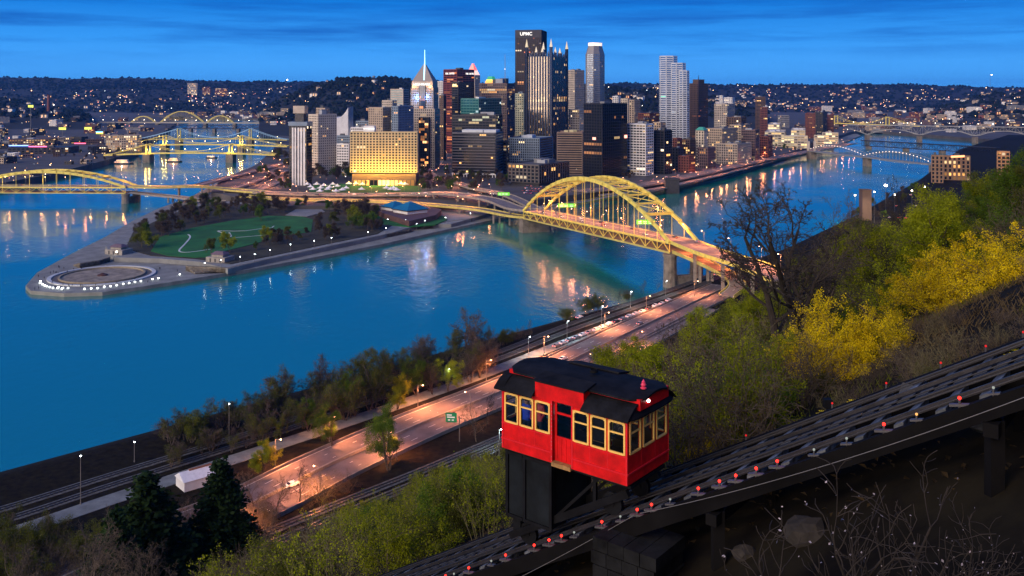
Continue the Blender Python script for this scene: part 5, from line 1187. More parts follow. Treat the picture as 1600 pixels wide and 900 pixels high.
for f in (0, ):
    q = a+d*f
    for s in (-1, 1): mb = MB(); p = q+r*s; mb.box(p.x-2, p.x+2, p.y-2, p.y+2, zz, zz+17); mb.build('portal_tower', w_cream, t)
# two long truss bridges behind it
def long_truss(name, label, pa, pb, zt, dep, m, npan, piers, arch=0, lamps=0):
    a, b = Vector((*pa, 0)), Vector((*pb, 0)); d = b-a; t = thing(name, label, 'bridge', a)
    P = deck_bridge(t, a, b, 14, zt, 0, m, th=1.5)
    def low(f):
        if not arch: return zt-dep
        k = min(abs(f-p) for p in piers); s_ = max(piers[1]-piers[0], .01); return zt-dep*(.42+.58*(1-min(1, 2*k/s_))**2)
    for s in (-6, 6):
        lo = MB(); wb = MB()
        for i in range(npan):
            f0, f1 = i/npan, (i+1)/npan; p0 = a+d*f0+Vector((0, s, low(f0))); p1 = a+d*f1+Vector((0, s, low(f1))); lo.beam(p0, p1, .9, 1.1)
            u0, u1 = a+d*f0+Vector((0, s, zt-1.4)), a+d*f1+Vector((0, s, zt-1.4)); wb.beam(p0, u0, .5, .5, (1, 0, 0)); wb.beam(*((p0, u1) if i % 2 else (u0, p1)), .55, .55)
        lo.build('lower_chord', m, t); wb.build('web', m, t, stuff=True)
    for f in piers: q = a+d*f; mb = MB(); mb.box(q.x-3.5, q.x+3.5, q.y-8, q.y+8, -2, low(f)-.4); mb.build('pier', M_pst, t)
    for i in range(lamps): lamp(a+d*((i+.5)/lamps)+Vector((0, -6.5, zt)), 6, WARMW, 0, 'lamp on the high truss bridge beyond the lens-shaped one', 'lamps on the high truss bridge', (0, 0), r=.6, light=False)
    return t
long_truss('black_truss_bridge', 'dark flat truss bridge behind the lens-shaped one', (XA(1348, 1960), 1960), (XA(1560, 1700), 1700), 17, 12, M_bk, 26, (.05, .35, .62, .9))
long_truss('high_truss_bridge', 'high pale truss bridge with arching lower chord across the far river', (XA(1322, 2250), 2250), (XA(1680, 2050), 2050), 40, 24, mat('truss_pale', (.27, .28, .28), rough=.6, var=.2), 40, (.10, .34, .585, .83), arch=1, lamps=16)
# far yellow suspension bridge
suspension('far_suspension_bridge', 'yellow suspension bridge far up the near river', (XA(1285, 3000), 3000), (XA(1440, 2700), 2700), 19, (.15, .68), 24, M_yb, camber=1, lamps=10, lit=False)
# boats
def boat(px, py, L_, label, decks=2):
    c = G(px, py); t = thing('river_boat', label, 'boat', c); mb = MB(); hw = L_*.14
    hull = [(-L_/2, -hw), (L_*.35, -hw), (L_/2, 0), (L_*.35, hw), (-L_/2, hw)]
    mb.prism([(c.x+x, c.y+y) for x, y in hull], -.4, 1.8); mb.build('hull', w_dark, t)
    for k in range(decks):
        mb = MB(); s_ = .82-.2*k; mb.box(c.x-L_/2*s_, c.x+L_*.33*s_, c.y-hw*.8, c.y+hw*.8, 1.8+2.8*k, 4.3+2.8*k); mb.build('cabin', w_white, t)
        mb = MB()
        for j in range(7): x = c.x-L_/2*s_+L_*.82*s_*(j+.3)/7; mb.box(x, x+L_*.06, c.y-hw*.8-.06, c.y-hw*.8-.01, 2.4+2.8*k, 3.8+2.8*k)
        mb.build('cabin_windows', glow('boat_window_glow', (1, .45, .18), 1.5), t, stuff=True)
    point_light((c.x, c.y-hw-2, 4), 1200, (1, .5, .25), .5, t)
boat(273, 253, 26, 'small riverboat with rows of lit orange windows'); boat(331, 247, 20, 'low pale launch under the first suspension bridge', 1); boat(193, 256, 34, 'moored riverboat glowing orange at the north bank', 2)
# old bridge pier standing in the near river by the wharf
c = G(1050, 302); mb = MB(); mb.box(c.x-8, c.x+8, c.y-4, c.y+6, -2, 16); mb.box(c.x-8.6, c.x+8.6, c.y-4.6, c.y+6.6, 16, 18); tag(mb.build('abandoned_pier', mat('dark_pier', (.03, .032, .035), var=.3)), 'dark stone pier left standing by the wharf wall', 'pier')

# lamps along the viaducts and boulevards
def lamps_along(pix, n, label, group, power=12000, col=SOD, h=9, z=10, side=6, arm=(1.4, 0)):
    P = smooth_pts([G(x, y, z) for x, y in pix], 8); L_ = [0]
    for a, b in zip(P[:-1], P[1:]): L_.append(L_[-1]+(b-a).length)
    R_ = frames(P)
    for i in range(n):
        s_ = L_[-1]*(i+.5)/n; k = min(len(P)-2, int(np.searchsorted(L_, s_))); p = P[k]+R_[k]*(side if i % 2 else -side); lamp(p, h, col, power, label, group, arm if i % 2 else (-arm[0], -arm[1]))
lamps_along([(765, 311), (700, 302), (640, 303), (560, 304), (470, 303), (400, 300)], 16, 'roadway lamp on the viaduct above the park', 'lamps on the park viaducts', 15000, z=13, side=8)
lamps_along([(750, 327), (690, 321), (620, 316), (540, 313), (440, 311)], 10, 'lamp beside the lower viaduct by the museum', 'lamps on the lower viaduct', 9000, z=10.5, side=6)
lamps_along([(790, 304), (740, 294), (715, 286), (690, 281), (668, 268)], 7, 'lamp on the ramp to the hotel street', 'lamps on the hotel ramp', 14000, z=12, side=5.5)
lamps_along([(668, 268), (684, 252), (692, 240), (696, 228), (699, 215)], 12, 'street lamp in the glowing street between the towers', 'lamps in the tower street', 16000, z=9.4, side=9)
lamps_along([(905, 299), (1000, 289), (1090, 272), (1180, 252), (1250, 239), (1330, 224)], 34, 'lamp along the boulevard on the far bank', 'lamps along the boulevard', 9000, z=10.2, side=11)
lamps_along([(940, 305), (1020, 296), (1120, 274), (1210, 250)], 12, 'lamp along the lower parkway above the wharf', 'lamps along the parkway', 9000, z=7, side=5.4)
lamps_along([(300, 292), (345, 280), (385, 270), (425, 260), (450, 252)], 10, 'lamp on the interchange ramp by the other river', 'lamps on the interchange', 15000, z=11, side=7)
lamps_along([(360, 296), (395, 284), (425, 274), (448, 266)], 7, 'lamp on the second interchange ramp', 'lamps on the second ramp', 15000, z=10.5, side=6)
lamps_along([(390, 302), (420, 290), (440, 281), (458, 272)], 6, 'street lamp beside the ribbed tower', 'lamps by the ribbed tower', 15000, z=9.6, side=7)
lamps_along([(210, 291), (260, 292), (320, 292)], 5, 'lamp on the roadway across the park neck', 'lamps on the park neck road', 11000, z=16, side=7)
# ================================================================== THE PARK AT THE POINT
M_wood = mat('wood_floor', (.030, .030, .018), rough=1, var=.5, scale=.08, detail=8)
M_walk = mat('park_walk', (.19, .205, .20), rough=.9, var=.2, scale=.1)
def plate_px(name, pix, z, zb, m, label, kind=True):
    mb = MB(); mb.prism([G(x, y, z) for x, y in pix], zb, z); o = mb.build(name, m)
    if kind: struct(o)
    o['label'] = label; return o
# polygons listed along the south side eastwards and back along the north side westwards
terr = [(178, 402), (250, 404), (312, 409), (345, 417), (356, 420), (420, 405), (520, 384), (600, 367), (655, 351), (705, 350), (745, 339), (775, 330), (700, 321), (560, 320), (440, 319), (345, 314), (290, 322), (245, 340), (205, 358), (165, 384)]
plate_px('park_terrace', terr, 5.2, 1.5, M_walk, 'raised paved terrace of the riverside park')
plate_px('wood_ground', [(196, 388), (236, 399), (306, 404), (360, 412), (420, 400), (520, 379), (590, 365), (612, 352), (590, 330), (560, 323), (440, 322), (345, 317), (292, 325), (248, 343), (208, 362)], 5.6, 5.0, M_wood, 'bare woodland ground in the park')
plate_px('great_lawn', [(236, 392), (262, 399), (306, 402), (332, 401), (352, 392), (400, 380), (440, 368), (486, 362), (489, 343), (470, 338), (420, 337), (360, 345), (300, 356), (250, 370)], 5.9, 5.3, M_lawn, 'wide dark green lawn in the park')
plate_px('museum_lawn', [(583, 334), (600, 350), (640, 354), (680, 351), (699, 343), (695, 338), (640, 330)], 5.9, 5.1, M_lawn, 'green lawn round the museum bastion')
plate_px('event_lawn', [(486, 302), (560, 305), (660, 303), (655, 291), (600, 287), (540, 287), (480, 290)], 9.4, 8.8, M_lawn, 'lawn before the gold hotel')
plate_px('plaza_court', [(446, 336), (480, 338), (508, 331), (500, 325), (462, 327)], 5.95, 5.3, M_walk, 'pale paved court by the portal')
# rough stone banks between quay and terrace
def bank(p0, p1, label):
    a0, b0 = [G(*p, 2.3) for p in p0], [G(*p, 5.3) for p in p1]; st = thing('stone_bank', label, 'stone bank', a0[0])
    for k in range(4):
        mb = MB(); lo = [x.lerp(y, k/4) for x, y in zip(a0, b0)]; hi = [x.lerp(y, 1.0) for x, y in zip(a0, b0)]; z0 = 2.2; z1 = 2.3+3.1*(k+1)/4
        for i in range(len(lo)-1):
            mb.hexa([(*lo[i].xy, z0), (*lo[i+1].xy, z0), (*hi[i+1].xy, z0), (*hi[i].xy, z0), (*lo[i].xy, z1), (*lo[i+1].xy, z1), (*hi[i+1].xy, z1), (*hi[i].xy, z1)])
        mb.build('stone_course', M_stone, st)
bank([(305, 428), (360, 422), (420, 409), (520, 389), (600, 372), (646, 361)], [(290, 415), (356, 419), (420, 404.5), (520, 383.5), (600, 366.5), (640, 358)], 'long low stone bank beside the lower quay walk')
bank([(655, 357), (700, 350.5), (735, 345)], [(662, 353), (705, 345.5), (738, 341)], 'short stone bank by the museum end of the quay')
bank([(115, 415), (150, 411), (170, 405)], [(125, 412), (155, 407), (172, 402)], 'small stone bank on the north side of the fountain plaza')
# pale line of the old fort set in the lawn, and a curved path
def flat_path(name, pix, w, z, m, label):
    P = [G(x, y, z) for x, y in pix]; mb = MB(); ribbon(mb, P, frames(P), -w/2, w/2, -.05, .06); o = struct(mb.build(name, m)); o['label'] = label
M_pale = mat('fort_outline_stone', (.45, .52, .50), rough=.8, var=.1)
flat_path('fort_outline', [(340, 361), (348, 364), (358, 363), (361, 369), (350, 375), (346, 374)], 1.4, 5.95, M_pale, 'pale stone outline of the old fort, west point')
flat_path('fort_outline', [(341, 360.5), (365, 361), (384, 360.5), (406, 357.5), (425, 355.5), (428, 353)], 1.1, 5.95, M_pale, 'pale stone outline of the old fort, north wall')
flat_path('fort_outline', [(368, 371), (400, 368.5), (420, 367.5), (440, 367.5), (432, 363)], .9, 5.95, M_pale, 'pale stone outline of the old fort, south wall')
flat_path('lawn_path', smooth_pts([(294, 366, 0), (297, 371, 0), (288, 382, 0), (280, 391, 0), (286, 394, 0), (304, 393, 0), (330, 389, 0)], 5) and [(p.x, p.y) for p in smooth_pts([(294, 366, 0), (297, 371, 0), (288, 382, 0), (280, 391, 0), (286, 394, 0), (304, 393, 0), (330, 389, 0)], 5)], 1.3, 5.95, M_pale, 'thin pale path curling over the lawn')
# fountain
fc = Vector((-264, 590)); ft = thing('round_fountain', 'huge round drained fountain basin with pale rings', 'fountain', (*fc, 2.2))
def ring(r0, r1, z0, z1, m, name, n=56):
    mb = MB(); vs_ = []
    for i in range(n):
        a = 2*math.pi*i/n; c_, s_ = math.cos(a), math.sin(a)
        vs_ += [(fc.x+r0*c_, fc.y+r0*s_, z0), (fc.x+r1*c_, fc.y+r1*s_, z0), (fc.x+r1*c_, fc.y+r1*s_, z1), (fc.x+r0*c_, fc.y+r0*s_, z1)]
    fs = []
    for i in range(n):
        k, q = 4*i, 4*((i+1) % n)
        for j in range(4): fs.append((k+j, k+(j+1) % 4, q+(j+1) % 4, q+j))
    mb.add(vs_, [tuple(reversed(f)) for f in fs]); return mb.build(name, m, ft)
M_rimp = mat('rim_pale', (.46, .50, .50), rough=.7, var=.12, scale=.2); M_bas = mat('basin_floor', (.19, .165, .12), rough=.85, var=.3, scale=.15, col2=(.33, .29, .22)); M_rim2 = mat('rim_tan', (.25, .22, .15), rough=.8, var=.2)
ring(29.8, 32.2, 2.1, 2.95, M_rimp, 'outer_rim'); ring(24.6, 25.8, 2.1, 3.3, M_rim2, 'inner_rim'); ring(25.8, 29.8, 2.15, 2.35, mat('moat_floor', (.13, .11, .08), var=.3), 'moat')
mb = MB(); mb.prism([(fc.x+24.6*math.cos(2*math.pi*i/40), fc.y+24.6*math.sin(2*math.pi*i/40)) for i in range(40)], 2.1, 2.45); mb.build('basin', M_bas, ft)
mb = MB(); mb.lathe([(3.2, 0), (3.0, .7), (1.6, 1.0), (.8, 1.6)], 14, (fc.x, fc.y, 2.45)); mb.build('nozzle_cluster', mat('nozzle_rust', (.06, .025, .018), var=.4), ft)
# quay lights
G_plaza = glow('plaza_light_glow', (.92, 1.0, 1.0), 7)
pts = [(205, 440), (200, 455), (222, 468), (245, 480), (265, 487), (295, 495), (325, 503), (370, 505), (378, 497), (412, 512), (420, 505), (470, 505), (628, 513), (692, 508), (755, 506), (818, 492), (878, 487), (938, 478), (1000, 465), (1057, 456), (1113, 446), (1170, 437), (1282, 418), (1338, 410), (1545, 372)]
pm = MB(); pm.lathe([(.30, 0), (.30, .5), (.22, .55)], 8); pmm = pm.mesh('plaza_light', M_conc); pb_ = MB(); pb_.lathe([(.42, .5), (.55, .8), (.42, 1.1), (.1, 1.2)], 8); pbm = pb_.mesh('globe', G_plaza)
def plaza_light(p, label, group):
    o = bpy.data.objects.new('plaza_light', pmm); C.objects.link(o); o.location = p; tag(o, label, 'light', group); c = bpy.data.objects.new('globe', pbm); C.objects.link(c); c.parent = o
for x, y in pts: plaza_light(G(30+x*.1625, 370+y*.1625, 2.2), 'small white light on the quay below the fountain', 'white lights on the quay')
# rows of white loungers behind the fountain, the seats given a glow
lm = MB(); lm.box(-.5, .5, -1.6, .6, .25, .5); lm.hexa([(-.5, .6, .25), (.5, .6, .25), (.5, 1.4, 1.0), (-.5, 1.4, 1.0), (-.5, .6, .5), (.5, .6, .5), (.5, 1.4, 1.25), (-.5, 1.4, 1.25)]); lm.box(-.4, .4, -1.4, -1.2, 0, .25); lm.box(-.4, .4, .3, .5, 0, .25); lme = lm.mesh('white_lounger', mat('lounger_white_glow', (.85, .9, .9), var=0, emit=(.9, 1, 1), estr=.9))
for r in range(2):
    for i in range(24):
        if i in (7, 8, 16): continue
        x, y = 182+i*4.3+r*2, 403.5+r*3.6+i*.16
        o = bpy.data.objects.new('white_lounger', lme); C.objects.link(o); o.location = G(x, y, 2.2) if y > 404 else G(x, 404, 2.2); o.scale = (1.5, 1.5, 1.5); o.rotation_euler = (0, 0, -.5); tag(o, 'glowing white lounger seat in the rows behind the fountain', 'lounger', 'white loungers by the fountain')
# lamp posts along the upper walk
for i, (x, y) in enumerate([(320, 421), (345, 416), (375, 411), (398, 407), (422, 400), (454, 391), (491, 385), (518, 380), (575, 371), (603, 364), (651, 357), (664, 352), (696, 347), (735, 340), (606, 350), (634, 351)]):
    lamp(G(x, y+2, 5.3), 5, COOLW, 0, 'slim pale lamp post on the park walk', 'lamp posts on the park walk', (0, 0), r=.3, light=False, name='park_lamp')
# two stone pavilions with mauve hipped roofs
def pavilion(px, py, w, d_, label, lit):
    c = G(px, py, 5.2); t = thing('stone_pavilion', label, 'pavilion', c, rz=-.32); m1 = mat('pavilion_stone', (.26, .25, .22), var=.25, scale=.8)
    mb = MB(); mb.box(-w/2, w/2, -d_/2, d_/2, 0, 3.4); mb.box(-w*.3, w*.3, -d_*.3, d_*.3, 3.4, 5); mb.build('wall', m1, t, local=True)
    mb = MB(); mb.prism([(-w*.36, -d_*.36), (w*.36, -d_*.36), (w*.36, d_*.36), (-w*.36, d_*.36)], 5, 6.8, top=[(-w*.2, -d_*.1), (w*.2, -d_*.1), (w*.2, d_*.1), (-w*.2, d_*.1)]); mb.build('roof', mat('pavilion_roof', (.13, .095, .12), var=.2), t, local=True)
    for k in range(3): mb = MB(); x = -w*.3+k*w*.26; mb.box(x, x+1.1, -d_/2-.05, -d_/2+.02, .2, 2.6); mb.build('doorway', w_dark, t, local=True)
    if lit: g = MB(); g.ball((w*.2, -d_/2-.3, 2.4), .45, 8, 5); g.build('wall_lamp', G_ww, t, local=True); point_light(c+Vector((w*.2, -d_/2-.8, 2.4)), 900, WARMW, .3)
pavilion(344, 408, 15, 11, 'stone pavilion with mauve roof beside the quay bank', False); pavilion(186, 396, 15, 11, 'stone pavilion with mauve roof and a lit lamp by the fountain', True)
# museum bastion with blue roofs
mu_ = thing('bastion_museum', 'brick bastion museum with two bright blue hipped roofs', 'museum', G(640, 345, 5.9))
bas = [G(585, 331, 8), G(601, 338, 8), G(639, 350, 8), G(681, 340, 8), G(690, 331, 8), G(650, 322, 8), G(610, 322, 8)]
mb = MB(); mb.prism(bas, 5.5, 10.5); mb.build('bastion_wall', mat('bastion_brick', (.11, .06, .052), var=.3, scale=.5), mu_)
M_blue = mat('museum_blue_roof', (.012, .13, .26), rough=.45, var=.12, scale=.3)
def hip(fx, fy, half, zb_, zt_, nm):
    c = G(fx, fy, zb_); q = [Vector((c.x+half*math.cos(a), c.y+half*math.sin(a))) for a in (-math.pi/2-.05, -.05, math.pi/2-.05, math.pi-.05)]
    mb = MB(); mb.prism([Vector((c.x, c.y))+(p-Vector((c.x, c.y)))*.9 for p in q], 10.4, zb_); mb.build('white_band', w_white, mu_)
    mb = MB(); mb.prism(q, zb_, zb_+.7); mb.build('eaves', w_dark, mu_); mb = MB(); mb.prism(q, zb_+.7, zt_, top=[Vector((c.x, c.y))+(p-Vector((c.x, c.y)))*.04 for p in q]); mb.build('roof', M_blue, mu_)
hip(641, 327, 17.5, 13.2, 20.5, 'front'); hip(617, 323, 14, 13.0, 18.5, 'rear')
# glowing portal vault under the viaduct
pv = thing('portal_vault', 'low concrete vault glowing yellow under the viaduct', 'portal', G(500, 322, 6)); mb = MB(); c = G(505, 321, 6)
vs_ = []
for i in range(17):
    f = i/16; x = XA(474+66*f, c.y); z = 5.5+5.4*math.sin(math.pi*f); vs_ += [(x, c.y-2, z), (x, c.y+14, z)]
mb.add(vs_, [(2*i, 2*i+2, 2*i+3, 2*i+1) for i in range(16)]); mb.build('vault', mat('vault_concrete', (.5, .42, .2), var=.1), pv)
for f in (.2, .5, .8): point_light((XA(474+66*f, c.y), c.y-7, 6.8), 3500, (1, .70, .12), .5, pv, 'vault_uplight')
# people on the quay: small standing figures
def tiny_person():
    mb = MB(); mb.lathe([(.02, 1.72), (.10, 1.70), (.115, 1.6), (.08, 1.5), (.06, 1.45), (.20, 1.40), (.23, 1.2), (.19, .95), (.2, .85), (.11, .84)][::-1], 8)
    for s in (-1, 1): mb.tube((s*.1, 0, .9), (s*.12, 0, .05), .09, .06, 6); mb.tube((s*.22, 0, 1.38), (s*.28, .03, .85), .06, .045, 5); mb.tube((s*.12, -.1, .03), (s*.12, .12, .03), .06, .05, 5)
    return mb.mesh('person', mat('clothes_dark', (.02, .022, .03), vary=.6, var=.2))
tp_ = tiny_person()
for x, y in [(380, 290), (385, 296), (430, 305), (523, 318), (600, 312), (300, 350), (330, 340), (350, 350), (375, 355), (360, 348), (462, 340), (240, 400), (185, 382), (320, 440), (315, 455), (345, 490), (150, 505), (187, 497), (420, 465), (475, 470), (510, 470), (590, 475), (605, 475), (735, 470), (935, 448), (950, 446), (1110, 412), (1235, 437), (1350, 308), (1358, 310), (1520, 330)]:
    o = bpy.data.objects.new('person', tp_); C.objects.link(o); o.location = G(30+x*.1625, 370+y*.1625+1, 2.2); o.rotation_euler = (0, 0, random.uniform(0, 6)); tag(o, 'small dark figure of a person standing on the fountain quay', 'person', 'people on the fountain quay')
# tents before the hotel
def tent(s_):
    mb = MB(); q = [(-s_, -s_), (s_, -s_), (s_, s_), (-s_, s_)]; mb.prism(q, 2.2, 2.5); mb.prism(q, 2.5, 3.3, top=[(a*.45, b*.45) for a, b in q], cap=False); mb.prism([(a*.45, b*.45) for a, b in q], 3.3, 5.2, top=[(a*.03, b*.03) for a, b in q])
    p = MB()
    for a, b in q: p.tube((a*.97, b*.97, 0), (a*.97, b*.97, 2.2), .06, .06, 5)
    return mb.mesh('tent_roof', mat('tent_white', (.8, .82, .82), var=.05)), p.mesh('tent_poles', M_pole)
tr_, tpz = tent(3.2)
for i, (x, y) in enumerate([(480, 291), (485, 295), (489, 299), (495, 291), (501, 297), (506, 293), (512, 299), (520, 291), (527, 294), (535, 300), (541, 297), (545, 290), (556, 290), (565, 299), (566, 291), (604, 297), (615, 297), (611, 299), (620, 300), (627, 290), (633, 291), (605, 289), (515, 296), (500, 302), (525, 302)]):
    o = bpy.data.objects.new('canopy_tent', tr_); C.objects.link(o); o.location = G(x, y, 9.4); o.rotation_euler = (0, 0, random.uniform(0, 1.5)); tag(o, 'small white peaked canopy tent on the lawn before the gold hotel', 'tent', 'white tents on the lawn'); c = bpy.data.objects.new('poles', tpz); C.objects.link(c); c.parent = o
# ================================================================== CARS
M_tyre = mat('tyre_rubber', (.015, .015, .015), var=0); G_head = glow('headlight_glow', (1, .95, .8), 12); G_tail = glow('taillight_glow', (1, .05, .03), 6); M_cg = mat('car_window_glass', (.015, .02, .025), rough=.08, var=0, spec=.8)
def car_meshes(colr, i):
    b = MB(); prof = [(-2.2, .35), (2.2, .35), (2.25, .75), (1.35, .92), (.75, 1.38), (-1.0, 1.42), (-1.75, .98), (-2.25, .9)]
    n = len(prof); hw = .88; vs_ = [(x, -hw*(.82 if z > 1.2 else 1), z) for x, z in prof]+[(x, hw*(.82 if z > 1.2 else 1), z) for x, z in prof]
    b.add(vs_, [tuple(range(n)), tuple(range(2*n-1, n-1, -1))]+[(j, n+j, n+(j+1) % n, (j+1) % n) for j in range(n)])
    g = MB()
    for s in (-1, 1): g.add([(1.2, s*hw*.945, .95), (.72, s*hw*.85, 1.33), (-.98, s*hw*.85, 1.36), (-1.6, s*hw*.945, 1.0)], [(0, 1, 2, 3)])
    g.add([(1.34, -.72, .945), (1.34, .72, .945), (.8, .62, 1.36), (.8, -.62, 1.36)], [(0, 1, 2, 3)]); g.add([(-1.72, -.7, 1.02), (-1.05, -.62, 1.405), (-1.05, .62, 1.405), (-1.72, .7, 1.02)], [(0, 1, 2, 3)])
    w = MB()
    for x in (-1.4, 1.4):
        for s in (-1, 1): w.tube((x, s*.72, .32), (x, s*.9, .32), .32, .32, 10)
    h = MB(); h.ball((2.2, -.62, .68), .1, 5, 4); h.ball((2.2, .62, .68), .1, 5, 4); tl = MB(); tl.box(-2.27, -2.2, -.75, -.5, .72, .86); tl.box(-2.27, -2.2, .5, .75, .72, .86)
    return [('body', b.mesh('body', mat('car_paint_%d' % i, colr, rough=.3, var=0, spec=.6))), ('windows', g.mesh('windows', M_cg)), ('wheels', w.mesh('wheels', M_tyre)), ('headlights', h.mesh('headlights', G_head)), ('taillights', tl.mesh('taillights', G_tail))]
CARK = [car_meshes(c, i) for i, c in enumerate([(.70, .72, .72), (.02, .022, .026), (.22, .23, .25), (.30, .03, .03), (.04, .07, .16)])]
CARN = ['white', 'black', 'grey', 'red', 'blue']
def put_car(p, rz, k, label, group=None, lights=True):
    t = thing('parked_car' if not lights else 'driving_car', label, 'car', p, group, rz)
    for nm, me in CARK[k]:
        if not lights and nm == 'headlights': continue
        o = bpy.data.objects.new(nm, me); C.objects.link(o); o.parent = t
        if nm in ('wheels', 'headlights', 'taillights'): o['kind'] = 'stuff'
    return t
ba = math.atan2(axd.y, axd.x)
for i, (f, s, d, k) in enumerate([(.12, .3, 0, 1), (.18, .62, 1, 2), (.27, .28, 0, 1), (.36, .66, 1, 0), (.42, .3, 0, 2), (.5, .7, 1, 1), (.58, .28, 0, 3), (.70, .7, 1, 1), (.83, .3, 0, 2), (.93, .72, 1, 1), (1.04, .7, 1, 2)]):
    put_car(fat(f, s, .01 if f <= 1 else .1), ba+(math.pi if d else 0), k, CARN[k]+' car driving over the upper deck of the near yellow bridge', 'cars on the near yellow bridge')
for i, (f, s) in enumerate([(.1, .3), (.3, .7), (.52, .3), (.7, .72), (.88, .3)]): k = i % 3; put_car(dat(f, s, .01), random.choice((0, math.pi)), k, CARN[k]+' car crossing the second arch bridge', 'cars on the second arch bridge')
random.seed(3)
for r in range(4):
    for i in range(11):
        if random.random() < .2: continue
        k = random.choice((0, 1, 2, 2, 4)); p = G(826+i*5.2-r*3.5, 291+r*3.6+i*.25, 9.05); put_car(p, 1.0+random.uniform(-.05, .05), k, CARN[k]+' parked car in the lot under the newspaper block', 'parked cars by the newspaper block', False)
for i in range(16):
    p = G(500+i*18+random.uniform(-6, 6), 303.5+random.uniform(-1, 1.5), 11.5 if i < 6 else 13); k = random.choice((0, 1, 2)); put_car(p+Vector((0, 0, .1)), random.choice((0.05, math.pi)), k, CARN[k]+' car on the viaduct along the park', 'cars on the park viaduct')
for i in range(16):
    f = i/15; p = G(925+f*290, 297-f*50+random.uniform(-1, 1), 10.25); k = random.choice((0, 1, 2)); put_car(p, 1.0, k, CARN[k]+' car on the boulevard of the far bank', 'cars on the boulevard')
for i in range(14):
    p = G(random.uniform(676, 698), 0 or random.uniform(222, 266), 9.35); k = random.choice((0, 1, 2)); put_car(Vector((XA(np.interp(p.y, [G(668, 268, 9.3).y, G(699, 215, 9.3).y], [668, 699])+random.uniform(-4, 4), p.y), p.y, 9.35)), -1.5 if i % 2 else 1.6, k, CARN[k]+' car in the glowing street between the towers', 'cars in the tower street')
# ================================================================== TOWNS, SUBURBS AND THEIR LIGHTS
bpy.context.view_layer.update(); DG = bpy.context.evaluated_depsgraph_get(); CAMP = Vector((0, 0, H))
LANDS = {'far_ridge', 'wooded_hill', 'north_hill', 'south_hill', 'north_bank', 'river_flats', 'south_flats', 'city_ground'}
def hit(px, py, ok=LANDS):
    d = Vector(((px-800)/F, 1, (YH-py)/F)).normalized(); r, loc, nrm, idx, ob, mx = sc.ray_cast(DG, CAMP, d, distance=14000)
    return loc if r and ob.name in ok else None
random.seed(11)
# low blocks of the north bank, the far flats, the south flats and the gaps of downtown
def low_block(px, py, wpx, hpx, m, lab, grp, lit=.12, ok=LANDS, yaw=None, deep=None):
    p = hit(px, py, ok)
    if p is None: return
    wd = wpx/F*p.y; h = hpx/F*p.y; a = math.radians(random.uniform(-25, 35) if yaw is None else yaw); dp = deep or wd*random.uniform(.5, 1.1)
    e = Vector((math.cos(a), math.sin(a))); f = Vector((-math.sin(a), math.cos(a))); c = Vector((p.x, p.y)); q = [c-e*wd/2, c+e*wd/2, c+e*wd/2+f*dp, c-e*wd/2+f*dp]
    tower('low_block', lab, q, p.z-2, p.z+h, m, P_dark, bay=max(3.5, wd/14), floor=max(3.6, h/7), pier=.4, span=.45, lit=lit, units=random.choice((0, 1, 2)), unit_h=(1, 3), group=grp, parapet=.6, power=1.6)
cm = [(w_brick, 'brick'), (w_brown, 'brown'), (w_tan, 'tan'), (w_grey, 'grey'), (w_white, 'white'), (w_pur, 'mauve'), (w_dark, 'dark')]
for i in range(75):
    x, y = random.uniform(-30, 225), random.uniform(186, 276)
    if x > 60 and y > 285-(x-60)*.33: continue
    m, n_ = random.choice(cm); low_block(x, y, random.uniform(8, 26), random.uniform(4, 11), m, n_+' low building on the north bank', 'low buildings on the north bank', .28)
for i in range(48):
    x, y = random.uniform(270, 455), random.uniform(176, 196); m, n_ = random.choice(cm); low_block(x, y, random.uniform(6, 20), random.uniform(3, 7), m, n_+' low building across the bend of the other river', 'low buildings beyond the other river', .25)
for i in range(100):
    x, y = random.uniform(1250, 1600), random.uniform(172, 207); m, n_ = random.choice(cm); low_block(x, y, random.uniform(6, 20), random.uniform(3, 8), m, n_+' low building on the south flats', 'low buildings on the south flats', .2)
for i in range(60):
    x, y = random.uniform(690, 1320), random.uniform(198, 236); m, n_ = random.choice(cm[:6]); low_block(x, y, random.uniform(9, 20), random.uniform(10, 24), m, n_+' mid-rise building filling the streets behind the towers', 'mid-rise buildings among the towers', .2)
# named pieces of the north bank
for (x, y, w_, h_, m, lb, l) in ((46, 272, 16, 34, w_lime, 'pale square tower of the ball park entrance', .1), (190, 236, 46, 24, w_tan, 'office block with rows of orange lit windows on the north bank', .9), (168, 236, 7, 26, w_grey, 'grey stair tower beside the lit office block', .1), (45, 228, 58, 10, w_brown, 'long hall with a glowing orange upper floor on the north bank', 1.2), (18, 270, 60, 9, w_white, 'long white low hall beside the pale square tower', .1), (60, 240, 90, 9, w_dark, 'dark stadium stand with blue and pink light strips', .1), (300, 148, 14, 18, w_cream, 'pale hospital tower lit on the far slope', .6), (322, 148, 12, 12, w_brick, 'red lit block beside the pale hospital tower', .5), (345, 150, 18, 12, w_brick, 'wide red lit block on the far slope', .5)):
    low_block(x, y, w_, h_, m, lb, None, l, yaw=8)
t = thing('stadium_light_strip', 'pink and blue light strips along the stadium stand', 'light strip', AT(60, 232, 1700))
for x0, x1, y, c in ((14, 44, 227.5, (.2, .35, 1)), (45, 73, 229, (1, .12, .3)), (116, 134, 224, (1, .1, .2)), (150, 160, 206, (.1, .4, 1))): a = AT(x0, y, 1640); b = AT(x1, y, 1640); mb = MB(); mb.beam(a, b, .8, 1.6); mb.build('strip', glow('strip_%d' % x0, c, 2.5), t)
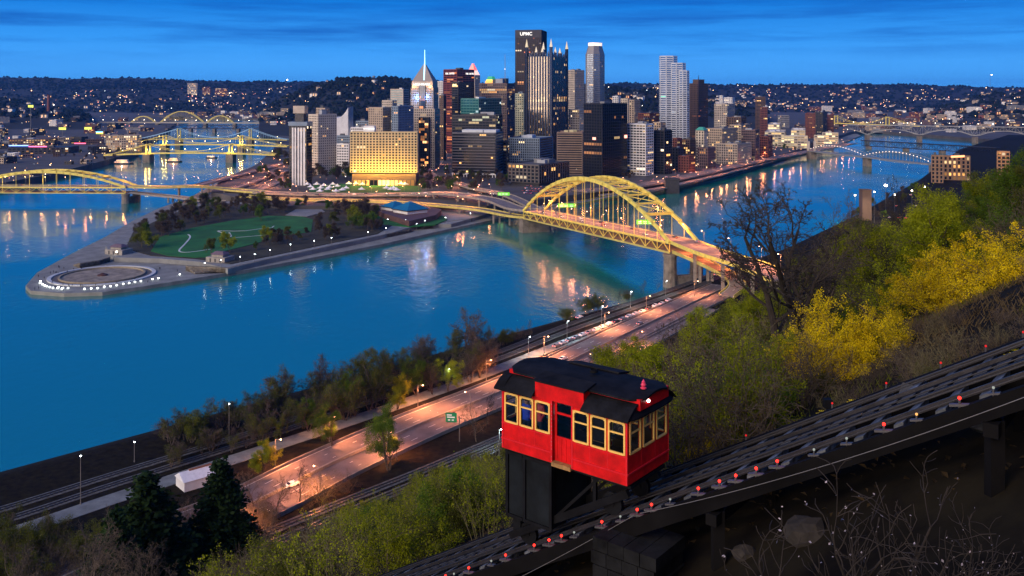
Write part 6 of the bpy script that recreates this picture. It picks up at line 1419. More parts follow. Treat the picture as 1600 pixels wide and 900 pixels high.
for x0, x1, y, c in ((92, 103, 201, (.85, 1, .1)), (132, 143, 200.5, (.8, 1, .1)), (44, 52, 166, (.8, .9, .2)), (150, 161, 207.5, (.9, .9, .1))):
    a = AT(x0, y, 2050); b = AT(x1, y, 2050); o = thing('billboard', 'glowing yellow-green billboard among the north bank roofs', 'billboard', (a.x, a.y, 9), 'glowing billboards'); mb = MB(); mb.box(a.x, b.x, a.y-.2, a.y+.2, a.z-2.5, a.z+2.5); mb.build('panel', glow('billboard_glow', (.7, .8, .1), 1.4), o); mb = MB(); mb.tube(((a.x+b.x)/2, a.y+.5, 8), ((a.x+b.x)/2, a.y+.5, a.z), .6, .6, 6); mb.build('post', M_pole, o)
# chimney
a = AT(76, 172, 3100); mb = MB(); mb.lathe([(6, -4), (4.2, 48), (4.6, 49), (4.6, 52)], 10, a); tag(mb.build('brick_chimney', w_brick), 'tall brick chimney on the north bank', 'chimney')
# houses on the slopes
def house_mesh(wm, lit):
    mb = MB(); mb.mi = 0; mb.prism([(-4.5, -5), (4.5, -5), (4.5, 5), (-4.5, 5)], -3, 6.5)
    mb.mi = 1; mb.add([(-5, -5.4, 6.3), (5, -5.4, 6.3), (5, 5.4, 6.3), (-5, 5.4, 6.3), (0, -5.4, 10), (0, 5.4, 10)], [(0, 1, 4), (2, 3, 5), (1, 2, 5, 4), (3, 0, 4, 5)])
    mb.mi = 2
    for k, x in enumerate((-2.8, 1.2)):
        for z in (1, 4):
            if (k+int(z)) % 2 == 0 or lit > 1: mb.quad((x, -5.05, z), (x+1.6, -5.05, z), (x+1.6, -5.05, z+1.7), (x, -5.05, z+1.7))
    return mb.mesh('hill_house', [wm, W('shingle', (.05, .05, .055)), glow('house_window_%d' % lit, (1, .55, .25), .4+.5*lit)])
HM = [house_mesh(w_white, 1), house_mesh(w_brick, 2), house_mesh(w_tan, 1), house_mesh(w_grey, 2)]; HN = ['white', 'brick', 'tan', 'grey']
cnt = 0
REG = [((0, 420), (150, 184), 70), ((400, 640), (126, 176), 30), ((950, 1180), (134, 165), 55), ((1190, 1600), (136, 188), 135)]
for (xa, xb), (ya, yb), n in REG:
    k = 0; tries = 0
    while k < n and tries < n*8:
        tries += 1; x, y = random.uniform(xa, xb), random.uniform(ya, yb)
        if mnoise.noise(Vector((x*.02, y*.08, 4))) < -.05: continue
        p = hit(x, y, {'far_ridge', 'wooded_hill', 'north_hill', 'south_hill', 'river_flats'})
        if p is None: continue
        j = random.randrange(4); o = bpy.data.objects.new('hill_house', HM[j]); C.objects.link(o); o.location = p; o.rotation_euler = (0, 0, random.uniform(-.8, .8)); s_ = random.uniform(.9, 1.7); o.scale = (s_*random.uniform(.9, 1.6), s_, s_); tag(o, HN[j]+' gabled house with lit windows on the distant slopes', 'house', 'houses on the distant slopes'); k += 1
# street and house lights too small to tell apart
mb = MB(); pal = [((1, .48, .20), 6), ((1, .66, .40), 4), ((1, .88, .75), 2), ((1, .34, .24), 4), ((.8, .92, 1), 1), ((1, .55, .18), 4)]
cols_ = [c for c, k in pal for _ in range(k)]
def spark(p, r, c, k):
    mb.col = (c[0]*k, c[1]*k, c[2]*k, 1); x, y, z = p
    mb.add([(x-r, y, z), (x, y-r, z), (x+r, y, z), (x, y+r, z), (x, y, z+r), (x, y, z-r)], [(0, 1, 4), (1, 2, 4), (2, 3, 4), (3, 0, 4), (1, 0, 5), (2, 1, 5), (3, 2, 5), (0, 3, 5)])
REG2 = [((0, 260), (138, 168), 190, .0), ((0, 240), (170, 290), 330, -.2), ((240, 450), (140, 197), 330, -.1), ((440, 640), (126, 175), 55, .1), ((640, 1320), (196, 275), 300, -1), ((950, 1180), (133, 170), 150, -.1), ((1190, 1600), (136, 162), 200, -.05), ((1190, 1600), (160, 210), 520, -.2), ((430, 760), (262, 300), 120, -1)]
for (xa, xb), (ya, yb), n, thr in REG2:
    for k in range(n):
        x, y = random.uniform(xa, xb), random.uniform(ya, yb)
        if mnoise.noise(Vector((x*.018, y*.07, 8))) < thr+.08 or random.random() < .15: continue
        p = hit(x, y)
        if p is None: continue
        spark(p+Vector((0, -1, random.uniform(3, 9))), p.y/F*random.choice((.32, .4, .5, .6, .85)), random.choice(cols_), random.choice((.8, 1.5, 2.5, 5)))
mb.build('town_lights', pane_mat('town_light_glow', (.1, .1, .1), k=1.0), lit=True, stuff=True)['label'] = 'countless small street and house lights of the valley'
# woods on the far slopes
fm = MB()
def clump(p, r, h):
    x, y, z = p; n = 6; a0 = random.random()*6; vs_ = [(x, y, z+h)]
    for zz, rr in ((.62, .85), (.25, 1.0)):
        for i in range(n): a = a0+2*math.pi*i/n; k = rr*r*random.uniform(.75, 1.2); vs_.append((x+k*math.cos(a), y+k*math.sin(a), z+h*zz*random.uniform(.85, 1.1)))
    fm.add(vs_, [(0, 1+i, 1+(i+1) % n) for i in range(n)]+[(1+i, 1+n+i, 1+n+(i+1) % n, 1+(i+1) % n) for i in range(n)])
for (xa, xb), (ya, yb), n in [((-40, 1640), (118, 140), 4600), ((400, 1000), (122, 190), 2800), ((-30, 420), (128, 185), 1700), ((950, 1640), (130, 185), 2600), ((90, 300), (166, 192), 300)]:
    for k in range(n):
        p = hit(random.uniform(xa, xb), random.uniform(ya, yb), {'far_ridge', 'wooded_hill', 'north_hill', 'south_hill'})
        if p is not None: r = random.uniform(3.5, 8.5)*(1+p.y/14000); clump(p-Vector((0, 0, 2)), r, r*random.uniform(1.0, 1.7))
fm.build('distant_woods', leafmat('distant_foliage', (.010, .017, .016), var=.5, trans=.1, scale=.03), stuff=True)['label'] = 'dark woods covering the distant ridges'
# masts and a water tower on the skyline
for px, py, hh, lb in ((1547, 140, 24, 'thin radio mast on the far skyline'), (447, 131, 7, 'short mast with a light on the far skyline')):
    p = AT(px, py, 6900); mb = MB(); mb.tube(p-Vector((0, 0, 30)), p+Vector((0, 0, hh/F*6900)), 1.4, .6, 4); t = tag(mb.build('skyline_mast', M_pole), lb, 'mast'); g = MB(); g.ball(p+Vector((10, -3, hh/F*6900-4)), 3.2, 6, 4); g.build('beacon', G_ww, t)
p = AT(584, 124, 3480); mb = MB(); mb.lathe([(1.5, -14), (1.5, 4), (6, 7), (7, 10), (5, 13), (1, 14)], 10, p); tag(mb.build('water_tower', w_blueg), 'small water tower above the wooded hill', 'water tower')
# ================================================================== THE RIVER ROAD BELOW THE HILL
M_ball = mat('track_ballast', (.085, .09, .085), rough=1, var=.45, scale=.8); M_grav = mat('gravel_road', (.15, .17, .165), rough=.95, var=.25, scale=.3); M_dirt = mat('verge_earth', (.05, .045, .032), rough=1, var=.5, scale=.1)
def rail_line(name, pix, label, z=9.15, gauge=1.5):
    P = smooth_pts([G(x, y, z) for x, y in pix], 8); R_ = frames(P); mb = MB(); ribbon(mb, P, R_, -2.0, 2.0, -.5, 0); t = mb.build(name, M_ball); tag(t, label, 'railway track')
    for s in (-1, 1): mb = MB(); ribbon(mb, P, R_, s*gauge/2-.12, s*gauge/2+.12, .02, .24); mb.build('rail', mat('rail_dark', (.018, .018, .02), rough=.5, var=.2), t)
    L_ = 0; mb = MB()
    for i in range(len(P)-1):
        d = P[i+1]-P[i]; n = max(1, int(d.length/1.1))
        for k in range(n): q = P[i]+d*(k/n); r = R_[i]; e = d.normalized()*.16; mb.hexa([q-r*1.3-e+Vector((0, 0, .01)), q+r*1.3-e+Vector((0, 0, .01)), q+r*1.3+e+Vector((0, 0, .01)), q-r*1.3+e+Vector((0, 0, .01)), q-r*1.3-e+Vector((0, 0, .08)), q+r*1.3-e+Vector((0, 0, .08)), q+r*1.3+e+Vector((0, 0, .08)), q-r*1.3+e+Vector((0, 0, .08))])
    mb.build('sleepers', mat('far_sleeper', (.03, .026, .022), var=.3), t, stuff=True)
rail_line('railway_track', [(-260, 868), (0, 796), (187, 738), (420, 667), (600, 608), (780, 549), (885, 508), (1016, 463), (1105, 431), (1170, 402)], 'railway track closest to the river along the foot of the hill')
rail_line('railway_track', [(-260, 888), (0, 815), (187, 754), (420, 680), (600, 620), (780, 560), (885, 518), (1016, 472), (1110, 438), (1180, 406)], 'second railway track beside the riverside one')
rail_line('railway_track', [(330, 868), (480, 806), (644, 741), (783, 683), (900, 632), (1000, 585)], 'railway track between the highway and the hillside')
rail_line('railway_track', [(340, 884), (490, 822), (654, 753), (793, 692), (900, 645), (1000, 597)], 'railway track right at the foot of the hillside')
road('service_road', [G(x, y, 9.12) for x, y in [(-200, 890), (0, 838), (180, 778), (400, 706), (600, 640), (760, 583), (880, 536), (1000, 490), (1060, 470)]], 7, 'gravel service road between the tracks and the highway', parapet=0, lines=0, mat_=M_grav, thick=.3)
hw = [(-60, 985), (150, 882), (290, 830), (397, 787), (516, 727), (650, 667), (783, 613), (880, 570), (990, 517), (1080, 475), (1140, 447)]
HP, HR, ho = road('river_highway', [G(x, y, 9.35) for x, y in hw], 22, 'wide pink-lit highway below the hill', parapet=.8, lines=6, thick=.35, mat_=mat('highway_asphalt', (.12, .10, .10), rough=.85, var=.35, scale=.10, detail=10))
mb = MB(); ribbon(mb, HP, HR, -.3, .3, .01, .85); mb.build('median_barrier', M_par, ho)
road('river_highway_branch', [G(x, y, 9.30) for x, y in [(800, 630), (895, 590), (960, 560), (1040, 520), (1110, 482)]], 9, 'lower carriageway lit orange beside the highway', parapet=.7, lines=2, thick=.3)
for i, (x, y, p, c) in enumerate([(653, 637, 9000, SOD), (515, 690, 6000, SOD), (430, 728, 6000, SOD), (380, 842, 9000, SOD), (500, 775, 9000, SOD), (760, 595, 6000, SOD), (850, 555, 8000, SOD), (945, 515, 8000, SOD), (735, 650, 5000, SOD), (620, 718, 8000, SOD), (1010, 487, 8000, SOD), (1010, 548, 9000, SOD), (930, 586, 9000, SOD), (1085, 462, 7000, SOD)]):
    lamp(G(x, y, 9.3), 8, c, p*2.8, 'tall orange lamp beside the highway under the hill', 'lamps along the highway under the hill', (1.8, -.6) if y < np.interp(x, [h[0] for h in hw], [h[1] for h in hw]) else (-1.8, .6), r=.24)
for i, (x, y) in enumerate([(826, 556), (886, 530), (940, 505), (985, 480), (1040, 462), (780, 712), (700, 610)]):
    lamp(G(x, y, 9.1), 8, COOLW, 3600, 'pale greenish lamp by the riverside tracks', 'pale lamps by the riverside tracks', (.6, 0), r=.22)
lamp(G(126, 788, 9.1), 13, COOLW, 0, 'tall single mast lamp beside the riverside tracks', None, (0, 0), r=.25, light=False, name='mast_lamp'); lamp(G(210, 722, 9.1), 6, COOLW, 0, 'short pole lamp near the dock slab', None, (0, 0), r=.2, light=False, name='pole_lamp'); lamp(G(358, 690, 9.1), 12, COOLW, 0, 'tall mast lamp among bare shore trees', None, (0, 0), r=.2, light=False, name='mast_lamp')
# green direction sign on a post
c = G(718, 690, 9.3); t = thing('road_sign', 'green direction sign on a grey post at the highway edge', 'road sign', c); mb = MB(); mb.tube(c, c+Vector((0, 0, 8.2)), .16, .14, 8); mb.beam(c+Vector((0, 0, 7.6)), c+Vector((-4.2, .6, 7.6)), .14, .14); mb.build('post', M_pole, t)
mb = MB(); q = c+Vector((-2.7, .2, 7.6)); mb.hexa([q+Vector((-1.8, .25, -1.5)), q+Vector((1.8, -.25, -1.5)), q+Vector((1.8, -.17, -1.5)), q+Vector((-1.8, .33, -1.5)), q+Vector((-1.8, .25, 1.5)), q+Vector((1.8, -.25, 1.5)), q+Vector((1.8, -.17, 1.5)), q+Vector((-1.8, .33, 1.5))]); mb.build('panel', mat('sign_green', (.01, .22, .09), rough=.4, var=0), t)
mb = MB()
for (x0, x1, z) in ((-1.4, .2, .8), (-1.3, 1.2, .1), (-1.0, -.3, -.8), (.2, .9, -.8)): mb.hexa([q+Vector((x, y-.14*x+dy, zz)) for zz in (z-.2, z+.2) for x, y, dy in ((x0, -.03, 0), (x1, -.03, 0), (x1, 0.0, 0), (x0, 0.0, 0))])
mb.build('legend', mat('sign_white', (.8, .8, .8), var=0), t, stuff=True)
# white shed by the tracks
c = G(305, 757, 9.1); t = thing('white_shed', 'white-roofed shed with a brown ridge strip beside the tracks', 'shed', c, rz=.72); t.scale = (.62, .62, .7); mb = MB(); mb.prism([(-7, -5), (7, -5), (7, 5), (-7, 5)], 0, 4); mb.build('wall', w_white, t, local=True)
mb = MB(); mb.add([(-7.5, -5.5, 3.9), (7.5, -5.5, 3.9), (7.5, 5.5, 3.9), (-7.5, 5.5, 3.9), (-7.5, 0, 6.6), (7.5, 0, 6.6)], [(0, 1, 5, 4), (2, 3, 4, 5), (0, 4, 3), (1, 2, 5)]); mb.build('roof', mat('shed_roof', (.62, .66, .70), var=.1), t, local=True); mb = MB(); mb.box(-3, 7.5, -.6, .6, 6.35, 6.85); mb.build('ridge', mat('shed_ridge', (.22, .10, .05), var=.2), t, local=True)
# dock slab at the water
c = G(150, 725, 4); mb = MB(); 
for k in range(3): mb.box(c.x-12+k*7, c.x-6+k*7, c.y-6-k, c.y+5-k, -1, 4.6-k*.4)
tag(mb.build('dock_slab', mat('dock_concrete', (.12, .11, .115), var=.4, scale=.4)), 'broken concrete dock slabs at the river edge', 'dock')
put_car(G(456, 760, 9.37), math.pi+.80, 0, 'white car driving on the highway under the hill'); put_car(G(408, 806, 9.37), .80, 1, 'black car parked at the highway verge under the hill', None)
for i in range(18):
    f = i/17; x, y = 870+f*175, 541-f*70; k = random.choice((0, 0, 2, 1)); put_car(G(x, y+random.uniform(-.5, 1), 9.14), .85, k, CARN[k]+' car parked along the gravel service road', 'cars parked along the service road', False)
for x, y, k in ((880, 562, 0), (905, 497, 0), (1000, 507, 2), (1120, 430, 0)): put_car(G(x, y, 9.4), .9, k, CARN[k]+' car driving further along the highway', 'cars further along the highway')
# old brick tower blocks at the far foot of the hill
bpx('brick_mill', 'tall tan brick block with vertical piers at the river end', 1455, 1474, 1478, 244, 1120, 25, W('mill_tan', (.20, .13, .08)), P_dark, bay=5, floor=5, pier=.5, span=.3, pp=.9, lit=.1, units=1)
bpx('brick_mill', 'tan brick wing with a lit orange roof sign', 1474, 1516, 1532, 245, 1150, 20, W('mill_tan', (.20, .13, .08)), P_dark, bay=5, floor=5, pier=.5, span=.3, pp=.9, lit=.25, units=1)
bpx('orange_lit_house', 'brick house front washed in orange light above the trees', 1558, 1578, 1584, 238, 1000, 25, W('mill_tan', (.2, .13, .08)), P_dark, bay=4, floor=4, lit=.2, units=0)
c = AT(1568, 243, 996); point_light((c.x-6, c.y-8, c.z+2), 9000, (1, .45, .1), .5)
mb = MB(); a = AT(1486, 245, 1140); b = AT(1507, 244, 1140); mb.beam(a, b, .6, 2.4); tag(mb.build('roof_sign', glow('roof_sign_glow', (1, .30, .12), 2.4)), 'glowing orange roof sign strip on the tan brick wing', 'sign')
c = AT(1352, 297, 800); mb = MB(); mb.box(c.x-4, c.x+4, c.y-4, c.y+4, 5, c.z); mb.box(c.x-4.4, c.x+4.4, c.y-4.4, c.y+4.4, c.z, c.z+.8); tag(mb.build('brick_stack', w_brown), 'squat dark brick stack by the floodlights', 'stack')
# floodlights of the car park behind the trees
for x, y, p in ((1384, 290, 60000), (1366, 300, 20000), (1398, 304, 20000), (1425, 298, 20000), (1336, 305, 14000), (1445, 292, 14000)):
    c = AT(x, y, 800+random.uniform(-60, 60)); lamp((c.x, c.y, 9), c.z-9, WARMW, p*2, 'bright high floodlight pole in the car park beyond the hillside trees', 'floodlights beyond the hillside trees', (0, 0), r=1.4 if p > 50000 else .7, name='floodlight')
for i in range(34):
    x, y = random.uniform(1310, 1470), random.uniform(304, 345); k = random.choice((0, 1, 2, 3)); p = G(x, y, 9.05)
    if shore_dist(p.x, p.y) > 24: put_car(p, .9, k, CARN[k]+' car in the floodlit car park beyond the hill trees', 'cars in the floodlit car park', False)
# ================================================================== TREES AND SHRUBS
def unit(v): return v/ (np.linalg.norm(v)+1e-9)
class Plant:
    def __init__(s, seed): s.r = np.random.default_rng(seed); s.seg = []; s.tips = []
    def branch(s, p, d, L_, r, lv, cfg):
        ns, nc, ratio, ang, gn, grav = cfg[lv]; d = unit(d); pos = p.copy(); last = lv == len(cfg)-1; step = L_/ns; pts = [(pos.copy(), r)]
        for i in range(ns):
            d = unit(d+s.r.normal(0, gn, 3)+np.array([0, 0, grav])); q = pos+d*step; r1 = r*(1-.72*(i+1)/ns) if not last else r*(1-.6*(i+1)/ns)
            s.seg.append((pos, q, pts[-1][1], r1, lv)); pos = q; pts.append((pos.copy(), r1))
            if last or lv >= len(cfg)-2: s.tips.append((pos.copy(), d.copy(), lv))
            if not last and (i+1)/ns > .28:
                k = nc/ns/.72; k = int(k)+(s.r.random() < k-int(k))
                for _ in range(k):
                    a = s.r.uniform(0, 2*np.pi); o = unit(np.cross(d, [math.cos(a), math.sin(a), .3])); th = math.radians(ang)*s.r.uniform(.65, 1.3)
                    s.branch(pos, d*math.cos(th)+o*math.sin(th), L_*ratio*s.r.uniform(.6, 1.15)*(1.1-.5*(i+1)/ns), max(r1*.62, .004), lv+1, cfg)
    def wood(s, sides=(7, 5, 4, 3, 3), minr=.006):
        V, Fc = [], []
        for a, b, r0, r1, lv in s.seg:
            n = sides[min(lv, len(sides)-1)]; d = unit(b-a); o = unit(np.cross(d, [.31, .7, .64])); q = np.cross(d, o); k = len(V)
            for c, r in ((a, max(r0, minr)), (b, max(r1, minr))):
                for i in range(n): t = 2*math.pi*i/n; V.append(c+(o*math.cos(t)+q*math.sin(t))*r)
            Fc += [(k+i, k+(i+1) % n, k+n+(i+1) % n, k+n+i) for i in range(n)]
        return V, Fc
    def leaves(s, per, spread, size, tips=None):
        T = tips or s.tips; P = np.array([t[0] for t in T]); n = int(len(P)*per)
        idx = s.r.integers(0, len(P), n); c = P[idx]+s.r.normal(0, spread, (n, 3)); a = s.r.normal(0, 1, (n, 3)); a /= np.linalg.norm(a, axis=1)[:, None]; b = s.r.normal(0, 1, (n, 3)); b -= a*(a*b).sum(1)[:, None]; b /= np.linalg.norm(b, axis=1)[:, None]
        sz = size*s.r.uniform(.55, 1.3, (n, 1)); a *= sz*.5; b *= sz*.32
        V = np.concatenate([c-a, c+b, c+a, c-b], 1).reshape(-1, 3); Fc = np.arange(4*n).reshape(-1, 4); return V, Fc
def pmesh(name, V, Fc, m):
    me = bpy.data.meshes.new(name); me.from_pydata(np.asarray(V).tolist(), [], [tuple(map(int, f)) for f in Fc]); me.materials.append(m); me.update(); return me
B_dark = mat('bark_dark', (.022, .018, .015), rough=.95, var=.4, scale=3, vary=.25); B_grey = mat('bark_grey_brown', (.075, .06, .046), rough=.95, var=.4, scale=3, vary=.25); B_pale = mat('bark_pale', (.11, .10, .05), rough=.95, var=.4, scale=3, vary=.25); B_mauve = mat('twig_mauve', (.075, .058, .052), rough=.95, var=.4, scale=1, vary=.3)
L_yg = leafmat('leaf_yellow_green', (.20, .26, .010), col2=(.34, .38, .014), trans=.45); L_g = leafmat('leaf_fresh_green', (.07, .14, .012), col2=(.12, .20, .018), trans=.45); L_ol = leafmat('leaf_olive', (.085, .105, .014), col2=(.13, .15, .02), trans=.4); L_dk = leafmat('leaf_dark_green', (.010, .028, .010), trans=.15, col2=(.02, .042, .012)); L_for = leafmat('forsythia_yellow', (.60, .43, .006), col2=(.85, .68, .012), trans=.35); L_wh = leafmat('blossom_white', (.6, .55, .6), trans=.3); L_br = leafmat('dry_leaf', (.06, .042, .02), col2=(.10, .07, .03)); L_pk = leafmat('bud_mauve', (.085, .062, .05), col2=(.11, .09, .06))
PR = {}
def proto(key, name, bark, pl, leafm=None, lv=None, leaf_name='crown', minr=.006, sides=(7, 5, 4, 3, 3)):
    V, Fc = pl.wood(sides, minr); parts = [('trunk', pmesh('trunk', V, Fc, bark))]
    if leafm: parts.append((leaf_name, pmesh(leaf_name, *lv, leafm)))
    h = max(float(np.max(np.array(V)[:, 2])), .1); PR[key] = (name, parts, h); return h
Z3 = lambda x=0, y=0, z=0: np.array([x, y, z], float); UP = np.array([0, 0, 1.])
def mk(seed, L_, r, cfg, stems=1, fan=.35, p0=0.25):
    pl = Plant(seed); p0 = p0 if stems > 3 else .05
    for k in range(stems):
        a = 2*np.pi*k/stems+pl.r.uniform(0, .8); d = UP+np.array([math.cos(a), math.sin(a), 0])*fan*pl.r.uniform(.3, 1.2)*(stems > 1); pl.branch(Z3(p0*math.cos(a)*(stems > 1), p0*math.sin(a)*(stems > 1), -.4), d, L_*pl.r.uniform(.75, 1.1) if stems > 1 else L_, r, 0, cfg)
    return pl
#        segs, children, ratio, angle, jitter, gravity
BARE = [(9, 9, .62, 42, .10, .02), (7, 7, .55, 42, .13, .03), (5, 6, .5, 45, .15, .02), (4, 5, .5, 48, .18, 0), (3, 0, .5, 40, .2, 0)]
for k, sd in (('bare1', 3), ('bare2', 14)): proto(k, 'bare_tree', B_grey if k == 'bare2' else B_dark, mk(sd, 11.5, .24, BARE), minr=.013)
pl = mk(41, 12.5, .22, [(10, 7, .5, 38, .09, .02), (7, 7, .5, 42, .13, .04), (5, 6, .5, 45, .15, .02), (4, 4, .5, 48, .18, 0), (3, 0, .5, 40, .2, 0)], stems=3, fan=.42); proto('bigbare', 'bare_tree', B_dark, pl, minr=.014)
MIDC = [(7, 9, .52, 46, .10, .02), (5, 6, .55, 45, .14, .02), (4, 5, .5, 48, .18, 0), (3, 0, .5, 40, .2, 0)]
for k, sd, lm, per in (('yg1', 5, L_yg, 11), ('yg2', 6, L_yg, 11), ('ol1', 7, L_ol, 8), ('gr1', 8, L_g, 10)):
    pl = mk(sd, 8.0, .15, MIDC, stems=2, fan=.25); proto(k, 'budding_tree', B_grey, pl, lm, pl.leaves(per, .24, .135), minr=.009)
for k, sd, lm in (('sh_yg', 21, L_yg), ('sh_gr', 22, L_g), ('sh_ol', 23, L_ol)):
    pl = mk(sd, 3.6, .05, [(6, 7, .5, 40, .12, .02), (4, 5, .55, 45, .16, .02), (3, 0, .5, 40, .2, 0)], stems=7, fan=.55); proto(k, 'leafy_shrub', B_grey, pl, lm, pl.leaves(11, .17, .10), minr=.007)
for k, sd, b in (('brush1', 31, B_grey), ('brush2', 32, B_pale)):
    pl = mk(sd, 3.6, .035, [(7, 8, .55, 38, .16, -.02), (5, 5, .6, 42, .2, -.03), (3, 0, .5, 40, .22, -.03)], stems=16, fan=.75); proto(k, 'bare_thicket', b, pl, L_br, pl.leaves(.5, .2, .09), minr=.007, leaf_name='dry_leaves')
for k, sd in (('for1', 51), ('for2', 52), ('for3', 53)):
    pl = mk(sd, 3.4, .03, [(8, 9, .5, 42, .13, -.07), (5, 4, .55, 40, .18, -.05), (3, 0, .5, 35, .2, -.03)], stems=20, fan=.95); tp2 = pl.tips; proto(k, 'forsythia_shrub', B_grey, pl, L_for, pl.leaves(9, .09, .085), minr=.006, leaf_name='blossom')
for k, sd in (('sap1', 61), ('sap2', 62)):
    pl = mk(sd, 4.6, .028, [(9, 10, .28, 32, .06, .02), (4, 3, .5, 35, .12, .04), (2, 0, .5, 35, .2, 0)], stems=11, fan=.32, p0=.8); proto(k, 'slender_saplings', B_pale, pl, L_yg, pl.leaves(2, .09, .11), minr=.007)
def conifer(seed, hgt):
    pl = Plant(seed); pl.seg.append((Z3(0, 0, -.4), Z3(0, 0, hgt), .22, .02, 0)); 
    for z in np.arange(.6, hgt, .22):
        for k in range(6):
            a = pl.r.uniform(0, 6.28); rr = (1-(z/hgt)**1.3)*hgt*.30*pl.r.uniform(.7, 1.1)+.15; c = Z3(0, 0, z); e = Z3(math.cos(a)*rr, math.sin(a)*rr, z-.12*rr+.15); pl.seg.append((c, e, .03, .008, 2))
            for t in np.linspace(.25, 1, max(2, int(rr/.16))): pl.tips.append((c+(e-c)*t, e-c, 3))
    return pl
for k, sd in (('con1', 71), ('con2', 72)): pl = conifer(sd, 11); proto(k, 'dark_evergreen', B_dark, pl, L_dk, pl.leaves(8, .16, .30))
FARC = [(5, 9, .6, 50, .10, .02), (4, 6, .55, 48, .15, .02), (3, 4, .5, 50, .2, 0), (2, 0, .5, 40, .2, 0)]
for k, sd, lm, per in (('pk_b1', 81, L_pk, 3), ('pk_b2', 82, L_pk, 3), ('pk_g1', 83, L_g, 5), ('pk_y1', 84, L_yg, 6), ('pk_o1', 85, L_ol, 5)):
    pl = mk(sd, 7.2, .2, FARC); proto(k, 'park_tree', B_mauve if 'b' in k[3:] else B_grey, pl, lm, pl.leaves(per, .45, .42), minr=.028, sides=(5, 4, 3, 3, 3))
for k, sd in (('belt1', 86), ('belt2', 87), ('belt3', 88)):
    pl = mk(sd, 8.5, .17, [(7, 10, .5, 40, .08, .03), (5, 6, .5, 42, .13, .03), (3, 4, .5, 45, .18, .02), (2, 0, .5, 40, .2, 0)], stems=2, fan=.22); proto(k, 'shore_tree', B_grey if k == 'belt2' else B_mauve, pl, L_ol if k == 'belt3' else L_pk, pl.leaves(.9 if k != 'belt3' else 2.5, .3, .17), minr=.020, sides=(5, 4, 3, 3, 3))
pl = mk(91, 2.6, .05, [(6, 8, .6, 38, .12, .02), (4, 5, .6, 42, .16, .02), (3, 0, .5, 40, .2, 0)], stems=4, fan=.4); proto('blos', 'blossoming_shrub', B_dark, pl, L_wh, pl.leaves(.12, .03, .045), leaf_name='blossom')
PR_N = {}
def plant(key, p, scale, label, cat, group=None, rz=None, sq=1.0):
    name, parts, h = PR[key]; t = thing(name, label, cat, p, group, random.uniform(0, 6.28) if rz is None else rz); t.scale = (scale*sq, scale*sq, scale)
    for nm, me in parts: o = bpy.data.objects.new(nm, me); C.objects.link(o); o.parent = t
    return t
LAB = {'bare1': ('bare dark tree', 'tree'), 'bare2': ('bare dark tree', 'tree'), 'bigbare': ('bare dark tree', 'tree'), 'yg1': ('yellow-green budding tree', 'tree'), 'yg2': ('yellow-green budding tree', 'tree'), 'ol1': ('olive budding tree', 'tree'), 'gr1': ('fresh green budding tree', 'tree'), 'sh_yg': ('yellow-green leafy shrub', 'shrub'), 'sh_gr': ('fresh green leafy shrub', 'shrub'), 'sh_ol': ('olive leafy shrub', 'shrub'), 'brush1': ('tangled grey-brown bare thicket', 'thicket'), 'brush2': ('tangled pale bare thicket', 'thicket'), 'sap1': ('clump of slender pale saplings', 'sapling'), 'sap2': ('clump of slender pale saplings', 'sapling'), 'con1': ('dark evergreen', 'tree'), 'con2': ('dark evergreen', 'tree'), 'pk_b1': ('bare mauve-brown park tree', 'tree'), 'pk_b2': ('bare mauve-brown park tree', 'tree'), 'pk_g1': ('green park tree', 'tree'), 'pk_y1': ('yellow-green park tree', 'tree'), 'pk_o1': ('olive park tree', 'tree'), 'belt1': ('bare shore tree', 'tree'), 'belt2': ('bare shore tree', 'tree'), 'belt3': ('budding shore tree', 'tree')}
# --- where the vegetation's skyline runs in the photograph
SX = [-200, 0, 90, 170, 230, 330, 380, 430, 500, 560, 620, 700, 780, 800, 930, 960, 1000, 1060, 1110, 1150, 1200, 1260, 1330, 1400, 1480, 1540, 1600, 1900]
SY = [880, 858, 850, 850, 850, 850, 838, 815, 790, 772, 765, 722, 705, 640, 566, 540, 520, 492, 476, 462, 440, 402, 345, 318, 290, 262, 232, 150]
def track_uq(x, y): d = Vector((x, y, 0))-Vector((CC.x, CC.y, 0)); return d.dot(CU), d.dot(CV)
random.seed(21); placed = 0; spots = []
def try_spot(Y, px, keys, hmul=1.0, maxh=None, mind=1.5, grp='growth on the steep hillside', qmin=6.2, slack=0):
    x = XA(px, Y)
    if shore_dist(x, Y) < FOOT+3: return None
    u, q = track_uq(x, Y)
    if q < qmin: return None
    for a, b, r in spots:
        if (a-x)**2+(b-Y)**2 < (mind*r)**2: return None
    z = hill_z(x, Y); yb = YH+(H-z)/Y*F; top = np.interp(px, SX, SY)-slack; avail = (yb-top)/F*Y
    key = random.choice(keys); h0 = PR[key][2]; s_ = random.uniform(.75, 1.2)*hmul
    if maxh: s_ = min(s_, maxh/h0)
    if h0*s_ > avail: s_ = avail/h0*random.uniform(.88, 1.0)
    if s_ < .32: return None
    nm, ct = LAB[key]; plant(key, (x, Y, z-.1), s_, nm+{'growth on the steep hillside': ' growing on the steep hillside', 'growth below the funicular car': ' on the slope below the funicular car'}.get(grp, ' at the foot of the slope by the evergreens'), ct, grp); spots.append((x, Y, 1.0)); return True
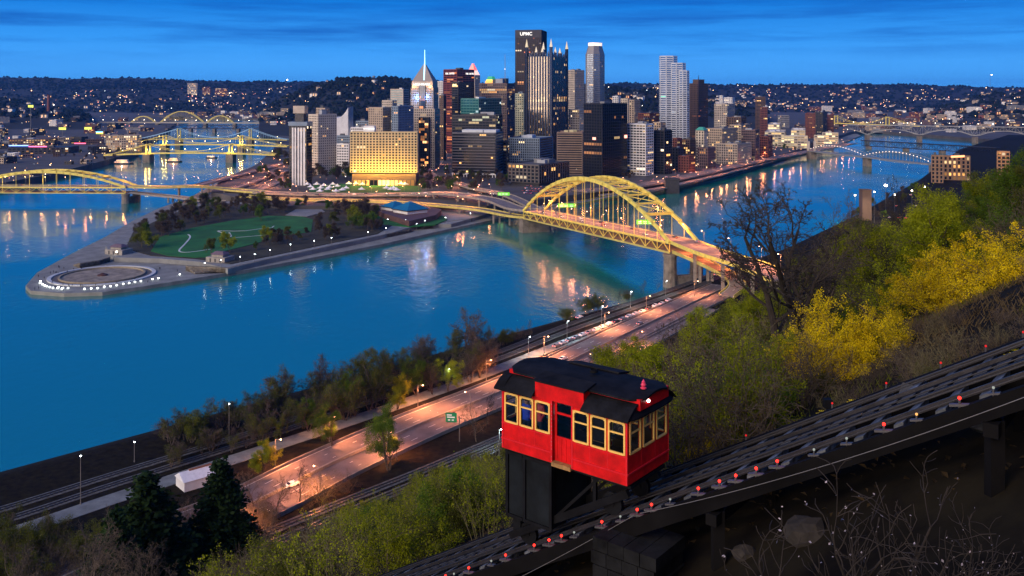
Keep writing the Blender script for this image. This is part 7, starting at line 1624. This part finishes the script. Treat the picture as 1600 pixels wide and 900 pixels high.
# large slope right of the car: trees thick, mixed
n = 0; tries = 0
while n < 150 and tries < 6000:
    tries += 1; px = random.uniform(930, 1660); Y = math.exp(random.uniform(math.log(42), math.log(330))); x = XA(px, Y); z = hill_z(x, Y); yb = YH+(H-z)/Y*F
    if (px > 1262 and Y < 68) or (1130 < px <= 1262 and Y < 64): continue
    if 1040 < px < 1150 and 545 < yb < 720 and Y < 70: keys = ['brush1', 'brush2']
    elif px > 1430 and yb < 420: keys = ['gr1', 'ol1', 'ol1', 'bare1', 'yg1', 'gr1']
    else: keys = ['yg1', 'yg2', 'yg1', 'ol1', 'bare1', 'bare2', 'yg2', 'bare1']
    if try_spot(Y, px, keys, mind=3.2+Y*.018, hmul=1.15): n += 1
n = 0; tries = 0
while n < 130 and tries < 5000:                # understorey
    tries += 1; px = random.uniform(930, 1640); Y = random.uniform(32, 120)
    if px > 1262 and Y < 66: continue
    keys = ['sh_yg', 'sh_ol', 'sh_gr', 'brush1', 'brush1', 'brush2', 'sh_yg'] if px < 1500 else ['sh_ol', 'sh_gr', 'brush1']
    if try_spot(Y, px, keys, mind=1.9): n += 1
n = 0; tries = 0
while n < 95 and tries < 6000:                 # below and left of the car
    tries += 1; px = random.uniform(300, 800); Y = random.uniform(34, 150)
    keys = ['sap1', 'sap2', 'sh_yg', 'brush2', 'sh_gr', 'bare2', 'sap1', 'sh_ol'] if px > 540 else ['brush1', 'brush2', 'brush1', 'sh_ol', 'sap2', 'bare2']
    if try_spot(Y, px, keys, mind=2.0, grp='growth below the funicular car', qmin=5.6): n += 1
n = 0; tries = 0
while n < 40 and tries < 3000:
    tries += 1; px = random.uniform(-60, 330); Y = random.uniform(60, 190)
    if try_spot(Y, px, ['bare1', 'bare2', 'brush1', 'brush2', 'bare2', 'sh_ol'], mind=4, grp='bare growth at the foot of the slope', slack=20): n += 1
# --- single plants that stand out
def at_px(px, Y): x = XA(px, Y); return Vector((x, Y, hill_z(x, Y)-.1))
def stand(key, px, ytop, Y, label, cat, sq=1.0, rz=None):
    p = at_px(px, Y); hgt = ZA(ytop, Y)-p.z; return plant(key, p, hgt/PR[key][2], label, cat, None, rz, sq)
stand('bigbare', 1246, 270, 57, 'big many-limbed bare tree standing against the river', 'tree', 1.6, 2.4); stand('bare2', 1290, 300, 70, 'slimmer bare tree behind the big many-limbed one', 'tree', .8)
stand('bare1', 1410, 268, 110, 'tall thin bare tree before the tan brick mill', 'tree', .8); stand('bare1', 1450, 275, 120, 'second thin bare tree before the tan brick mill', 'tree', .7)
for px, yt, Y, k, sq, lb in ((1335, 462, 45, 'for1', .95, 'big golden forsythia bush beside the track slope'), (1302, 500, 44, 'for2', .85, 'golden forsythia drooping at the edge of the big bush'), (1378, 478, 48, 'for3', .9, 'golden forsythia tucked behind the big bush'), (1462, 415, 60, 'for2', 1.05, 'yellow forsythia bush higher on the slope'), (1515, 380, 62, 'for1', 1.1, 'widest yellow forsythia bush high on the slope'), (1575, 350, 58, 'for3', 1.1, 'yellow forsythia bush at the upper end of the row')):
    stand(k, px, yt, Y, lb, 'shrub', sq)
for px, yt, Y in ((1098, 640, 38), (1135, 640, 37), (1150, 655, 36)): stand('for2', px, yt, Y, 'small sparse forsythia sprig near the car', 'shrub', .8)['group'] = 'forsythia sprigs near the car'
stand('con1', 230, 745, 120, 'broad dark evergreen standing below the slope', 'tree', 1.7); stand('con2', 345, 722, 128, 'pointed dark evergreen next to the broad one', 'tree', 1.4); stand('con2', 180, 800, 112, 'low dark evergreen leaning on the broad one', 'tree', 1.4)
# daffodils by the track
def daffodils(px, Y, n, label):
    p = at_px(px, Y); mb = MB(); gb = MB()
    for i in range(n):
        a, r = random.uniform(0, 6.28), random.uniform(0, .35); b = p+Vector((r*math.cos(a), r*math.sin(a), .08)); h_ = random.uniform(.3, .5); gb.tube(b, b+Vector((0, 0, h_)), .012, .01, 3)
        for k in range(5): t_ = k*1.256; c = b+Vector((0, 0, h_)); mb.add([c, c+Vector((.08*math.cos(t_-.4), .08*math.sin(t_-.4), .03)), c+Vector((.11*math.cos(t_), .11*math.sin(t_), .02)), c+Vector((.08*math.cos(t_+.4), .08*math.sin(t_+.4), .03))], [(0, 1, 2, 3)])
        for k in range(3): t_ = random.uniform(0, 6.28); gb.add([b, b+Vector((.03, 0, 0)), b+Vector((.15*math.cos(t_), .15*math.sin(t_), .35))], [(0, 1, 2)])
    t = thing('daffodil_clump', label, 'flowers', p); mb.build('flowers', leafmat('daffodil_yellow', (.75, .6, .03)), t); gb.build('leaves', L_g, t)
daffodils(1345, 29.5, 46, 'clump of bright yellow daffodils at the track edge'); daffodils(1290, 30.5, 12, 'few scattered daffodils by the post'); daffodils(1590, 25, 16, 'small daffodil group near the upper track')
# posts along the far edge of the track
for px, Y in ((1415, 26.3), (1548, 23.5)):
    p = at_px(px, Y); mb = MB(); mb.beam(p-Vector((.35, .2, .6)), p+Vector((.35, .25, .75)), .55, .32); tag(mb.build('slanting_beam', mat('weathered_timber', (.05, .055, .06), var=.4, scale=3)), 'weathered timber beam leaning against the track edge, '+('lower one by the daffodils' if px < 1500 else 'upper one'), 'beam')
p = at_px(1293, 31.5); mb = MB(); mb.tube(p, p+Vector((0, 0, .7)), .05, .05, 6); mb.box(p.x-.13, p.x+.13, p.y-.13, p.y+.13, p.z+.7, p.z+1.0); tag(mb.build('garden_lantern', M_iron), 'small dark lantern post beside the daffodils', 'lantern')
# slope under the track, near the viewer
for px, yt, Y, k, sq, lb in ((1330, 668, 17, 'blos', 1.0, 'dark bare shrub with tiny white blossoms under the track'), (1490, 770, 15, 'blos', .9, 'second sparse blossoming shrub in the dark slope')):
    stand(k, px, yt, Y, lb, 'shrub', sq)
def rock(p, r, label, seed):
    bm = bmesh.new(); bmesh.ops.create_icosphere(bm, subdivisions=2, radius=r)
    for v in bm.verts: v.co *= 1+.35*mnoise.noise(v.co*(1.6/r)+Vector((seed, 0, 0))); v.co.z *= .7
    me = bpy.data.meshes.new('boulder'); bm.to_mesh(me); bm.free(); me.materials.append(mat('boulder_stone', (.026, .023, .019), rough=.95, var=.45, scale=2, bump=.5)); o = bpy.data.objects.new('boulder', me); C.objects.link(o); o.location = p; tag(o, label, 'boulder')
for i, (px, py, r, lb) in enumerate(((1262, 838, .55, 'largest rounded boulder below the stone pier'), (1165, 868, .3, 'small rock beside the stone pier foot'))):
    h_ = hit(px, py, {'hillside'})
    if h_ is not None: rock(h_+Vector((0, 0, r*.15)), r, lb, i*7)
# leaf litter and twigs on the near slope
lt = MB(); r2 = random.Random(4)
for i in range(5200):
    Y = r2.uniform(9, 60); px = r2.uniform(700, 1700); x = XA(px, Y); u, q = track_uq(x, Y)
    if shore_dist(x, Y) < FOOT+5: continue
    z = hill_z(x, Y)+.03; a = r2.uniform(0, 6.28); l = r2.uniform(.06, .16); c_, s_ = math.cos(a)*l, math.sin(a)*l; h_ = r2.uniform(-.03, .06); lt.add([(x-c_, y_ := Y-s_, z), (x+s_*.5, Y-c_*.5, z+.03+h_), (x+c_, Y+s_, z+h_), (x-s_*.5, Y+c_*.5, z+.03)], [(0, 1, 2, 3)])
lt.build('leaf_litter', L_br, stuff=True)['label'] = 'dry leaf litter strewn over the slope'
for nm_, mt_, n_, lo, seed_, lab_ in (('hill_grass', L_ol, 9000, -.05, 1, 'rough grass tufts on the slope beside the track'), ('dry_grass', leafmat('dry_grass_blade', (.12, .085, .04), col2=(.17, .13, .06)), 16000, -.35, 5, 'dry brown grass and dead stems on the slope beside the track')):
    gr = MB()
    for i in range(n_):
        Y = r2.uniform(20, 78); px = r2.uniform(1000, 1660); x = XA(px, Y); u, q = track_uq(x, Y)
        if q < 5.4 or mnoise.noise(Vector((x*.12, Y*.12, seed_))) < lo: continue
        z = hill_z(x, Y); a = r2.uniform(0, 6.28); h_ = r2.uniform(.15, .5); gr.add([(x, Y, z-.05), (x+.06*math.cos(a), Y+.06*math.sin(a), z-.05), (x+.22*math.sin(a), Y+.22*math.cos(a), z+h_)], [(0, 1, 2)])
    gr.build(nm_, mt_, stuff=True)['label'] = lab_
random.seed(31); k_ = 0
while k_ < 26:
    Y = random.uniform(29, 46); px = random.uniform(1150, 1640); x = XA(px, Y); u, q = track_uq(x, Y)
    if q < 6.5: continue
    plant(random.choice(('brush1', 'brush2', 'sh_ol', 'brush1')), (x, Y, hill_z(x, Y)-.1), random.uniform(.22, .38), 'low brown tuft of brush on the open slope above the track', 'thicket', 'low brush on the open slope'); k_ += 1
# --- strip between river and highway
random.seed(5)
def strip_tree(px, py, hpx, key, lab, grp=None, sq=1.0):
    p = G(px, py, 9.0); plant(key, p-Vector((0, 0, .2)), hpx/F*p.y/PR[key][2], lab, LAB[key][1], grp, None, sq)
for px, py, hp_, k, lb in ((608, 735, 98, 'gr1', 'tall green tree with bare limbs standing beside the highway'), (520, 698, 66, 'gr1', 'round green tree at the river side of the highway'), (410, 742, 58, 'yg1', 'bright green small tree near the white shed'), (585, 640, 95, 'ol1', 'tall pale green tree among the shore trees'), (556, 650, 70, 'gr1', 'green tree beside the tall pale one'), (650, 618, 62, 'gr1', 'small green tree among bare shore trees'), (300, 690, 46, 'sh_ol', 'olive shrub by the riverside track'), (760, 668, 58, 'bare1', 'thin bare tree rising between highway and tracks'), (745, 690, 70, 'bare2', 'second thin bare tree between highway and tracks'), (470, 790, 70, 'bare1', 'twisted bare tree at the lower edge of the highway'), (400, 800, 75, 'bare2', 'crooked bare tree beside the evergreens'), (375, 795, 60, 'bare1', 'small crooked bare tree by the evergreens'), (540, 770, 42, 'brush1', 'low thicket at the highway edge'), (430, 800, 66, 'bare2', 'leaning bare tree hanging over the lower highway edge'), (500, 782, 52, 'brush2', 'pale thicket at the lower highway edge'), (350, 830, 60, 'bare1', 'bare tree by the black parked car'), (480, 668, 50, 'gr1', 'small green tree beside the riverside tracks'), (700, 612, 52, 'yg2', 'yellow-green tree in the shore belt near the pale lamp'), (440, 690, 44, 'ol1', 'olive tree in the thin part of the shore belt'), (620, 640, 56, 'yg1', 'rounded light green tree in the middle of the shore belt')):
    strip_tree(px, py, hp_, k, lb)
for i in range(105):
    px = random.uniform(255, 770); py = np.interp(px, [275, 780], [700, 553])+random.choice((-12, -8, -4, 20, 26, 32))+random.uniform(-3, 3); hp_ = random.uniform(38, 72)*(.75 if px < 420 else 1)
    strip_tree(px, py, hp_, random.choice(('belt1', 'belt2', 'belt1', 'belt3', 'belt3')), 'shore tree in the belt between river and highway', 'belt of shore trees', random.uniform(1.0, 1.6))
for i in range(26):
    px = random.uniform(775, 1110); py = np.interp(px, [775, 885, 1016, 1105], [545, 503, 459, 428])-random.uniform(1, 5); strip_tree(px, py, random.uniform(8, 26), random.choice(('brush1', 'bare2', 'sh_ol', 'bare1')), 'small bare bush on the river edge by the tracks', 'bushes on the river edge')
for i in range(80):
    px = random.uniform(-20, 420); py = np.interp(px, [0, 420], [845, 800])+random.uniform(8, 70); strip_tree(px, py, random.uniform(30, 62), random.choice(('brush1', 'brush2', 'bare2', 'sh_ol')), 'bare shrub between the tracks and the foot of the hill', 'shrubs below the hill foot')
for i in range(40):
    px = random.uniform(330, 1000); py = np.interp(px, [330, 644, 1000], [892, 760, 604])+random.uniform(3, 16); p = G(px, py, 9.0); strip_tree(px, py, random.uniform(12, 26), random.choice(('brush1', 'brush2', 'sh_ol', 'sh_yg')), 'low shrub at the foot of the hillside', 'shrubs at the hill foot')
# --- park trees
random.seed(8)
def park_tree(px, py, hpx, key, lab, grp, z=5.5, sq=1.0): p = G(px, py, z); plant(key, p, hpx/F*p.y/PR[key][2], lab, 'tree', grp, None, sq)
for (px, py, hp_, k, lb, sq) in ((239, 388, 27, 'pk_y1', 'round bright yellow-green tree at the west end of the lawn', 1.15), (222, 387, 30, 'pk_o1', 'olive tree beside the bright one', 1.1), (360, 395, 32, 'pk_y1', 'yellow-green tree by the stone pavilion', .9), (330, 398, 24, 'pk_o1', 'olive tree leaning by the stone pavilion', 1.0), (420, 380, 26, 'pk_y1', 'yellow-green tree among the lawn trees', .9), (520, 372, 22, 'pk_y1', 'yellow-green tree at the east wood edge', 1.0), (556, 352, 30, 'pk_y1', 'taller yellow-green tree in the east wood', .9), (575, 360, 28, 'pk_g1', 'green tree at the east wood edge', 1.0), (400, 322, 22, 'pk_y1', 'yellow-green tree by the viaduct', 1.2), (300, 326, 20, 'pk_y1', 'pale green tree at the neck of the park', 1.0), (408, 345, 24, 'pk_g1', 'green tree at the north edge of the lawn', 1.0)):
    park_tree(px, py, hp_, k, lb, None, sq=sq)
def in_poly(x, y, P):
    c = False
    for i in range(len(P)):
        (xa, ya), (xb, yb) = P[i], P[i-1]
        if (ya > y) != (yb > y) and x < (xb-xa)*(y-ya)/(yb-ya+1e-9)+xa: c = not c
    return c
for poly, n, hr in (([(205, 372), (250, 378), (300, 355), (360, 343), (420, 335), (470, 336), (480, 324), (345, 320), (290, 330), (245, 345)], 56, (15, 24)), ([(372, 398), (440, 386), (520, 376), (592, 362), (602, 350), (560, 345), (500, 350), (470, 366), (420, 376)], 30, (13, 22)), ([(496, 346), (590, 346), (596, 332), (520, 326), (500, 332)], 18, (16, 24))):
    k = 0; used = []
    while k < n:
        x, y = random.uniform(200, 605), random.uniform(318, 400)
        if not in_poly(x, y, poly) or any((x-a)**2+((y-b)*3)**2 < 40 for a, b in used): 
            used = used[-60:]; 
            if random.random() < .02: used = used[5:]
            continue
        used.append((x, y)); key = random.choice(('pk_b1', 'pk_b2', 'pk_b1', 'pk_b2', 'pk_o1', 'pk_b1', 'pk_g1')); park_tree(x, y, random.uniform(*hr), key, LAB[key][0]+' in the woods of the point', 'woods of the point park'); k += 1
# city trees
for (xa, xb, ya, yb, n, hr) in ((640, 705, 268, 300, 34, (10, 16)), (690, 800, 278, 300, 36, (11, 18)), (480, 545, 262, 283, 26, (12, 20)), (395, 452, 270, 300, 30, (9, 15)), (430, 452, 240, 262, 18, (9, 14)), (905, 1010, 270, 292, 18, (7, 11)), (1300, 1470, 300, 345, 50, (9, 18)), (1180, 1330, 222, 238, 24, (5, 9)), (560, 650, 285, 291, 10, (5, 8)), (100, 240, 236, 262, 30, (5, 9))):
    for i in range(n):
        x, y = random.uniform(xa, xb), random.uniform(ya, yb); p = hit(x, y, {'city_ground', 'north_bank', 'event_lawn', 'hillside'} if xa != 1300 else {'hillside'})
        if p is None: continue
        key = random.choice(('pk_b1', 'pk_b2', 'pk_o1', 'pk_g1', 'pk_b2')); plant(key, p, random.uniform(*hr)/F*p.y/PR[key][2], LAB[key][0].replace('park', 'street')+' between the roads and towers', 'tree', 'street trees of the city')
# ================================================================== THE HILLTOP BEHIND THE VIEWER: unseen deck and upper station, added to shade the near slope
t = thing('unseen_observation_deck', 'unseen railed timber deck at the hilltop, added with the station for shade', 'deck', (-2, -5, H-1.75)); mb = MB()
for i in range(28): mb.box(-14+i*.9, -13.12+i*.9, -11, 1.2, H-1.8, H-1.68)
mb.build('deck_boards', mat('deck_timber', (.09, .075, .06), var=.3, scale=2), t, stuff=True)
mb = MB()
for z in (.5, 1.05): mb.beam((-14, 1.15, H-1.68+z*.8), (11, 1.15, H-1.68+z*.8), .06, .06)
mb.build('railing', M_iron, t)
t = thing('unseen_upper_station', 'unseen brick upper station house of the funicular, added to shade the slope', 'building', (17, -9, H-6)); mb = MB(); mb.box(11, 25, -16, 0.5, H-8, H+6); mb.build('wall', w_brick, t); mb = MB(); mb.add([(10, -17, H+6), (26, -17, H+6), (26, 1.5, H+6), (10, 1.5, H+6), (18, -17, H+11), (18, 1.5, H+11)], [(0, 1, 4), (2, 3, 5), (1, 2, 5, 4), (3, 0, 4, 5), (3, 2, 1, 0)]); mb.build('roof', W('shingle', (.05, .05, .055)), t)

# ================================================================== EVENING HAZE
mb = MB(); mb.box(-14000, 14000, -2600, 18000, -9, 330)
hz_ = mb.build('haze', None or bpy.data.materials.new('haze_air')); hz_['kind'] = 'stuff'; hz_['label'] = 'thin blue evening haze over the valley'
m = bpy.data.materials['haze_air']; m.use_nodes = True
for n in list(m.node_tree.nodes):
    if n.type != 'OUTPUT_MATERIAL': m.node_tree.nodes.remove(n)
pv_ = m.node_tree.nodes.new('ShaderNodeVolumePrincipled'); pv_.inputs['Color'].default_value = (.08, .36, 1, 1); pv_.inputs['Density'].default_value = 3.2e-5; pv_.inputs['Anisotropy'].default_value = .2
m.node_tree.links.new(pv_.outputs[0], m.node_tree.nodes['Material Output'].inputs['Volume'])
